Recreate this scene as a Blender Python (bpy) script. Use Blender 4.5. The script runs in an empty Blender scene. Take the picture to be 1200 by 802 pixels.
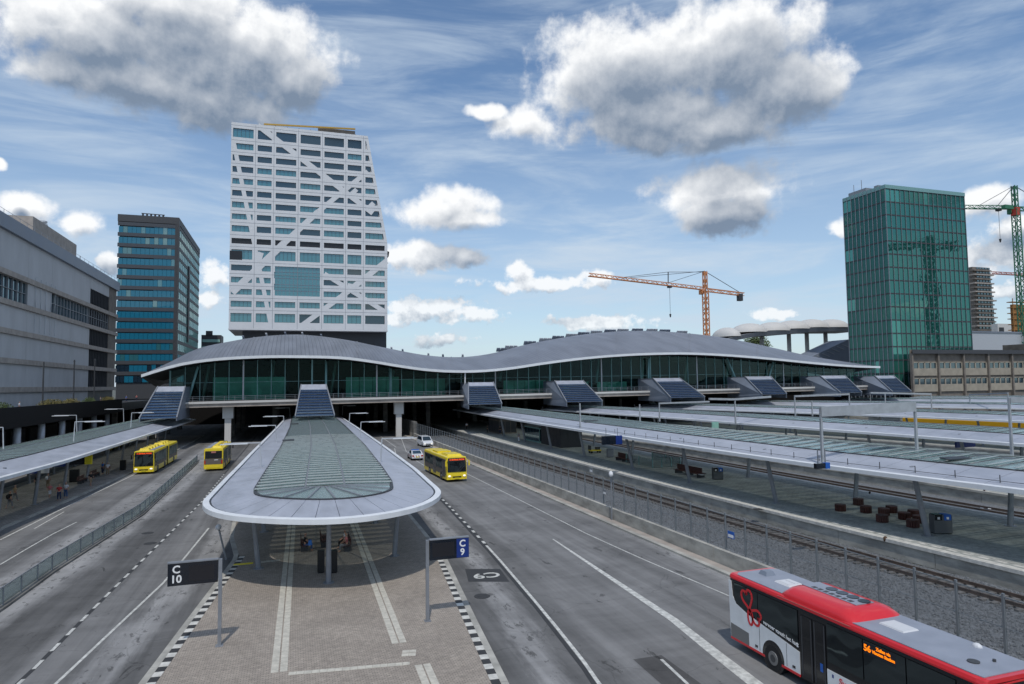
import bpy, bmesh, math, random
import numpy as np
from mathutils import Vector, Matrix
random.seed(7)
SC = bpy.context.scene
COL = SC.collection
PI = math.pi

# ------------------------------------------------------------------ camera, sky, sun, exposure
CAM_F, CAM_H = 780.0, 11.8
VPX, ROLL = 340.0, 0.0125
YAW = math.atan((600 - VPX) / CAM_F)
PITCH = math.atan((453 - ROLL * 260 - 401) / CAM_F)
FW = np.array([math.sin(YAW)*math.cos(PITCH), math.cos(YAW)*math.cos(PITCH), math.sin(PITCH)])
R0 = np.array([math.cos(YAW), -math.sin(YAW), 0.0]); U0 = np.cross(R0, FW)
RT = R0*math.cos(ROLL) - U0*math.sin(ROLL); UP = R0*math.sin(ROLL) + U0*math.cos(ROLL)
EYE = np.array([0, 0, CAM_H])
def ray(x, y): return FW*CAM_F + RT*(x-600) - UP*(y-401)
def onz(x, y, z=0.0):                      # surveying helpers: a sight line met with a level / a vertical plane
    d = ray(x, y); p = EYE + d*((z-CAM_H)/d[2]); return Vector(p)
def onY(x, y, Y):
    d = ray(x, y); return Vector(EYE + d*(Y/d[1]))
def onX(x, y, X):
    d = ray(x, y); return Vector(EYE + d*(X/d[0]))
cd = bpy.data.cameras.new('camera'); cam = bpy.data.objects.new('camera', cd); COL.objects.link(cam)
cd.sensor_width = 36; cd.lens = CAM_F/1200*36; cd.clip_start = 0.5; cd.clip_end = 9000
cam.matrix_world = Matrix(((RT[0], UP[0], -FW[0], 0), (RT[1], UP[1], -FW[1], 0), (RT[2], UP[2], -FW[2], CAM_H), (0, 0, 0, 1)))
SC.camera = cam
SC.view_settings.view_transform = 'Standard'; SC.view_settings.look = 'None'
SC.view_settings.exposure = -0.02; SC.view_settings.gamma = 1.0

SUNV = Vector((-0.16, -0.57, 1.0)).normalized()
sl = bpy.data.lights.new('sun', 'SUN'); sl.energy = 2.25; sl.angle = math.radians(0.9); sl.color = (1.0, 0.95, 0.88)
so = bpy.data.objects.new('sun', sl); COL.objects.link(so)
so.rotation_euler = SUNV.to_track_quat('Z', 'Y').to_euler()

W = bpy.data.worlds.new('World'); SC.world = W; W.use_nodes = True
nt = W.node_tree; nt.nodes.clear()
class NG:                                   # tiny node expression helper
    def __init__(s, t): s.t = t
    def n(s, ty, **k):
        x = s.t.nodes.new(ty)
        for a, b in k.items(): setattr(x, a, b)
        return x
    def lk(s, a, b): s.t.links.new(a, b)
    def put(s, sock, v):
        if isinstance(v, bpy.types.NodeSocket): s.lk(v, sock)
        elif v is not None: sock.default_value = v
    def m(s, op, a, b=None, c=None, clamp=False):
        x = s.n('ShaderNodeMath', operation=op, use_clamp=clamp)
        s.put(x.inputs[0], a); s.put(x.inputs[1], b); s.put(x.inputs[2], c)
        return x.outputs[0]
    def vm(s, op, a, b=None, c=None):
        x = s.n('ShaderNodeVectorMath', operation=op)
        s.put(x.inputs[0], a); s.put(x.inputs[1], b)
        if c is not None: s.put(x.inputs[2], c)
        return x.outputs['Value'] if op in ('DOT_PRODUCT', 'LENGTH') else x.outputs[0]
    def noise(s, v, scale, det=5, rough=0.55, dist=0.0):
        x = s.n('ShaderNodeTexNoise'); s.put(x.inputs['Vector'], v)
        x.inputs['Scale'].default_value = scale; x.inputs['Detail'].default_value = det
        x.inputs['Roughness'].default_value = rough; x.inputs['Distortion'].default_value = dist
        return x.outputs['Fac']
    def ramp(s, f, a, b, ca=0.0, cb=1.0, smooth=True):
        x = s.n('ShaderNodeMapRange'); x.interpolation_type = 'SMOOTHSTEP' if smooth else 'LINEAR'
        s.put(x.inputs[0], f); s.put(x.inputs[1], a); s.put(x.inputs[2], b); s.put(x.inputs[3], ca); s.put(x.inputs[4], cb)
        return x.outputs[0]
    def mix(s, f, a, b, mode='MIX'):
        x = s.n('ShaderNodeMix', data_type='RGBA', blend_type=mode)
        s.put(x.inputs[0], f); s.put(x.inputs[6], a); s.put(x.inputs[7], b)
        return x.outputs[2]
    def comb(s, x=0.0, y=0.0, z=0.0):
        c = s.n('ShaderNodeCombineXYZ'); s.put(c.inputs[0], x); s.put(c.inputs[1], y); s.put(c.inputs[2], z); return c.outputs[0]
    def sep(s, v):
        c = s.n('ShaderNodeSeparateXYZ'); s.lk(v, c.inputs[0]); return c.outputs

# cumulus: (x, y, rx, ry) as sighted in the picture, turned into bearing and elevation
CL = [(150,95,120,42),(65,80,55,38),(300,60,105,62),(110,40,125,52),(60,8,80,40),(240,70,125,62),(250,120,110,36),(335,92,72,46),(200,5,120,50),
      (725,85,108,72),(845,62,125,78),(925,108,80,60),(770,138,125,45),(850,145,90,36),(618,146,46,26),(575,131,34,12),
      (842,222,88,36),(850,250,66,28),(520,244,62,26),(545,258,50,15),(462,300,40,18),(500,302,75,20),(545,304,34,17),(608,317,24,15),(640,330,90,9),
      (500,362,66,14),(545,370,52,13),(520,400,38,8),(470,372,52,12),(690,377,62,9),(705,322,26,9),(35,240,42,22),(92,262,34,18),(0,187,12,9),(128,306,18,14),
      (250,322,26,20),(245,352,20,14),(985,264,20,14),(910,369,30,8),(1172,300,52,26),(1150,240,60,22),(1190,275,36,20),(1192,340,60,14)]
def azel(x, y):
    d = ray(x, y); d = d/np.linalg.norm(d); return math.atan2(d[0], d[1]), math.asin(d[2])
cg = bpy.data.node_groups.new('cloud_density', 'ShaderNodeTree')
cg.interface.new_socket('P', in_out='INPUT', socket_type='NodeSocketVector')
cg.interface.new_socket('D', in_out='OUTPUT', socket_type='NodeSocketFloat')
cg.interface.new_socket('E', in_out='OUTPUT', socket_type='NodeSocketFloat')
g = NG(cg); gi = g.n('NodeGroupInput'); go = g.n('NodeGroupOutput')
P = gi.outputs[0]
x_, y_, z_ = g.sep(P)
c0 = YAW; half = PI/4
wx = g.m('WRAP', x_, c0+half, c0-half)
PW = g.comb(wx, y_, 0.0)
wn = g.n('ShaderNodeTexNoise'); g.lk(P, wn.inputs['Vector']); wn.inputs['Scale'].default_value = 14; wn.inputs['Detail'].default_value = 3
warp = g.vm('MULTIPLY', g.vm('SUBTRACT', wn.outputs['Color'], (0.5, 0.5, 0.5)), (0.045, 0.035, 0.0))
PW = g.vm('ADD', PW, warp)
cur = None
for (cx, cy, rx, ry) in CL:
    a, e = azel(cx, cy); a2, _ = azel(cx+rx, cy); a1, _ = azel(cx-rx, cy); _, e2 = azel(cx, cy-ry); _, e1 = azel(cx, cy+ry)
    ra = (a2-a1)/2*1.0; re = (e2-e1)/2*1.0
    q = g.vm('MULTIPLY_ADD', PW, (1/ra, 1/re, 0.0), (-a/ra, -e/re, 0.0))
    small = 0.10 if rx < 60 else 0.0
    dd = g.m('ADD', g.vm('LENGTH', q), small)
    cur = dd if cur is None else g.m('SMOOTH_MIN', cur, dd, 0.12)
n1 = g.noise(P, 19, 11, 0.60); n2 = g.noise(P, 7, 3, 0.5)
core = g.m('MULTIPLY', g.m('SUBTRACT', 1.0, cur), 1.15)
D = g.m('ADD', core, g.m('MULTIPLY', g.m('SUBTRACT', n1, 0.5), 1.65))
n3 = g.noise(P, 62, 7, 0.6); lowm = g.ramp(y_, 0.34, 0.16)
D = g.m('ADD', D, g.m('MULTIPLY', g.m('MULTIPLY', g.m('SUBTRACT', n3, 0.5), 2.6), g.ramp(y_, 0.10, 0.26, 0.85, 0.06)))
D = g.m('ADD', D, -0.02)
# high up, beyond the picture, the same broken cumulus goes on
hi = g.m('MULTIPLY', g.ramp(y_, 0.62, 0.8), g.m('MULTIPLY', g.m('SUBTRACT', n2, 0.55), 4.0))
hi = g.m('ADD', hi, g.m('MULTIPLY', g.m('SUBTRACT', n1, 0.5), 0.8))
hi = g.m('SUBTRACT', hi, g.m('SUBTRACT', 1.0, g.ramp(y_, 0.62, 0.72)))
D = g.m('MAXIMUM', D, hi)
g.lk(D, go.inputs[0]); g.lk(g.m('ADD', core, g.m('MULTIPLY', g.m('SUBTRACT', n2, 0.5), 0.7)), go.inputs[1])

g = NG(nt)
tc = g.n('ShaderNodeTexCoord'); vx, vy, vz = g.sep(tc.outputs['Generated'])
az = g.m('ARCTAN2', vx, vy); el = g.m('ARCSINE', vz)
PP = g.comb(az, el, 0.0)
def dens(off):
    x = nt.nodes.new('ShaderNodeGroup'); x.node_tree = cg
    g.lk(g.vm('ADD', PP, (off[0], off[1], 0)), x.inputs[0]); return x.outputs[0], x.outputs[1]
(d0, e0), (d1, e1), (d2, e2) = dens((0, 0)), dens((-0.006, 0.015)), dens((-0.022, 0.055))
alpha = g.m('MULTIPLY', g.ramp(d0, -0.14, 0.46), g.ramp(el, 0.02, 0.25, 0.72, 1.0))
thick = g.m('ADD', g.m('MULTIPLY', g.m('MAXIMUM', d1, 0.0), 0.38), g.m('MULTIPLY', g.m('MAXIMUM', g.m('ADD', e2, 0.10), 0.0), 1.55))
lit = g.m('POWER', 2.718, g.m('MULTIPLY', thick, -1.25))
emb = g.m('MULTIPLY', g.m('SUBTRACT', d0, d1), 0.38)
lit = g.m('ADD', lit, emb, clamp=True)
ccol = g.mix(lit, (1.75, 2.3, 3.15, 1), (8.4, 8.5, 8.6, 1))
sky = g.n('ShaderNodeTexSky', sky_type='NISHITA'); sky.sun_disc = False
sky.sun_elevation = math.asin(SUNV.z); sky.sun_rotation = math.atan2(SUNV.x, SUNV.y)
sky.altitude = 0; sky.air_density = 1.0; sky.dust_density = 0.6; sky.ozone_density = 1.6
# thin high streaks
st = g.vm('MULTIPLY', PP, (3.0, 17.0, 1.0))
s1 = g.noise(st, 1.0, 6, 0.6, 0.6); s2 = g.noise(g.vm('MULTIPLY', PP, (6, 50, 1)), 1.0, 4, 0.6, 0.3)
streak = g.ramp(g.m('ADD', g.m('MULTIPLY', s1, 0.85), g.m('MULTIPLY', s2, 0.15)), 0.40, 0.74, 0.02, 0.58)
low = g.ramp(el, 0.0, 0.42, 0.62, 0.0, False)
skyb = g.vm('MULTIPLY', sky.outputs[0], (0.92, 1.05, 1.13))
veil = g.mix(g.m('ADD', g.m('MULTIPLY', streak, 1.15), g.m('MULTIPLY', low, 0.85), clamp=True), skyb, (5.0, 5.9, 6.9, 1))
fin = g.mix(alpha, veil, ccol)
bg = g.n('ShaderNodeBackground'); g.lk(fin, bg.inputs[0]); bg.inputs[1].default_value = 0.12
wo = g.n('ShaderNodeOutputWorld'); g.lk(bg.outputs[0], wo.inputs[0])
W.cycles.sampling_method = 'MANUAL'; W.cycles.sample_map_resolution = 512

# ------------------------------------------------------------------ materials
def mat(name, col, rough=0.7, metal=0.0, var=0.0, vs=1.0, stretch=(1, 1, 1), bump=0.0, bs=20.0, emit=None, spec=0.5, coat=0.0, world=True):
    m = bpy.data.materials.new(name); m.use_nodes = True; t = m.node_tree; t.nodes.clear(); g = NG(t)
    b = g.n('ShaderNodeBsdfPrincipled'); o = g.n('ShaderNodeOutputMaterial'); g.lk(b.outputs[0], o.inputs[0])
    c = tuple(col)+(1,)
    b.inputs['Base Color'].default_value = c; b.inputs['Roughness'].default_value = rough; b.inputs['Metallic'].default_value = metal
    b.inputs['Specular IOR Level'].default_value = spec; b.inputs['Coat Weight'].default_value = coat
    if world: pos = g.n('ShaderNodeNewGeometry').outputs['Position']
    else: pos = g.n('ShaderNodeTexCoord').outputs['Object']
    if var > 0:
        p = g.vm('MULTIPLY', pos, stretch); f = g.noise(p, vs, 6, 0.6)
        k = g.ramp(f, 0.25, 0.75, 1-var, 1+var)
        cc = g.vm('SCALE', c[:3]); cc.node.inputs['Scale'].default_value = 1; g.lk(k, cc.node.inputs['Scale'])
        g.lk(cc, b.inputs['Base Color'])
        rr = g.ramp(f, 0.2, 0.8, max(rough-0.08, 0.02), min(rough+0.08, 1)); g.lk(rr, b.inputs['Roughness'])
    if bump > 0:
        bn = g.n('ShaderNodeBump'); bn.inputs['Strength'].default_value = bump; bn.inputs['Distance'].default_value = 0.02
        g.lk(g.noise(pos, bs, 4, 0.6), bn.inputs['Height']); g.lk(bn.outputs[0], b.inputs['Normal'])
    if emit:
        b.inputs['Emission Color'].default_value = tuple(emit[:3])+(1,); b.inputs['Emission Strength'].default_value = emit[3]
    m['g'] = 0
    return m
def glassmat(name, tint, see=0.5, refl=0.25, rough=0.03, diff=(0.02, 0.03, 0.03), wob=0.0, edge=0.35, gt=(0.75, 0.93, 0.95)):
    m = bpy.data.materials.new(name); m.use_nodes = True; t = m.node_tree; t.nodes.clear(); g = NG(t)
    o = g.n('ShaderNodeOutputMaterial'); tr = g.n('ShaderNodeBsdfTransparent'); tr.inputs[0].default_value = tuple(tint)+(1,)
    df = g.n('ShaderNodeBsdfDiffuse'); df.inputs[0].default_value = tuple(diff)+(1,)
    gl = g.n('ShaderNodeBsdfGlossy'); gl.inputs['Roughness'].default_value = rough; gl.inputs[0].default_value = tuple(gt)+(1,)
    if wob:
        bn = g.n('ShaderNodeBump'); bn.inputs['Strength'].default_value = wob; bn.inputs['Distance'].default_value = 0.3
        g.lk(g.noise(g.n('ShaderNodeNewGeometry').outputs['Position'], 0.35, 2, 0.5), bn.inputs['Height']); g.lk(bn.outputs[0], gl.inputs['Normal'])
    a = g.n('ShaderNodeMixShader'); a.inputs[0].default_value = see; g.lk(df.outputs[0], a.inputs[1]); g.lk(tr.outputs[0], a.inputs[2])
    lw = g.n('ShaderNodeLayerWeight'); lw.inputs[0].default_value = 0.35
    f = g.ramp(lw.outputs['Facing'], 0.0, 1.0, refl, min(1, refl+edge), False)
    b = g.n('ShaderNodeMixShader'); g.lk(f, b.inputs[0]); g.lk(a.outputs[0], b.inputs[1]); g.lk(gl.outputs[0], b.inputs[2])
    g.lk(b.outputs[0], o.inputs[0])
    return m
M = {}
def road_mat(name, base, tint=(1, 1, 1), worn=False):
    m = bpy.data.materials.new(name); m.use_nodes = True; t = m.node_tree; t.nodes.clear(); g = NG(t)
    b = g.n('ShaderNodeBsdfPrincipled'); o = g.n('ShaderNodeOutputMaterial'); g.lk(b.outputs[0], o.inputs[0])
    pos = g.n('ShaderNodeNewGeometry').outputs['Position']
    lane = g.noise(g.vm('MULTIPLY', pos, (0.9, 0.02, 1)), 1.0, 4, 0.65, 0.1)
    cross = g.noise(g.vm('MULTIPLY', pos, (0.12, 1.3, 1)), 1.0, 5, 0.65, 0.4)
    blot = g.noise(pos, 0.22, 6, 0.6, 0.6); fine = g.noise(pos, 9.0, 4, 0.7); grit = g.noise(pos, 60.0, 2, 0.7)
    v = g.m('ADD', g.m('MULTIPLY', g.ramp(lane, 0.3, 0.7), 0.55), g.m('MULTIPLY', g.ramp(blot, 0.3, 0.7), 0.5))
    v = g.m('ADD', v, g.m('MULTIPLY', g.ramp(cross, 0.3, 0.7), 0.18))
    v = g.m('ADD', v, g.m('MULTIPLY', fine, 0.22)); v = g.m('ADD', v, g.m('MULTIPLY', grit, 0.12))
    k = g.ramp(v, 0.25, 1.35, 0.66, 1.42, False)
    # oil drips and ragged dark spots where buses stand
    oil = g.noise(g.vm('MULTIPLY', pos, (0.9, 0.4, 1)), 1.0, 8, 0.72, 0.5)
    o1 = g.ramp(oil, 0.61, 0.66, 1.0, 0.5); k = g.m('MULTIPLY', k, o1)
    # hairline cracks
    vo = g.n('ShaderNodeTexVoronoi', feature='DISTANCE_TO_EDGE'); vo.inputs['Scale'].default_value = 0.16
    wv = g.n('ShaderNodeTexNoise'); g.lk(pos, wv.inputs['Vector']); wv.inputs['Scale'].default_value = 0.8; wv.inputs['Detail'].default_value = 5
    g.lk(g.vm('ADD', pos, g.vm('SCALE', wv.outputs['Color'])), vo.inputs['Vector'])
    cr = g.ramp(vo.outputs['Distance'], 0.0, 0.008, 0.8, 1.0); k = g.m('MULTIPLY', k, cr)
    if worn:                                  # wheel tracks, kerb dirt and pale worn strips follow the kerbs of the island
        px, py, pz = g.sep(pos)
        nw = g.m('MULTIPLY', g.m('SUBTRACT', g.noise(g.vm('MULTIPLY', pos, (1.6, 0.25, 1)), 1.0, 6, 0.7), 0.5), 1.5)
        kr = g.m('ADD', g.ramp(py, 18.0, 45.0, 7.3, 10.1, False), g.ramp(py, 45.0, 90.0, 0.0, 0.7, False))
        kl = g.m('ADD', g.ramp(py, 18.0, 50.0, -7.2, -3.5, False), g.ramp(py, 50.0, 90.0, 0.0, 1.1, False))
        def prof(u, stops):
            cr_ = g.n('ShaderNodeValToRGB'); g.lk(g.m('DIVIDE', g.m('ADD', u, nw), 20.0, clamp=True), cr_.inputs[0]); e = cr_.color_ramp.elements
            while len(e) < len(stops): e.new(0.5)
            for el_, (a_, b_) in zip(e, stops): el_.position = a_/20; el_.color = (b_, b_, b_, 1)
            return g.sep(cr_.outputs[0])[0]
        R_ = prof(g.m('SUBTRACT', px, kr), [(0, .46), (1.0, .48), (1.5, 1.0), (2.2, 1.0), (2.9, .48), (4.6, .50), (5.2, .70), (8.5, .66), (10.5, .72), (12.2, .60), (14.5, .66), (15.4, .95)])
        L_ = prof(g.m('SUBTRACT', kl, px), [(0, .48), (0.8, .46), (1.4, .92), (2.4, 1.0), (3.0, .52), (3.8, .66), (5.4, .64), (6.3, .39), (8.6, .41), (9.6, 1.05), (10.9, 1.1), (11.6, .88), (13.2, .95), (14.6, .46), (16, .66)])
        side = g.m('GREATER_THAN', px, 2.5)
        pr = g.m('ADD', g.m('MULTIPLY', R_, side), g.m('MULTIPLY', L_, g.m('SUBTRACT', 1.0, side)))
        spot = g.ramp(g.noise(g.vm('MULTIPLY', pos, (2.0, 0.8, 1)), 1.0, 7, 0.7, 0.4), 0.56, 0.60, 1.0, 0.5)
        spot = g.m('ADD', 1.0, g.m('MULTIPLY', g.m('SUBTRACT', spot, 1.0), g.ramp(pr, 0.74, 0.92)))
        k = g.m('MULTIPLY', g.m('MULTIPLY', k, spot), g.m('MULTIPLY', pr, 1.45))
    cc = g.vm('SCALE', tuple(base[i]*tint[i] for i in range(3))); g.lk(k, cc.node.inputs['Scale']); g.lk(cc, b.inputs['Base Color'])
    b.inputs['Roughness'].default_value = 0.85; b.inputs['Specular IOR Level'].default_value = 0.3
    bn = g.n('ShaderNodeBump'); bn.inputs['Strength'].default_value = 0.35; bn.inputs['Distance'].default_value = 0.02
    g.lk(fine, bn.inputs['Height']); g.lk(bn.outputs[0], b.inputs['Normal'])
    return m
def brick_mat(name, c1, c2, cm, bw, bh, mortar=0.012, var=0.25):
    m = bpy.data.materials.new(name); m.use_nodes = True; t = m.node_tree; t.nodes.clear(); g = NG(t)
    b = g.n('ShaderNodeBsdfPrincipled'); o = g.n('ShaderNodeOutputMaterial'); g.lk(b.outputs[0], o.inputs[0])
    pos = g.n('ShaderNodeNewGeometry').outputs['Position']
    br = g.n('ShaderNodeTexBrick'); g.lk(pos, br.inputs['Vector']); br.inputs['Scale'].default_value = 1.0
    br.inputs['Color1'].default_value = tuple(c1)+(1,); br.inputs['Color2'].default_value = tuple(c2)+(1,); br.inputs['Mortar'].default_value = tuple(cm)+(1,)
    br.inputs['Brick Width'].default_value = bw; br.inputs['Row Height'].default_value = bh; br.inputs['Mortar Size'].default_value = mortar; br.inputs['Mortar Smooth'].default_value = 0.3
    bl = g.noise(pos, 0.35, 6, 0.65, 0.4); b2 = g.noise(pos, 5.0, 3, 0.6)
    k = g.m('MULTIPLY', g.ramp(bl, 0.25, 0.75, 1-var, 1+var), g.ramp(b2, 0.2, 0.8, 0.85, 1.15))
    cc = g.vm('SCALE', br.outputs['Color']); g.lk(k, cc.node.inputs['Scale']); g.lk(cc, b.inputs['Base Color'])
    b.inputs['Roughness'].default_value = 0.88; b.inputs['Specular IOR Level'].default_value = 0.3
    bn = g.n('ShaderNodeBump'); bn.inputs['Strength'].default_value = 0.5; bn.inputs['Distance'].default_value = 0.01; bn.invert = True
    g.lk(br.outputs['Fac'], bn.inputs['Height']); g.lk(bn.outputs[0], b.inputs['Normal'])
    return m
M['road'] = road_mat('asphalt', (0.172, 0.171, 0.170), worn=True)
M['road2'] = road_mat('asphalt_patch', (0.085, 0.083, 0.082))
M['ground'] = mat('earth', (0.10, 0.105, 0.09), 0.95, var=0.3, vs=0.02)
M['paving'] = brick_mat('paving', (0.37, 0.325, 0.275), (0.30, 0.262, 0.225), (0.14, 0.125, 0.11), 0.21, 0.105, 0.010, 0.12)
M['pavingL'] = brick_mat('paving_left', (0.33, 0.30, 0.27), (0.27, 0.25, 0.225), (0.11, 0.10, 0.095), 0.3, 0.3, 0.012)
M['platform'] = brick_mat('platform_tiles', (0.38, 0.395, 0.37), (0.31, 0.325, 0.305), (0.15, 0.16, 0.15), 0.6, 0.3, 0.014)
M['concrete'] = mat('concrete', (0.36, 0.35, 0.315), 0.85, var=0.32, vs=0.6, stretch=(1, 1, 2.5), bump=0.3, bs=8)
M['concrete_dark'] = mat('concrete_dark', (0.15, 0.147, 0.138), 0.88, var=0.4, vs=0.5, stretch=(1, 1, 2.5), bump=0.3, bs=8)
M['white_mark'] = mat('road_paint', (0.50, 0.50, 0.47), 0.7, var=0.35, vs=3.5)
M['tile'] = mat('tactile_tile', (0.50, 0.475, 0.41), 0.8, var=0.18, vs=4)
M['kerb_w'] = mat('kerb_white', (0.55, 0.54, 0.5), 0.8, var=0.2, vs=3)
M['kerb_b'] = mat('kerb_dark', (0.035, 0.036, 0.038), 0.8, var=0.2, vs=3)
M['panel'] = mat('roof_panel', (0.40, 0.42, 0.475), 0.42, metal=0.25, var=0.13, vs=0.9, stretch=(1, .4, 1))
M['rim'] = mat('white_rim', (0.68, 0.70, 0.72), 0.4, var=0.05, vs=1)
M['gutter'] = mat('gutter', (0.03, 0.034, 0.04), 0.5)
M['soffit'] = mat('soffit', (0.30, 0.31, 0.33), 0.6)
M['steel'] = mat('grey_steel', (0.24, 0.255, 0.28), 0.45, metal=0.3, var=0.1, vs=2)
M['gsteel'] = mat('gantry_steel', (0.34, 0.36, 0.38), 0.5, metal=0.2, var=0.12, vs=2)
M['lsteel'] = mat('light_steel', (0.46, 0.48, 0.51), 0.45, metal=0.2, var=0.08, vs=2)
M['dsteel'] = mat('dark_steel', (0.05, 0.052, 0.056), 0.5, var=0.15, vs=2)
M['cglass'] = glassmat('canopy_glass', (0.95, 0.99, 0.97), 0.54, 0.15, 0.2, (0.40, 0.45, 0.43), edge=.45)
M['louvre'] = mat('glass_louvre', (0.32, 0.36, 0.35), 0.3, var=0.12, vs=1.5)
M['hoodglass'] = glassmat('hood_glass', (0.3, 0.4, 0.5), 0.25, 0.07, 0.10, (0.03, 0.06, 0.13), edge=.2)
M['hallglass'] = glassmat('hall_glass', (0.66, 0.86, 0.82), 0.90, 0.006, 0.02, (0.006, 0.02, 0.02), 0.05, edge=.14)
M['towerglass'] = glassmat('tower_glass', (0.05, 0.2, 0.18), 0.0, 0.15, 0.02, (0.010, 0.068, 0.058), 0.05, edge=.15, gt=(.38, .88, .76))
M['towerglass2'] = glassmat('tower_glass_lit', (0.05, 0.2, 0.18), 0.0, 0.20, 0.02, (0.035, 0.16, 0.135), 0.05, edge=.15, gt=(.38, .88, .76))
M['towerdark'] = glassmat('tower_glass_side', (0.05, 0.2, 0.18), 0.0, 0.07, 0.03, (0.012, 0.062, 0.055), 0.12, edge=.14, gt=(.4, .85, .75))
M['blueglass'] = glassmat('blue_glass', (0.05, 0.2, 0.3), 0.0, 0.05, 0.05, (0.015, 0.15, 0.24), 0.05, edge=.10)
M['blueglass2'] = glassmat('pale_green_glass', (0.05, 0.2, 0.3), 0.0, 0.10, 0.05, (0.27, 0.46, 0.42), 0.1, edge=.2)
M['teal'] = glassmat('office_glass_teal', (0, 0, 0), 0.0, 0.16, 0.04, (0.035, 0.15, 0.175))
M['darkpane'] = glassmat('office_glass_dark', (0, 0, 0), 0.0, 0.10, 0.04, (0.014, 0.028, 0.045))
M['blackpane'] = mat('black_pane', (0.012, 0.012, 0.016), 0.3)
M['white'] = mat('white_panel', (0.61, 0.62, 0.635), 0.5, var=0.04, vs=0.3)
M['roofmetal'] = None
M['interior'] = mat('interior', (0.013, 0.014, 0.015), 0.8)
M['shop'] = mat('shop_front', (0.26, 0.50, 0.42), 0.5, var=0.25, vs=0.4)
M['tgreen'] = mat('teal_steel', (0.17, 0.33, 0.33), 0.5)
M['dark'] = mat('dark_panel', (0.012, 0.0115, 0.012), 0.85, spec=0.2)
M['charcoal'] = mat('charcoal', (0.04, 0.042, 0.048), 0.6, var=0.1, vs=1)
M['lwall'] = mat('grey_cladding', (0.45, 0.455, 0.465), 0.7, var=0.10, vs=0.25, stretch=(1, 1, 0.4))
M['ledge'] = mat('brown_ledge', (0.35, 0.31, 0.275), 0.8, var=0.2, vs=0.6)
M['brown'] = mat('brown_concrete', (0.175, 0.152, 0.13), 0.85, var=0.25, vs=0.5)
M['sand'] = mat('sand_panel', (0.31, 0.275, 0.22), 0.8, var=0.15, vs=0.5)
M['spandrel'] = mat('grey_spandrel', (0.055, 0.06, 0.07), 0.35, var=0.06, vs=.3)
M['slab'] = mat('tower_spandrel', (0.05, 0.053, 0.06), 0.6)
M['ballast'] = None
M['rail'] = mat('rail_steel', (0.17, 0.13, 0.11), 0.45, metal=0.5, var=0.3, vs=2)
M['rust'] = mat('rusty_rail', (0.085, 0.062, 0.05), 0.7, var=0.3, vs=2)
M['sleeper'] = mat('sleeper', (0.145, 0.14, 0.135), 0.9, var=0.3, vs=1.5)
M['stone'] = mat('ballast_stone', (0.14, 0.15, 0.16), 0.95, var=0.4, vs=7)
M['red'] = mat('red_paint', (0.62, 0.018, 0.025), 0.28, coat=0.4)
M['buswhite'] = mat('bus_white', (0.70, 0.72, 0.73), 0.35, coat=0.3, var=0.06, vs=1.5)
M['busroof'] = mat('bus_roof', (0.26, 0.285, 0.34), 0.5, var=0.09, vs=1.2)
M['busglass'] = glassmat('bus_glass', (0.2, 0.22, 0.24), 0.45, 0.05, 0.03, (0.006, 0.007, 0.009))
M['busblack'] = mat('bus_black', (0.008, 0.009, 0.011), 0.2, coat=0.2)
M['buswin'] = glassmat('bus_window', (0.5, 0.52, 0.55), 0.0, 0.03, 0.04, (0.007, 0.008, 0.010), 0.25, edge=.28)
M['yellow'] = mat('yellow_paint', (0.78, 0.60, 0.02), 0.35, coat=0.3, var=0.05, vs=1)
M['taupe'] = mat('taupe_paint', (0.125, 0.105, 0.088), 0.45)
M['tyre'] = mat('rubber', (0.012, 0.012, 0.013), 0.85)
M['alu'] = mat('wheel_rim', (0.22, 0.22, 0.22), 0.5, metal=0.5)
M['led'] = mat('led_orange', (0.3, 0.06, 0.0), 0.5, emit=(1.0, 0.23, 0.0, 1.3))
M['ledr'] = mat('led_red', (0.3, 0.03, 0.0), 0.5, emit=(1.0, 0.10, 0.01, 1.0))
M['head'] = mat('headlight', (0.8, 0.8, 0.75), 0.1, emit=(1, 0.95, 0.8, 0.6))
M['tail'] = mat('tail_light', (0.45, 0.01, 0.01), 0.2)
M['sticker'] = mat('white_print', (0.75, 0.75, 0.75), 0.5)
M['navy'] = mat('navy_sign', (0.008, 0.03, 0.18), 0.35)
M['blue'] = mat('blue_sign', (0.01, 0.10, 0.42), 0.4)
M['screen'] = mat('display_glass', (0.004, 0.008, 0.016), 0.12, coat=0.3)
M['signyellow'] = mat('yellow_sign', (0.75, 0.62, 0.02), 0.5)
M['bench'] = mat('red_brown_slats', (0.075, 0.026, 0.02), 0.6, var=0.3, vs=3)
M['bin'] = mat('black_bin', (0.009, 0.010, 0.011), 0.45)
M['gbin'] = mat('grey_bin', (0.10, 0.105, 0.11), 0.45)
M['fence'] = mat('galvanised', (0.22, 0.24, 0.255), 0.5, metal=0.4)
M['fglass'] = glassmat('fence_glass', (0.85, 0.9, 0.89), 0.62, 0.05, 0.1, (0.27, 0.29, 0.29), edge=.15)
M['leaf'] = mat('leaf', (0.06, 0.09, 0.025), 0.7, var=0.5, vs=1.5)
M['dryleaf'] = mat('dry_leaf', (0.14, 0.12, 0.04), 0.8, var=0.4, vs=1.5)
M['bark'] = mat('bark', (0.06, 0.045, 0.03), 0.9, var=0.3, vs=3)
M['skin'] = mat('skin', (0.42, 0.24, 0.17), 0.6); M['skin2'] = mat('skin_dark', (0.13, 0.07, 0.045), 0.6)
M['hair'] = mat('hair_dark', (0.012, 0.009, 0.008), 0.6); M['hair2'] = mat('hair_brown', (0.09, 0.045, 0.02), 0.6)
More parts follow.
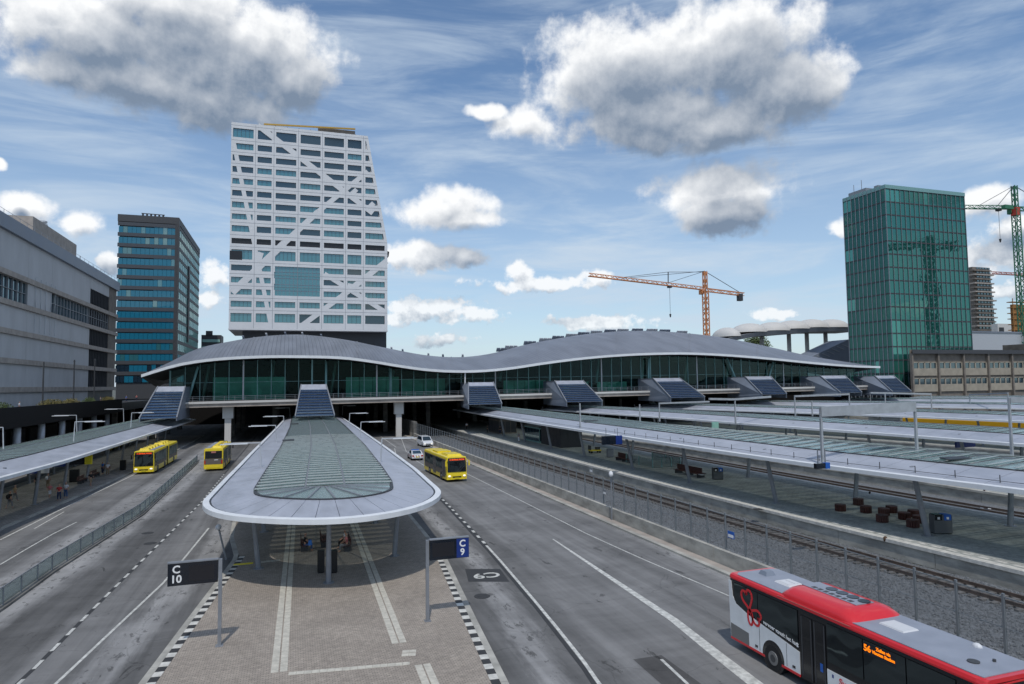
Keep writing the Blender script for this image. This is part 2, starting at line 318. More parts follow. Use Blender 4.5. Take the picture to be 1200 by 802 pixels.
for k, c in dict(c_white=(0.65, 0.65, 0.66), c_black=(0.012, 0.012, 0.014), c_navy=(0.02, 0.035, 0.09), c_jeans=(0.05, 0.10, 0.22), c_red=(0.40, 0.035, 0.035), c_pink=(0.5, 0.16, 0.16), c_grey=(0.2, 0.2, 0.21), c_tan=(0.30, 0.22, 0.14), c_blue=(0.04, 0.16, 0.5)).items():
    M[k] = mat(k.replace('c_', 'cloth_'), c, 0.85)
M['cranered'] = mat('orange_steel', (0.58, 0.24, 0.10), 0.6, var=0.2, vs=0.2); M['cranegreen'] = mat('green_steel', (0.03, 0.16, 0.085), 0.6)
M['cranepink'] = mat('faded_red_steel', (0.42, 0.16, 0.14), 0.6); M['crred2'] = mat('red_steel', (0.45, 0.05, 0.03), 0.6)
M['domes'] = mat('membrane', (0.55, 0.54, 0.52), 0.6)
M['scaff'] = mat('ochre_scaffold', (0.35, 0.17, 0.05), 0.7, var=0.3, vs=0.5)
M['carwhite'] = mat('car_white', (0.68, 0.70, 0.72), 0.25, coat=0.5)
M['trainyellow'] = mat('train_yellow', (0.66, 0.36, 0.012), 0.4); M['trainblue'] = mat('train_blue', (0.01, 0.02, 0.09), 0.3)
M['slate'] = mat('slate_blue', (0.19, 0.22, 0.27), 0.5, var=0.1, vs=0.3)
M['goldbeam'] = mat('ochre_beam', (0.42, 0.26, 0.04), 0.5)

# ------------------------------------------------------------------ mesh helpers
class MB:
    def __init__(s): s.v = []; s.f = []; s.mi = []; s.k = 0
    def add(s, vs, fs):
        b = len(s.v); s.v += [tuple(v) for v in vs]; s.f += [tuple(i+b for i in f) for f in fs]; s.mi += [s.k]*len(fs); return s
    def box(s, x0, x1, y0, y1, z0, z1):
        if x0 > x1: x0, x1 = x1, x0
        if y0 > y1: y0, y1 = y1, y0
        if z0 > z1: z0, z1 = z1, z0
        return s.add([(x0,y0,z0),(x1,y0,z0),(x1,y1,z0),(x0,y1,z0),(x0,y0,z1),(x1,y0,z1),(x1,y1,z1),(x0,y1,z1)],
                     [(0,3,2,1),(4,5,6,7),(0,1,5,4),(1,2,6,5),(2,3,7,6),(3,0,4,7)])
    def hexa(s, a, b):                       # two quads (bottom, top) joined
        return s.add(list(a)+list(b), [(0,3,2,1),(4,5,6,7),(0,1,5,4),(1,2,6,5),(2,3,7,6),(3,0,4,7)])
    def prism(s, pts, d):                    # polygon pts extruded by vector d
        n = len(pts); d = Vector(d); q = [Vector(p)+d for p in pts]
        return s.add([Vector(p) for p in pts]+q, [tuple(range(n))[::-1], tuple(range(n, 2*n))]+[(i, (i+1) % n, n+(i+1) % n, n+i) for i in range(n)])
    def tube(s, p, q, r, r2=None, n=8):
        p = Vector(p); q = Vector(q); r2 = r if r2 is None else r2; d = (q-p).normalized()
        a = d.orthogonal().normalized(); b = d.cross(a); vs = []
        for c, rr in ((p, r), (q, r2)):
            for i in range(n):
                t = 2*PI*i/n; vs.append(c+(a*math.cos(t)+b*math.sin(t))*rr)
        return s.add(vs, [tuple(range(n))[::-1], tuple(range(n, 2*n))]+[(i, (i+1) % n, n+(i+1) % n, n+i) for i in range(n)])
    def bar(s, p, q, w, h, up=(0, 0, 1)):    # rectangular bar from p to q
        p = Vector(p); q = Vector(q); d = (q-p).normalized(); u = Vector(up); sd = d.cross(u)
        if sd.length < 1e-4: u = Vector((0, 1, 0)); sd = d.cross(u)
        sd.normalize(); u = sd.cross(d); a = sd*w/2; b = u*h/2
        return s.hexa([p-a-b, p+a-b, q+a-b, q-a-b], [p-a+b, p+a+b, q+a+b, q-a+b])
    def sheet(s, pts): return s.add(pts, [tuple(range(len(pts)))])
    def grid(s, rows):                       # rows of points
        n = len(rows[0]); b = len(s.v)
        vs = [p for r in rows for p in r]; fs = [(i*n+j, i*n+j+1, (i+1)*n+j+1, (i+1)*n+j) for i in range(len(rows)-1) for j in range(n-1)]
        return s.add(vs, fs)
    def dome(s, c, rx, ry, rz, nu=12, nv=5, full=False):
        rows = []; lo = -PI/2 if full else 0
        for j in range(nv+1):
            t = lo+(PI/2-lo)*j/nv; rows.append([(c[0]+rx*math.cos(t)*math.cos(2*PI*i/nu), c[1]+ry*math.cos(t)*math.sin(2*PI*i/nu), c[2]+rz*math.sin(t)) for i in range(nu+1)])
        return s.grid(rows)
    def mesh(s, name, mats, smooth=False, off=None):
        me = bpy.data.meshes.new(name); vs = s.v
        if off is not None: vs = [(a[0]-off[0], a[1]-off[1], a[2]-off[2]) for a in vs]
        me.from_pydata(vs, [], s.f); me.update()
        ms = mats if isinstance(mats, (list, tuple)) else [mats]
        for m_ in ms: me.materials.append(M[m_] if isinstance(m_, str) else m_)
        if len(ms) > 1: me.polygons.foreach_set('material_index', s.mi)
        if smooth: me.polygons.foreach_set('use_smooth', [True]*len(me.polygons))
        return me
    def build(s, name, mats, parent=None, world=True, loc=None, smooth=False, label=None):
        off = None
        if parent is not None and world: off = WL[parent]
        elif loc is not None: off = loc
        o = bpy.data.objects.new(name, s.mesh(name, mats, smooth, off)); COL.objects.link(o)
        if parent is not None:
            o.parent = parent; WL[o] = WL.get(parent, Vector((0, 0, 0)))
        else:
            if loc is not None: o.location = loc
            WL[o] = Vector(loc) if loc is not None else Vector((0, 0, 0))
        if label: o['label'] = label
        return o
WL = {}
def tag(o, label=None, cat=None, group=None, kind=None):
    if label: o['label'] = label
    if cat: o['category'] = cat
    if group: o['group'] = group
    if kind: o['kind'] = kind
    return o
def thing(name, label, cat, loc=(0, 0, 0), group=None):
    o = bpy.data.objects.new(name, None); COL.objects.link(o); o.location = loc; o.empty_display_size = 0.5
    WL[o] = Vector(loc); return tag(o, label, cat, group)
def structure(name, mb, m, **k):
    o = mb.build(name, m, **k); o['kind'] = 'structure'; return o
KIDS = {}
def copy_tree(o, parent=None):
    c = o.copy(); COL.objects.link(c)
    if parent is not None: c.parent = parent
    for ch in list(o.children): copy_tree(ch, c)
    return c
def share(name, me, parent, loc=(0, 0, 0), rot=None, scale=None):
    o = bpy.data.objects.new(name, me); COL.objects.link(o); o.parent = parent; o.location = loc
    if rot: o.rotation_euler = rot
    if scale: o.scale = scale
    return o
def text(body, size, m, parent, mw, name='lettering', depth=0.004, bold=0.0, align='CENTER', sx=1.0):
    cu = bpy.data.curves.new(name, 'FONT'); cu.body = body; cu.size = size; cu.extrude = depth; cu.offset = bold
    cu.align_x = align; cu.align_y = 'CENTER'; cu.resolution_u = 3
    tmp = bpy.data.objects.new('tmp', cu); COL.objects.link(tmp)
    dg = bpy.context.evaluated_depsgraph_get(); me = bpy.data.meshes.new_from_object(tmp.evaluated_get(dg))
    bpy.data.objects.remove(tmp); me.materials.clear(); me.materials.append(M[m])
    o = bpy.data.objects.new(name, me); COL.objects.link(o); o.parent = parent; o.matrix_local = mw @ Matrix.Diagonal((sx, 1, 1, 1))
    return o
def face_mat(origin, right, up):             # matrix placing XY text on a face
    r = Vector(right).normalized(); u = Vector(up).normalized(); n = r.cross(u)
    m_ = Matrix((r, u, n)).transposed().to_4x4(); m_.translation = Vector(origin); return m_
def interp(pts, t):                           # piecewise linear
    if t <= pts[0][0]: a, b = pts[0], pts[1]
    elif t >= pts[-1][0]: a, b = pts[-2], pts[-1]
    else:
        for a, b in zip(pts, pts[1:]):
            if a[0] <= t <= b[0]: break
    return a[1]+(b[1]-a[1])*(t-a[0])/(b[0]-a[0])
def smooth_interp(pts, t):                    # Catmull-Rom
    xs = [p[0] for p in pts]
    if t <= xs[0] or t >= xs[-1]: return interp(pts, t)
    i = max(j for j in range(len(xs)) if xs[j] <= t); i = min(i, len(xs)-2)
    def sl(j):
        if j <= 0: return (pts[1][1]-pts[0][1])/(xs[1]-xs[0])
        if j >= len(xs)-1: return (pts[-1][1]-pts[-2][1])/(xs[-1]-xs[-2])
        return (pts[j+1][1]-pts[j-1][1])/(xs[j+1]-xs[j-1])
    h_ = xs[i+1]-xs[i]; u = (t-xs[i])/h_; a, b = pts[i][1], pts[i+1][1]
    return (2*u**3-3*u**2+1)*a+(u**3-2*u**2+u)*h_*sl(i)+(-2*u**3+3*u**2)*b+(u**3-u**2)*h_*sl(i+1)
# ================================================================== GROUND, ROADS, TRACKS
def ribbon(mb, left, right, z):              # left/right: polylines of Vector at equal count
    n = len(left)
    mb.add([(p.x, p.y, z) for p in left]+[(p.x, p.y, z) for p in right], [(i+1, i, n+i, n+i+1)[::-1] for i in range(n-1)])
def flat_poly(pts, z): return [(p[0], p[1], z) for p in pts]
gmb = MB(); gmb.sheet([(-4000, -1500, -0.34), (4000, -1500, -0.34), (4000, 6000, -0.34), (-4000, 6000, -0.34)]); structure('ground', gmb, 'ground')
r = MB(); r.box(-90, 25.7, -5, 262, -0.3, 0.0); structure('road', r, 'road')

def V(x, y): return Vector((x, y, 0))
ISL_L = [V(-9.0, 5), V(-7.2, 18), onz(165, 802), onz(220, 728), onz(275, 655), V(-4.4, 57), V(-4.7, 64), V(-3.6, 90), V(-2.2, 130), V(-1.0, 172)]
ISL_R = [V(5.5, 5), V(7.3, 18), onz(595, 802), onz(558, 728), onz(523, 655), V(10.4, 60), V(10.8, 90), V(11.0, 130), V(11.1, 172)]
LINE1 = [V(9.0, 10), onz(705, 802), onz(640, 720), onz(580, 650), onz(520, 587), V(15.2, 80), V(15.4, 120), V(15.6, 180)]
LLINE = [V(-11.5, 10), onz(65, 802), onz(130, 741), onz(195, 680), V(-6.4, 62)]
LDASH = [V(-12.5, 10), onz(22, 802), onz(130, 693), onz(235, 590), V(-8.4, 100), V(-7.6, 180)]
# painted markings: every line or dash one painted piece
def along(pts, t):                            # point and direction at arc length t
    for a, b in zip(pts, pts[1:]):
        l = (b-a).length
        if t <= l: return a+(b-a)*(t/l), (b-a).normalized()
        t -= l
    return pts[-1], (pts[-1]-pts[-2]).normalized()
def arclen(pts): return sum((b-a).length for a, b in zip(pts, pts[1:]))
marks = thing('road_marking', None, None); marks['kind'] = 'structure'
def line(pts, w, t0=0.0, t1=None, z=0.008, m='white_mark', name='painted_line', w2=None, parent=None):
    t1 = arclen(pts) if t1 is None else t1; n = max(1, int((t1-t0)/4)); mb = MB(); L = []; R = []
    for i in range(n+1):
        p, d = along(pts, t0+(t1-t0)*i/n); ww = w if w2 is None else w+(w2-w)*i/n; s = Vector((d.y, -d.x, 0))*ww/2
        L.append(p-s); R.append(p+s)
    ribbon(mb, L, R, z); return mb.build(name, m, parent=parent or marks)
line(LINE1, 0.17, 0, 38, z=0.010); line([V(p.x-0.22, p.y) for p in LINE1], 0.2, m='kerb_b', z=0.008, name='dark_joint')
line(LLINE, 0.14, t0=3)
line([V(p.x, p.y) for p in LDASH], 0.2, m='kerb_b', z=0.008, name='dark_joint')
L_ = arclen(LDASH); t = 2.0
while t < 90: line(LDASH, 0.16, t, t+1.0, z=0.012, name='painted_dash'); t += 2.0
L_ = arclen(LINE1); line([V(p.x+.02, p.y) for p in LINE1], .28, 38, 112, z=.010, m='kerb_b', name='dark_joint'); t = 38.6
while t < 110: line([V(p.x+0.02, p.y) for p in LINE1], 0.22, t, t+0.8, z=0.014, name='painted_dash'); t += 1.9
line([onz(648, 632), onz(700, 667), onz(790, 727), onz(884, 802), V(16.7, 16)], 0.12, w2=0.75, name='merging_wedge')
line([V(22.2, 110), V(22.2, 66), onz(690, 627), onz(770, 663), onz(835, 690), V(23.4, 20)], 0.10)
line([onz(775, 773), onz(806, 802)], 0.14, name='painted_dash')
pm = MB(); pm.sheet([tuple(onz(*p)+Vector((0, 0, 0.005))) for p in [(742, 773), (775, 768), (840, 815), (790, 815)]]); structure('asphalt_patch', pm, 'road2')
line([onz(0, 662), onz(56, 629), onz(90, 612)], 0.12)
line([onz(0, 633), onz(90, 588), onz(150, 560), V(-19.6, 125)], 0.16)
line([onz(40, 620), onz(75, 600)], 0.10, m='kerb_w'); line([V(18.7, 104), V(18.7, 92)], 0.12); line([V(18.6, 126), V(16.3, 108)], 0.12)
line([V(20, 160), V(19.2, 128)], 0.12); line([V(23.6, 150), V(19.5, 118)], 0.1)
line([onz(262, 519), onz(322, 518)], 0.3, m='kerb_w'); line([onz(455, 515), onz(492, 514)], 0.3, m='kerb_w')
# lane number painted for drivers coming the other way
pm = MB(); pm.sheet([tuple(onz(*p)+Vector((0, 0, 0.006))) for p in [(545, 667), (586, 667), (597, 682), (549, 682)]]); structure('painted_field', pm, 'kerb_b')
c_ = onz(570, 674.4); lane = thing('lane_number', 'white lane number C9 painted upside down in a dark field on the right roadway', 'road marking', (c_.x, c_.y, 0))
text('C9', 1.45, 'white_mark', lane, face_mat((0, 0, 0.012), (-1, 0.03, 0), (0, -1, 0)), bold=0.03, depth=0.002)
# manhole covers
for k, (px, py, s) in enumerate([(173, 625, .45), (176, 637, .45), (888, 597, .4), (565, 699, .45)]):
    p = onz(px, py, 0.9 if px > 800 else 0); mb = MB(); mb.tube((p.x, p.y, p.z+.001), (p.x, p.y, p.z+.016), s, n=20)
    mb.box(p.x-.3, p.x+.3, p.y-.03, p.y+.03, p.z+.016, p.z+.022)
    tag(mb.build('manhole_cover', 'kerb_b', loc=(p.x, p.y, p.z)), ['farther dark round manhole cover beside the dashed line on the left roadway', 'nearer dark round manhole cover beside the dashed line on the left roadway', 'dark round cover set in the grey platform floor beside the leaning posts', 'dark round cover on the bus lane beyond the painted number on the right'][k], 'manhole cover')

# centre island: paving, kerbs, striped kerb blocks, pale tactile tiles
mb = MB(); n = len(ISL_L); H_ = 0.14
ribbon(mb, [V(p.x+.3, p.y) for p in ISL_L], [V(p.x-.3, p.y) for p in ISL_R], H_); island = structure('pavement', mb, 'paving')
kb = thing('kerb', None, None); kb['kind'] = 'structure'
def kerb_run(pts, side, m='concrete', w=0.3, h=H_+0.004, name='kerb_stone', z0=-0.1, step=1.0, parent=None, t0=0, t1=None):
    t = t0; T = arclen(pts) if t1 is None else t1; k = 0; far = MB()
    while t < T-0.05:
        a, d = along(pts, t+0.012); b, _ = along(pts, min(t+step, T)-0.012); s = Vector((d.y, -d.x, 0))*w*side
        q = [a, b, b+s, a+s]
        mb = MB() if k < 110 else far
        mb.hexa([(p.x, p.y, z0) for p in (q if side > 0 else q)], [(p.x, p.y, h) for p in q])
        if k < 110: mb.build(name, m if isinstance(m, str) else m[k % len(m)], parent=parent or kb)
        k += 1; t += step
    if far.v: o = far.build(name, m if isinstance(m, str) else m[0], parent=parent or kb); o['kind'] = 'stuff'
kerb_run(ISL_L, 1, step=1.6); kerb_run(ISL_R, -1, step=1.6)
bl = [V(p.x+.31, p.y) for p in ISL_L[1:5]]; br_ = [V(p.x-.31, p.y) for p in ISL_R[1:5]]
kerb_run(bl, 1, ['kerb_w', 'kerb_b'], 0.36, H_+0.012, 'kerb_block', H_-.1, 0.5)
kerb_run(br_, -1, ['kerb_w', 'kerb_b'], 0.36, H_+0.012, 'kerb_block', H_-.1, 0.5)
tl = thing('tactile_paving', None, None); tl['kind'] = 'structure'
tme = MB().box(-.146, .146, -.146, .146, 0, .014).mesh('tile', 'tile')
TC = [0]; farT = MB()
def tiles(p0, p1, ncol, s=0.305):
    d = (p1-p0); L = d.length; d.normalize(); sd = Vector((d.y, -d.x, 0)); ang = math.atan2(d.y, d.x)
    for i in range(int(L/s)):
        for j in range(ncol):
            c = p0+d*(i+.5)*s+sd*((j-(ncol-1)/2)*s+(0.025 if j >= ncol/2 else -0.025)*(ncol > 1))
            z = H_+random.uniform(0, 0.003)
            if TC[0] < 290 and c.y < 62:
                share('tile', tme, tl, (c.x, c.y, z), (0, 0, ang)); TC[0] += 1
            else:
                a = d*.146; b = sd*.146
                farT.hexa([tuple(c+q+Vector((0, 0, z))) for q in (-a-b, a-b, a+b, -a+b)], [tuple(c+q+Vector((0, 0, z+.014))) for q in (-a-b, a-b, a+b, -a+b)])
S1 = [onz(327, 788, H_), onz(342, 612, H_)]; S2 = [onz(468, 754, H_), onz(414, 612, H_)]
tiles(V(S1[0].x, S1[0].y), V(S1[1].x, S1[1].y), 2); tiles(V(S2[0].x, S2[0].y), V(S2[1].x, S2[1].y), 2)
a, b = onz(338, 790, H_), onz(488, 777, H_); tiles(V(a.x, a.y), V(b.x, b.y), 1)
a, b = onz(495, 779, H_), onz(510, 815, H_); tiles(V(a.x, a.y), V(b.x, b.y), 2)
a, b = onz(471, 766, H_), onz(493, 765, H_); tiles(V(a.x, a.y), V(b.x, b.y), 2)
tiles(V(S1[1].x, S1[1].y), V(1.6, 150), 2); tiles(V(S2[1].x, S2[1].y), V(6.8, 150), 2)
a, b = onz(306, 659, H_), onz(334, 656, H_); tiles(V(a.x, a.y), V(b.x, b.y), 1)
o = farT.build('tile', 'tile', parent=tl); o['kind'] = 'stuff'
p = onz(288, 661, H_); mb = MB(); mb.box(p.x-.75, p.x+.45, p.y-.16, p.y+.16, H_, H_+.03); tag(mb.build('floor_plate', 'signyellow', loc=(p.x, p.y, H_)), 'small yellow plate lying flat by the left kerb of the centre island', 'floor marking')

# left platform under the left canopy
LPR = [V(-24.5, 40), onz(0, 625), V(-23.1, 67.6), onz(60, 597), onz(150, 557), V(-20.0, 130), V(-19.8, 180)]
LPL = [V(p.x-10.8, p.y) for p in LPR]
mb = MB(); ribbon(mb, [V(p.x+.3, p.y) for p in LPL], [V(p.x-.3, p.y) for p in LPR], H_); structure('platform', mb, 'pavingL')
kerb_run(LPR, -1, step=1.6); kerb_run(LPL, 1, step=3)
# far-left roadway strip beyond, then the dark wall

# glass-panelled barrier in the median of the left road
FL = [V(-16.3, 20), onz(0, 714), onz(60, 671), onz(165, 604), onz(230, 543), V(-14.2, 120)]
mb = MB()
for a, b in zip(FL, FL[1:]):
    s = Vector((0.28, 0, 0)); mb.hexa([tuple(a-s), tuple(a+s), tuple(b+s), tuple(b-s)], [tuple(q+Vector((0, 0, .13))) for q in (a-s, a+s, b+s, b-s)])
med = structure('median_kerb', mb, 'concrete_dark')
bar = thing('barrier_fence', 'low glass panelled barrier with grey posts along the middle of the left road', 'fence', tuple(FL[1]))
t = 0.0; T = arclen(FL); pts = []
while t < T: pts.append(along(FL, t)[0]); t += 2.4
pme = MB().box(-.04, .04, -.04, .04, .1, 1.12).mesh('post', 'steel')
o0 = WL[bar]
for i, p in enumerate(pts):
    share('post', pme, bar, (p.x-o0.x, p.y-o0.y, 0))
    if i+1 < len(pts):
        q = pts[i+1]; d = (q-p).normalized(); mb = MB(); mb.bar(p+d*.06+Vector((0, 0, .62)), q-d*.06+Vector((0, 0, .62)), .02, .84); mb.build('glass_panel', 'fglass', parent=bar)
        mb = MB(); mb.bar(p+Vector((0, 0, 1.09)), q+Vector((0, 0, 1.09)), .05, .05); mb.build('top_rail', 'steel', parent=bar)

# right edge of the road: gutter kerb, panelled wall, tall mesh fence
mb = MB(); mb.box(25.2, 25.55, 0, 230, -.1, .13); structure('gutter_kerb', mb, 'concrete'); mb = MB(); mb.box(25.7, 26.35, 0, 230, -.35, .05); structure('verge', mb, 'ledge')
wall = thing('retaining_wall', 'pale concrete panel wall below the mesh fence along the right road', 'wall', (26.5, 20, 0))
y = 8.0; me = [MB().box(0, .3, 0.015, 2.985, -.3, 0.95).mesh('wall_panel', 'concrete') for _ in range(1)][0]
while y < 200:
    share('wall_panel', me, wall, (-.1+random.uniform(-.008, .008), y-20, random.uniform(-.012, .012))); y += 3.0
fen = thing('mesh_fence', 'tall galvanised mesh fence standing between the road wall and the railway ballast', 'fence', (26.9, 20, 0))
wire = glassmat('wire_mesh', (1, 1, 1), 0.88, 0.0, 0.5, (0.10, 0.11, 0.115), edge=0.0); M['wire'] = wire
pme = MB().box(-.045, .045, -.045, .045, 0.9, 3.25).mesh('post', 'fence'); y = 9.6
wme = MB().box(-.008, .008, .05, 1.93, 1.0, 3.1); wme = wme.mesh('mesh_panel', 'wire'); rme = MB().box(-.02, .02, .045, 1.935, 3.09, 3.13).box(-.02, .02, .045, 1.935, 1.9, 1.93).mesh('rail', 'fence')
while y < 190:
    share('post', pme, fen, (0, y-20, 0)); share('mesh_panel', wme, fen, (0, y-20, 0)); share('rail', rme, fen, (0, y-20, 0)); y += 1.98
for k, (px, py) in enumerate([(857, 627), (709, 577), (693, 551)]):
    p = onX(px, py, 26.82); mb = MB(); mb.box(26.78, 26.81, p.y-.32, p.y+.32, p.z-.22, p.z+.22)
    s_ = mb.build('fence_sign', 'blue' if k == 0 else 'steel', loc=(26.8, p.y, p.z)); tag(s_, ['blue and white notice fixed to the mesh fence nearest the red bus', 'small grey notice on the mesh fence halfway along the road', 'small grey notice on the mesh fence farther than the camera pole'][k], 'sign')
    mb = MB(); mb.box(26.772, 26.779, p.y-.27, p.y+.27, p.z-.17, p.z+.02); mb.build('white_field', 'sticker', parent=s_)
p = onX(717, 606, 26.2); q = onX(717, 556, 26.2)
cp = thing('camera_pole', 'thin grey pole with white dome cameras beside the fence right of the road', 'camera pole', (26.2, p.y, 0))
mb = MB(); mb.tube((26.2, p.y, 0), (26.2, p.y, q.z), .06); mb.build('pole', 'steel', parent=cp)
for s in (-1, 1): mb = MB(); mb.dome((26.2+.12*s, p.y+.25*s, q.z), .2, .2, .22, 10, 5, True); mb.build('camera', 'white', parent=cp, smooth=True)

# tracks
P1E = [(10, 40.0), (27, 39.2), (45, 38.3), (65, 37.8), (100, 37.5), (175, 37.7), (230, 38)]
mb = MB(); NB = 60
rows = []
for i in range(161):
    Y = 8+i*1.5; e = smooth_interp(P1E, Y)
    rows.append([(26.6+(e-26.7)*j/12, Y, -0.26+0.03*math.sin(j*2.1+i)+0.14*math.exp(-((j/12*(e-26.7)-(e-28.4))/1.6)**2)*0-(.10 if j < 2 else 0)) for j in range(13)])
mb.grid(rows); bal = structure('track_bed', mb, 'stone', smooth=True)
mb = MB()
for _ in range(15000):
    Y = 17+(_/15000.0)**1.5*45; e = smooth_interp(P1E, Y); X = random.uniform(27.1, e-.1); r_ = random.uniform(.035, .085); a = random.uniform(0, PI)
    if abs(X-(e-2.3)) < .9: r_ *= .6
    c, s = math.cos(a)*r_, math.sin(a)*r_; z = -0.23
    mb.add([(X+c, Y+s, z), (X-s*.8, Y+c*.8, z), (X-c, Y-s*.9, z), (X+s, Y-c, z), (X+c*.2, Y+s*.3, z+r_*.9)], [(0, 1, 4), (1, 2, 4), (2, 3, 4), (3, 0, 4)])
tag(mb.build('ballast_stones', 'stone'), 'loose grey ballast stones spread beside the near railway track', None, None, 'stuff')
def track(name, fx, y0, y1, z, sl=0):        # fx(Y) centre line
    t_ = thing(name, None, None, (fx(y0), y0, z)); t_['kind'] = 'structure'; o_ = WL[t_]
    for s in (-.75, .75):
        mb = MB(); Y = y0
        while Y < y1:
            Y2 = min(Y+12, y1); a, b = fx(Y)+s, fx(Y2)+s
            mb.hexa([(a-.07, Y, z), (a+.07, Y, z), (b+.07, Y2, z), (b-.07, Y2, z)], [(a-.07, Y, z+.03), (a+.07, Y, z+.03), (b+.07, Y2, z+.03), (b-.07, Y2, z+.03)])
            mb.hexa([(a-.035, Y, z+.03), (a+.035, Y, z+.03), (b+.035, Y2, z+.03), (b-.035, Y2, z+.03)], [(a-.04, Y, z+.18), (a+.04, Y, z+.18), (b+.04, Y2, z+.18), (b-.04, Y2, z+.18)])
            Y = Y2
        mb.build('rail', 'rust', parent=t_)
    if sl:
        sm = MB().box(-1.3, 1.3, -.13, .13, -.12, 0).mesh('sleeper', 'sleeper'); Y = y0
        for k in range(sl): share('sleeper', sm, t_, (fx(Y)-o_.x+random.uniform(-.02, .02), Y-y0, random.uniform(-.01, .008)), (0, 0, random.uniform(-.01, .01))); Y += .62
    return t_
track('railway_track', lambda Y: smooth_interp(P1E, Y)-2.35, 14, 215, -0.16, 200)

CAN = {1: [(15, 41.0), (27.5, 40.1), (34.5, 39.2), (44, 38.3), (61, 37.9), (98, 38.2), (140, 39.4), (175, 40.6)],
       2: [(15, 68.5), (46, 67.5), (59, 67.4), (77, 66.3), (108, 65.0), (155, 60.5), (175, 59.5)],
       3: [(15, 105), (46, 104), (70, 102.7), (90, 101), (112, 96.3), (152, 88), (175, 86)],
       4: [(15, 152), (60, 150), (98, 144.7), (120, 136.9), (148, 122), (175, 112)],
       5: [(15, 198), (80, 193), (123, 181.7), (150, 160), (175, 140)],
       6: [(15, 240), (80, 235), (123, 220), (150, 190), (175, 165)]}
def edge(n, Y): return smooth_interp(CAN[n], Y)
# railway yard floor and platforms
mb = MB(); mb.box(53.0, 300, -5, 262, -.33, -.2); structure('yard_ballast', mb, 'stone')
def platform(f0, f1, name='platform', zt=0.9):
    st = [10+i*7.5 for i in range(31)]; mb = MB()
    ribbon(mb, [V(f0(Y)+.55, Y) for Y in st], [V(f1(Y)-.55, Y) for Y in st], zt); o = structure(name, mb, 'platform')
    for f, s in ((f0, 1), (f1, -1)):
        mb = MB(); e_ = MB(); ln = MB()
        for a, b in zip(st, st[1:]):
            xa, xb = f(a), f(b)
            if s > 0:
                mb.hexa([(xa+.12, a+.02, -.3), (xa+.3, a+.02, -.3), (xb+.3, b-.02, -.3), (xb+.12, b-.02, -.3)], [(xa+.12, a+.02, zt-.22), (xa+.3, a+.02, zt-.22), (xb+.3, b-.02, zt-.22), (xb+.12, b-.02, zt-.22)])
            else:
                mb.hexa([(xa-.3, a+.02, -.3), (xa-.12, a+.02, -.3), (xb-.12, b-.02, -.3), (xb-.3, b-.02, -.3)], [(xa-.3, a+.02, zt-.22), (xa-.12, a+.02, zt-.22), (xb-.12, b-.02, zt-.22), (xb-.3, b-.02, zt-.22)])
            q = [(xa, a), (xa+.56*s, a), (xb+.56*s, b), (xb, b)]
            e_.hexa([(x, y, zt-.22) for x, y in q], [(x, y, zt+.004) for x, y in q])
            q = [(xa+1.25*s, a), (xa+1.37*s, a), (xb+1.37*s, b), (xb+1.25*s, b)]
            ln.sheet([(x, y, zt+.004) for x, y in q][::s])
        mb.build('edge_wall', 'concrete', parent=o); e_.build('coping', 'kerb_w' if name == 'platform' and f0(50) < 40 else 'concrete', parent=o); ln.build('white_line', 'white_mark', parent=o)
    return o
e1 = lambda Y: smooth_interp(P1E, Y)
p1 = platform(e1, lambda Y: e1(Y)+15.4)
dme = MB().box(-.15, .15, -.3, .3, 0, .008).mesh('tactile_plate', 'kerb_w')
Y = 17.0
for k in range(150): share('tactile_plate', dme, p1, (e1(Y)+.95, Y, .9)); Y += 1.0 if k < 110 else 1.6
for n in (2, 3, 4, 5):
    platform(lambda Y, n=n: edge(n, Y)-(4.2 if n == 2 else 1.2), lambda Y, n=n: edge(n, Y)+16.5)
track('railway_track', lambda Y: e1(Y)+17.3, 20, 215, -.16); track('railway_track', lambda Y: e1(Y)+21.6, 20, 215, -.16)
for n in (3, 4, 5):
    track('railway_track', lambda Y, n=n: edge(n, Y)-3.2, 20, 160, -.16)
# ================================================================== STATION HALL
HY = 158.0                                    # plane of the glass front
hall = thing('station_hall', 'long low station hall with wavy grey metal roof and dark glass front', 'station', (30, HY, 0))
def deckz(X): return 7.65+0.0065*(X+21)
eave_px = [(166,440),(185,434),(210,427),(250,421),(300,418),(340,417.5),(400,419),(440,424),(470,429),(505,433.5),(540,435),(570,434),(600,431),(640,425),(680,420),(720,416.5),(760,414.5),(805,414),(850,416),(900,420),(950,425),(1000,429),(1030,430)]
top_px = [(163,441),(195,427),(230,410),(270,401),(305,395.5),(345,393),(375,395),(410,400),(450,408),(500,417),(540,419),(575,415),(610,406),(650,398),(700,391),(750,388.5),(800,391),(850,397),(900,407),(950,418),(1000,426),(1032,431)]
RY0, RY1 = 153.0, 200.0
E0 = [(v.x, v.z) for v in (onY(x, y, RY0) for x, y in eave_px)]
T0 = [(v.x, v.z) for v in (onY(x, y, RY1) for x, y in top_px)]
X0, X1 = E0[0][0], E0[-1][0]; TX0, TX1 = T0[0][0], T0[-1][0]
def roof_pt(u, v):                            # u along the front 0..1, v from eave to ridge
    xe = X0+(X1-X0)*u; xt = TX0+(TX1-TX0)*u; ze = smooth_interp(E0, xe); zt = smooth_interp(T0, xt)
    return Vector((xe+(xt-xe)*v, RY0+(RY1-RY0)*v, ze+(zt-ze)*(1-(1-v)**1.7)))
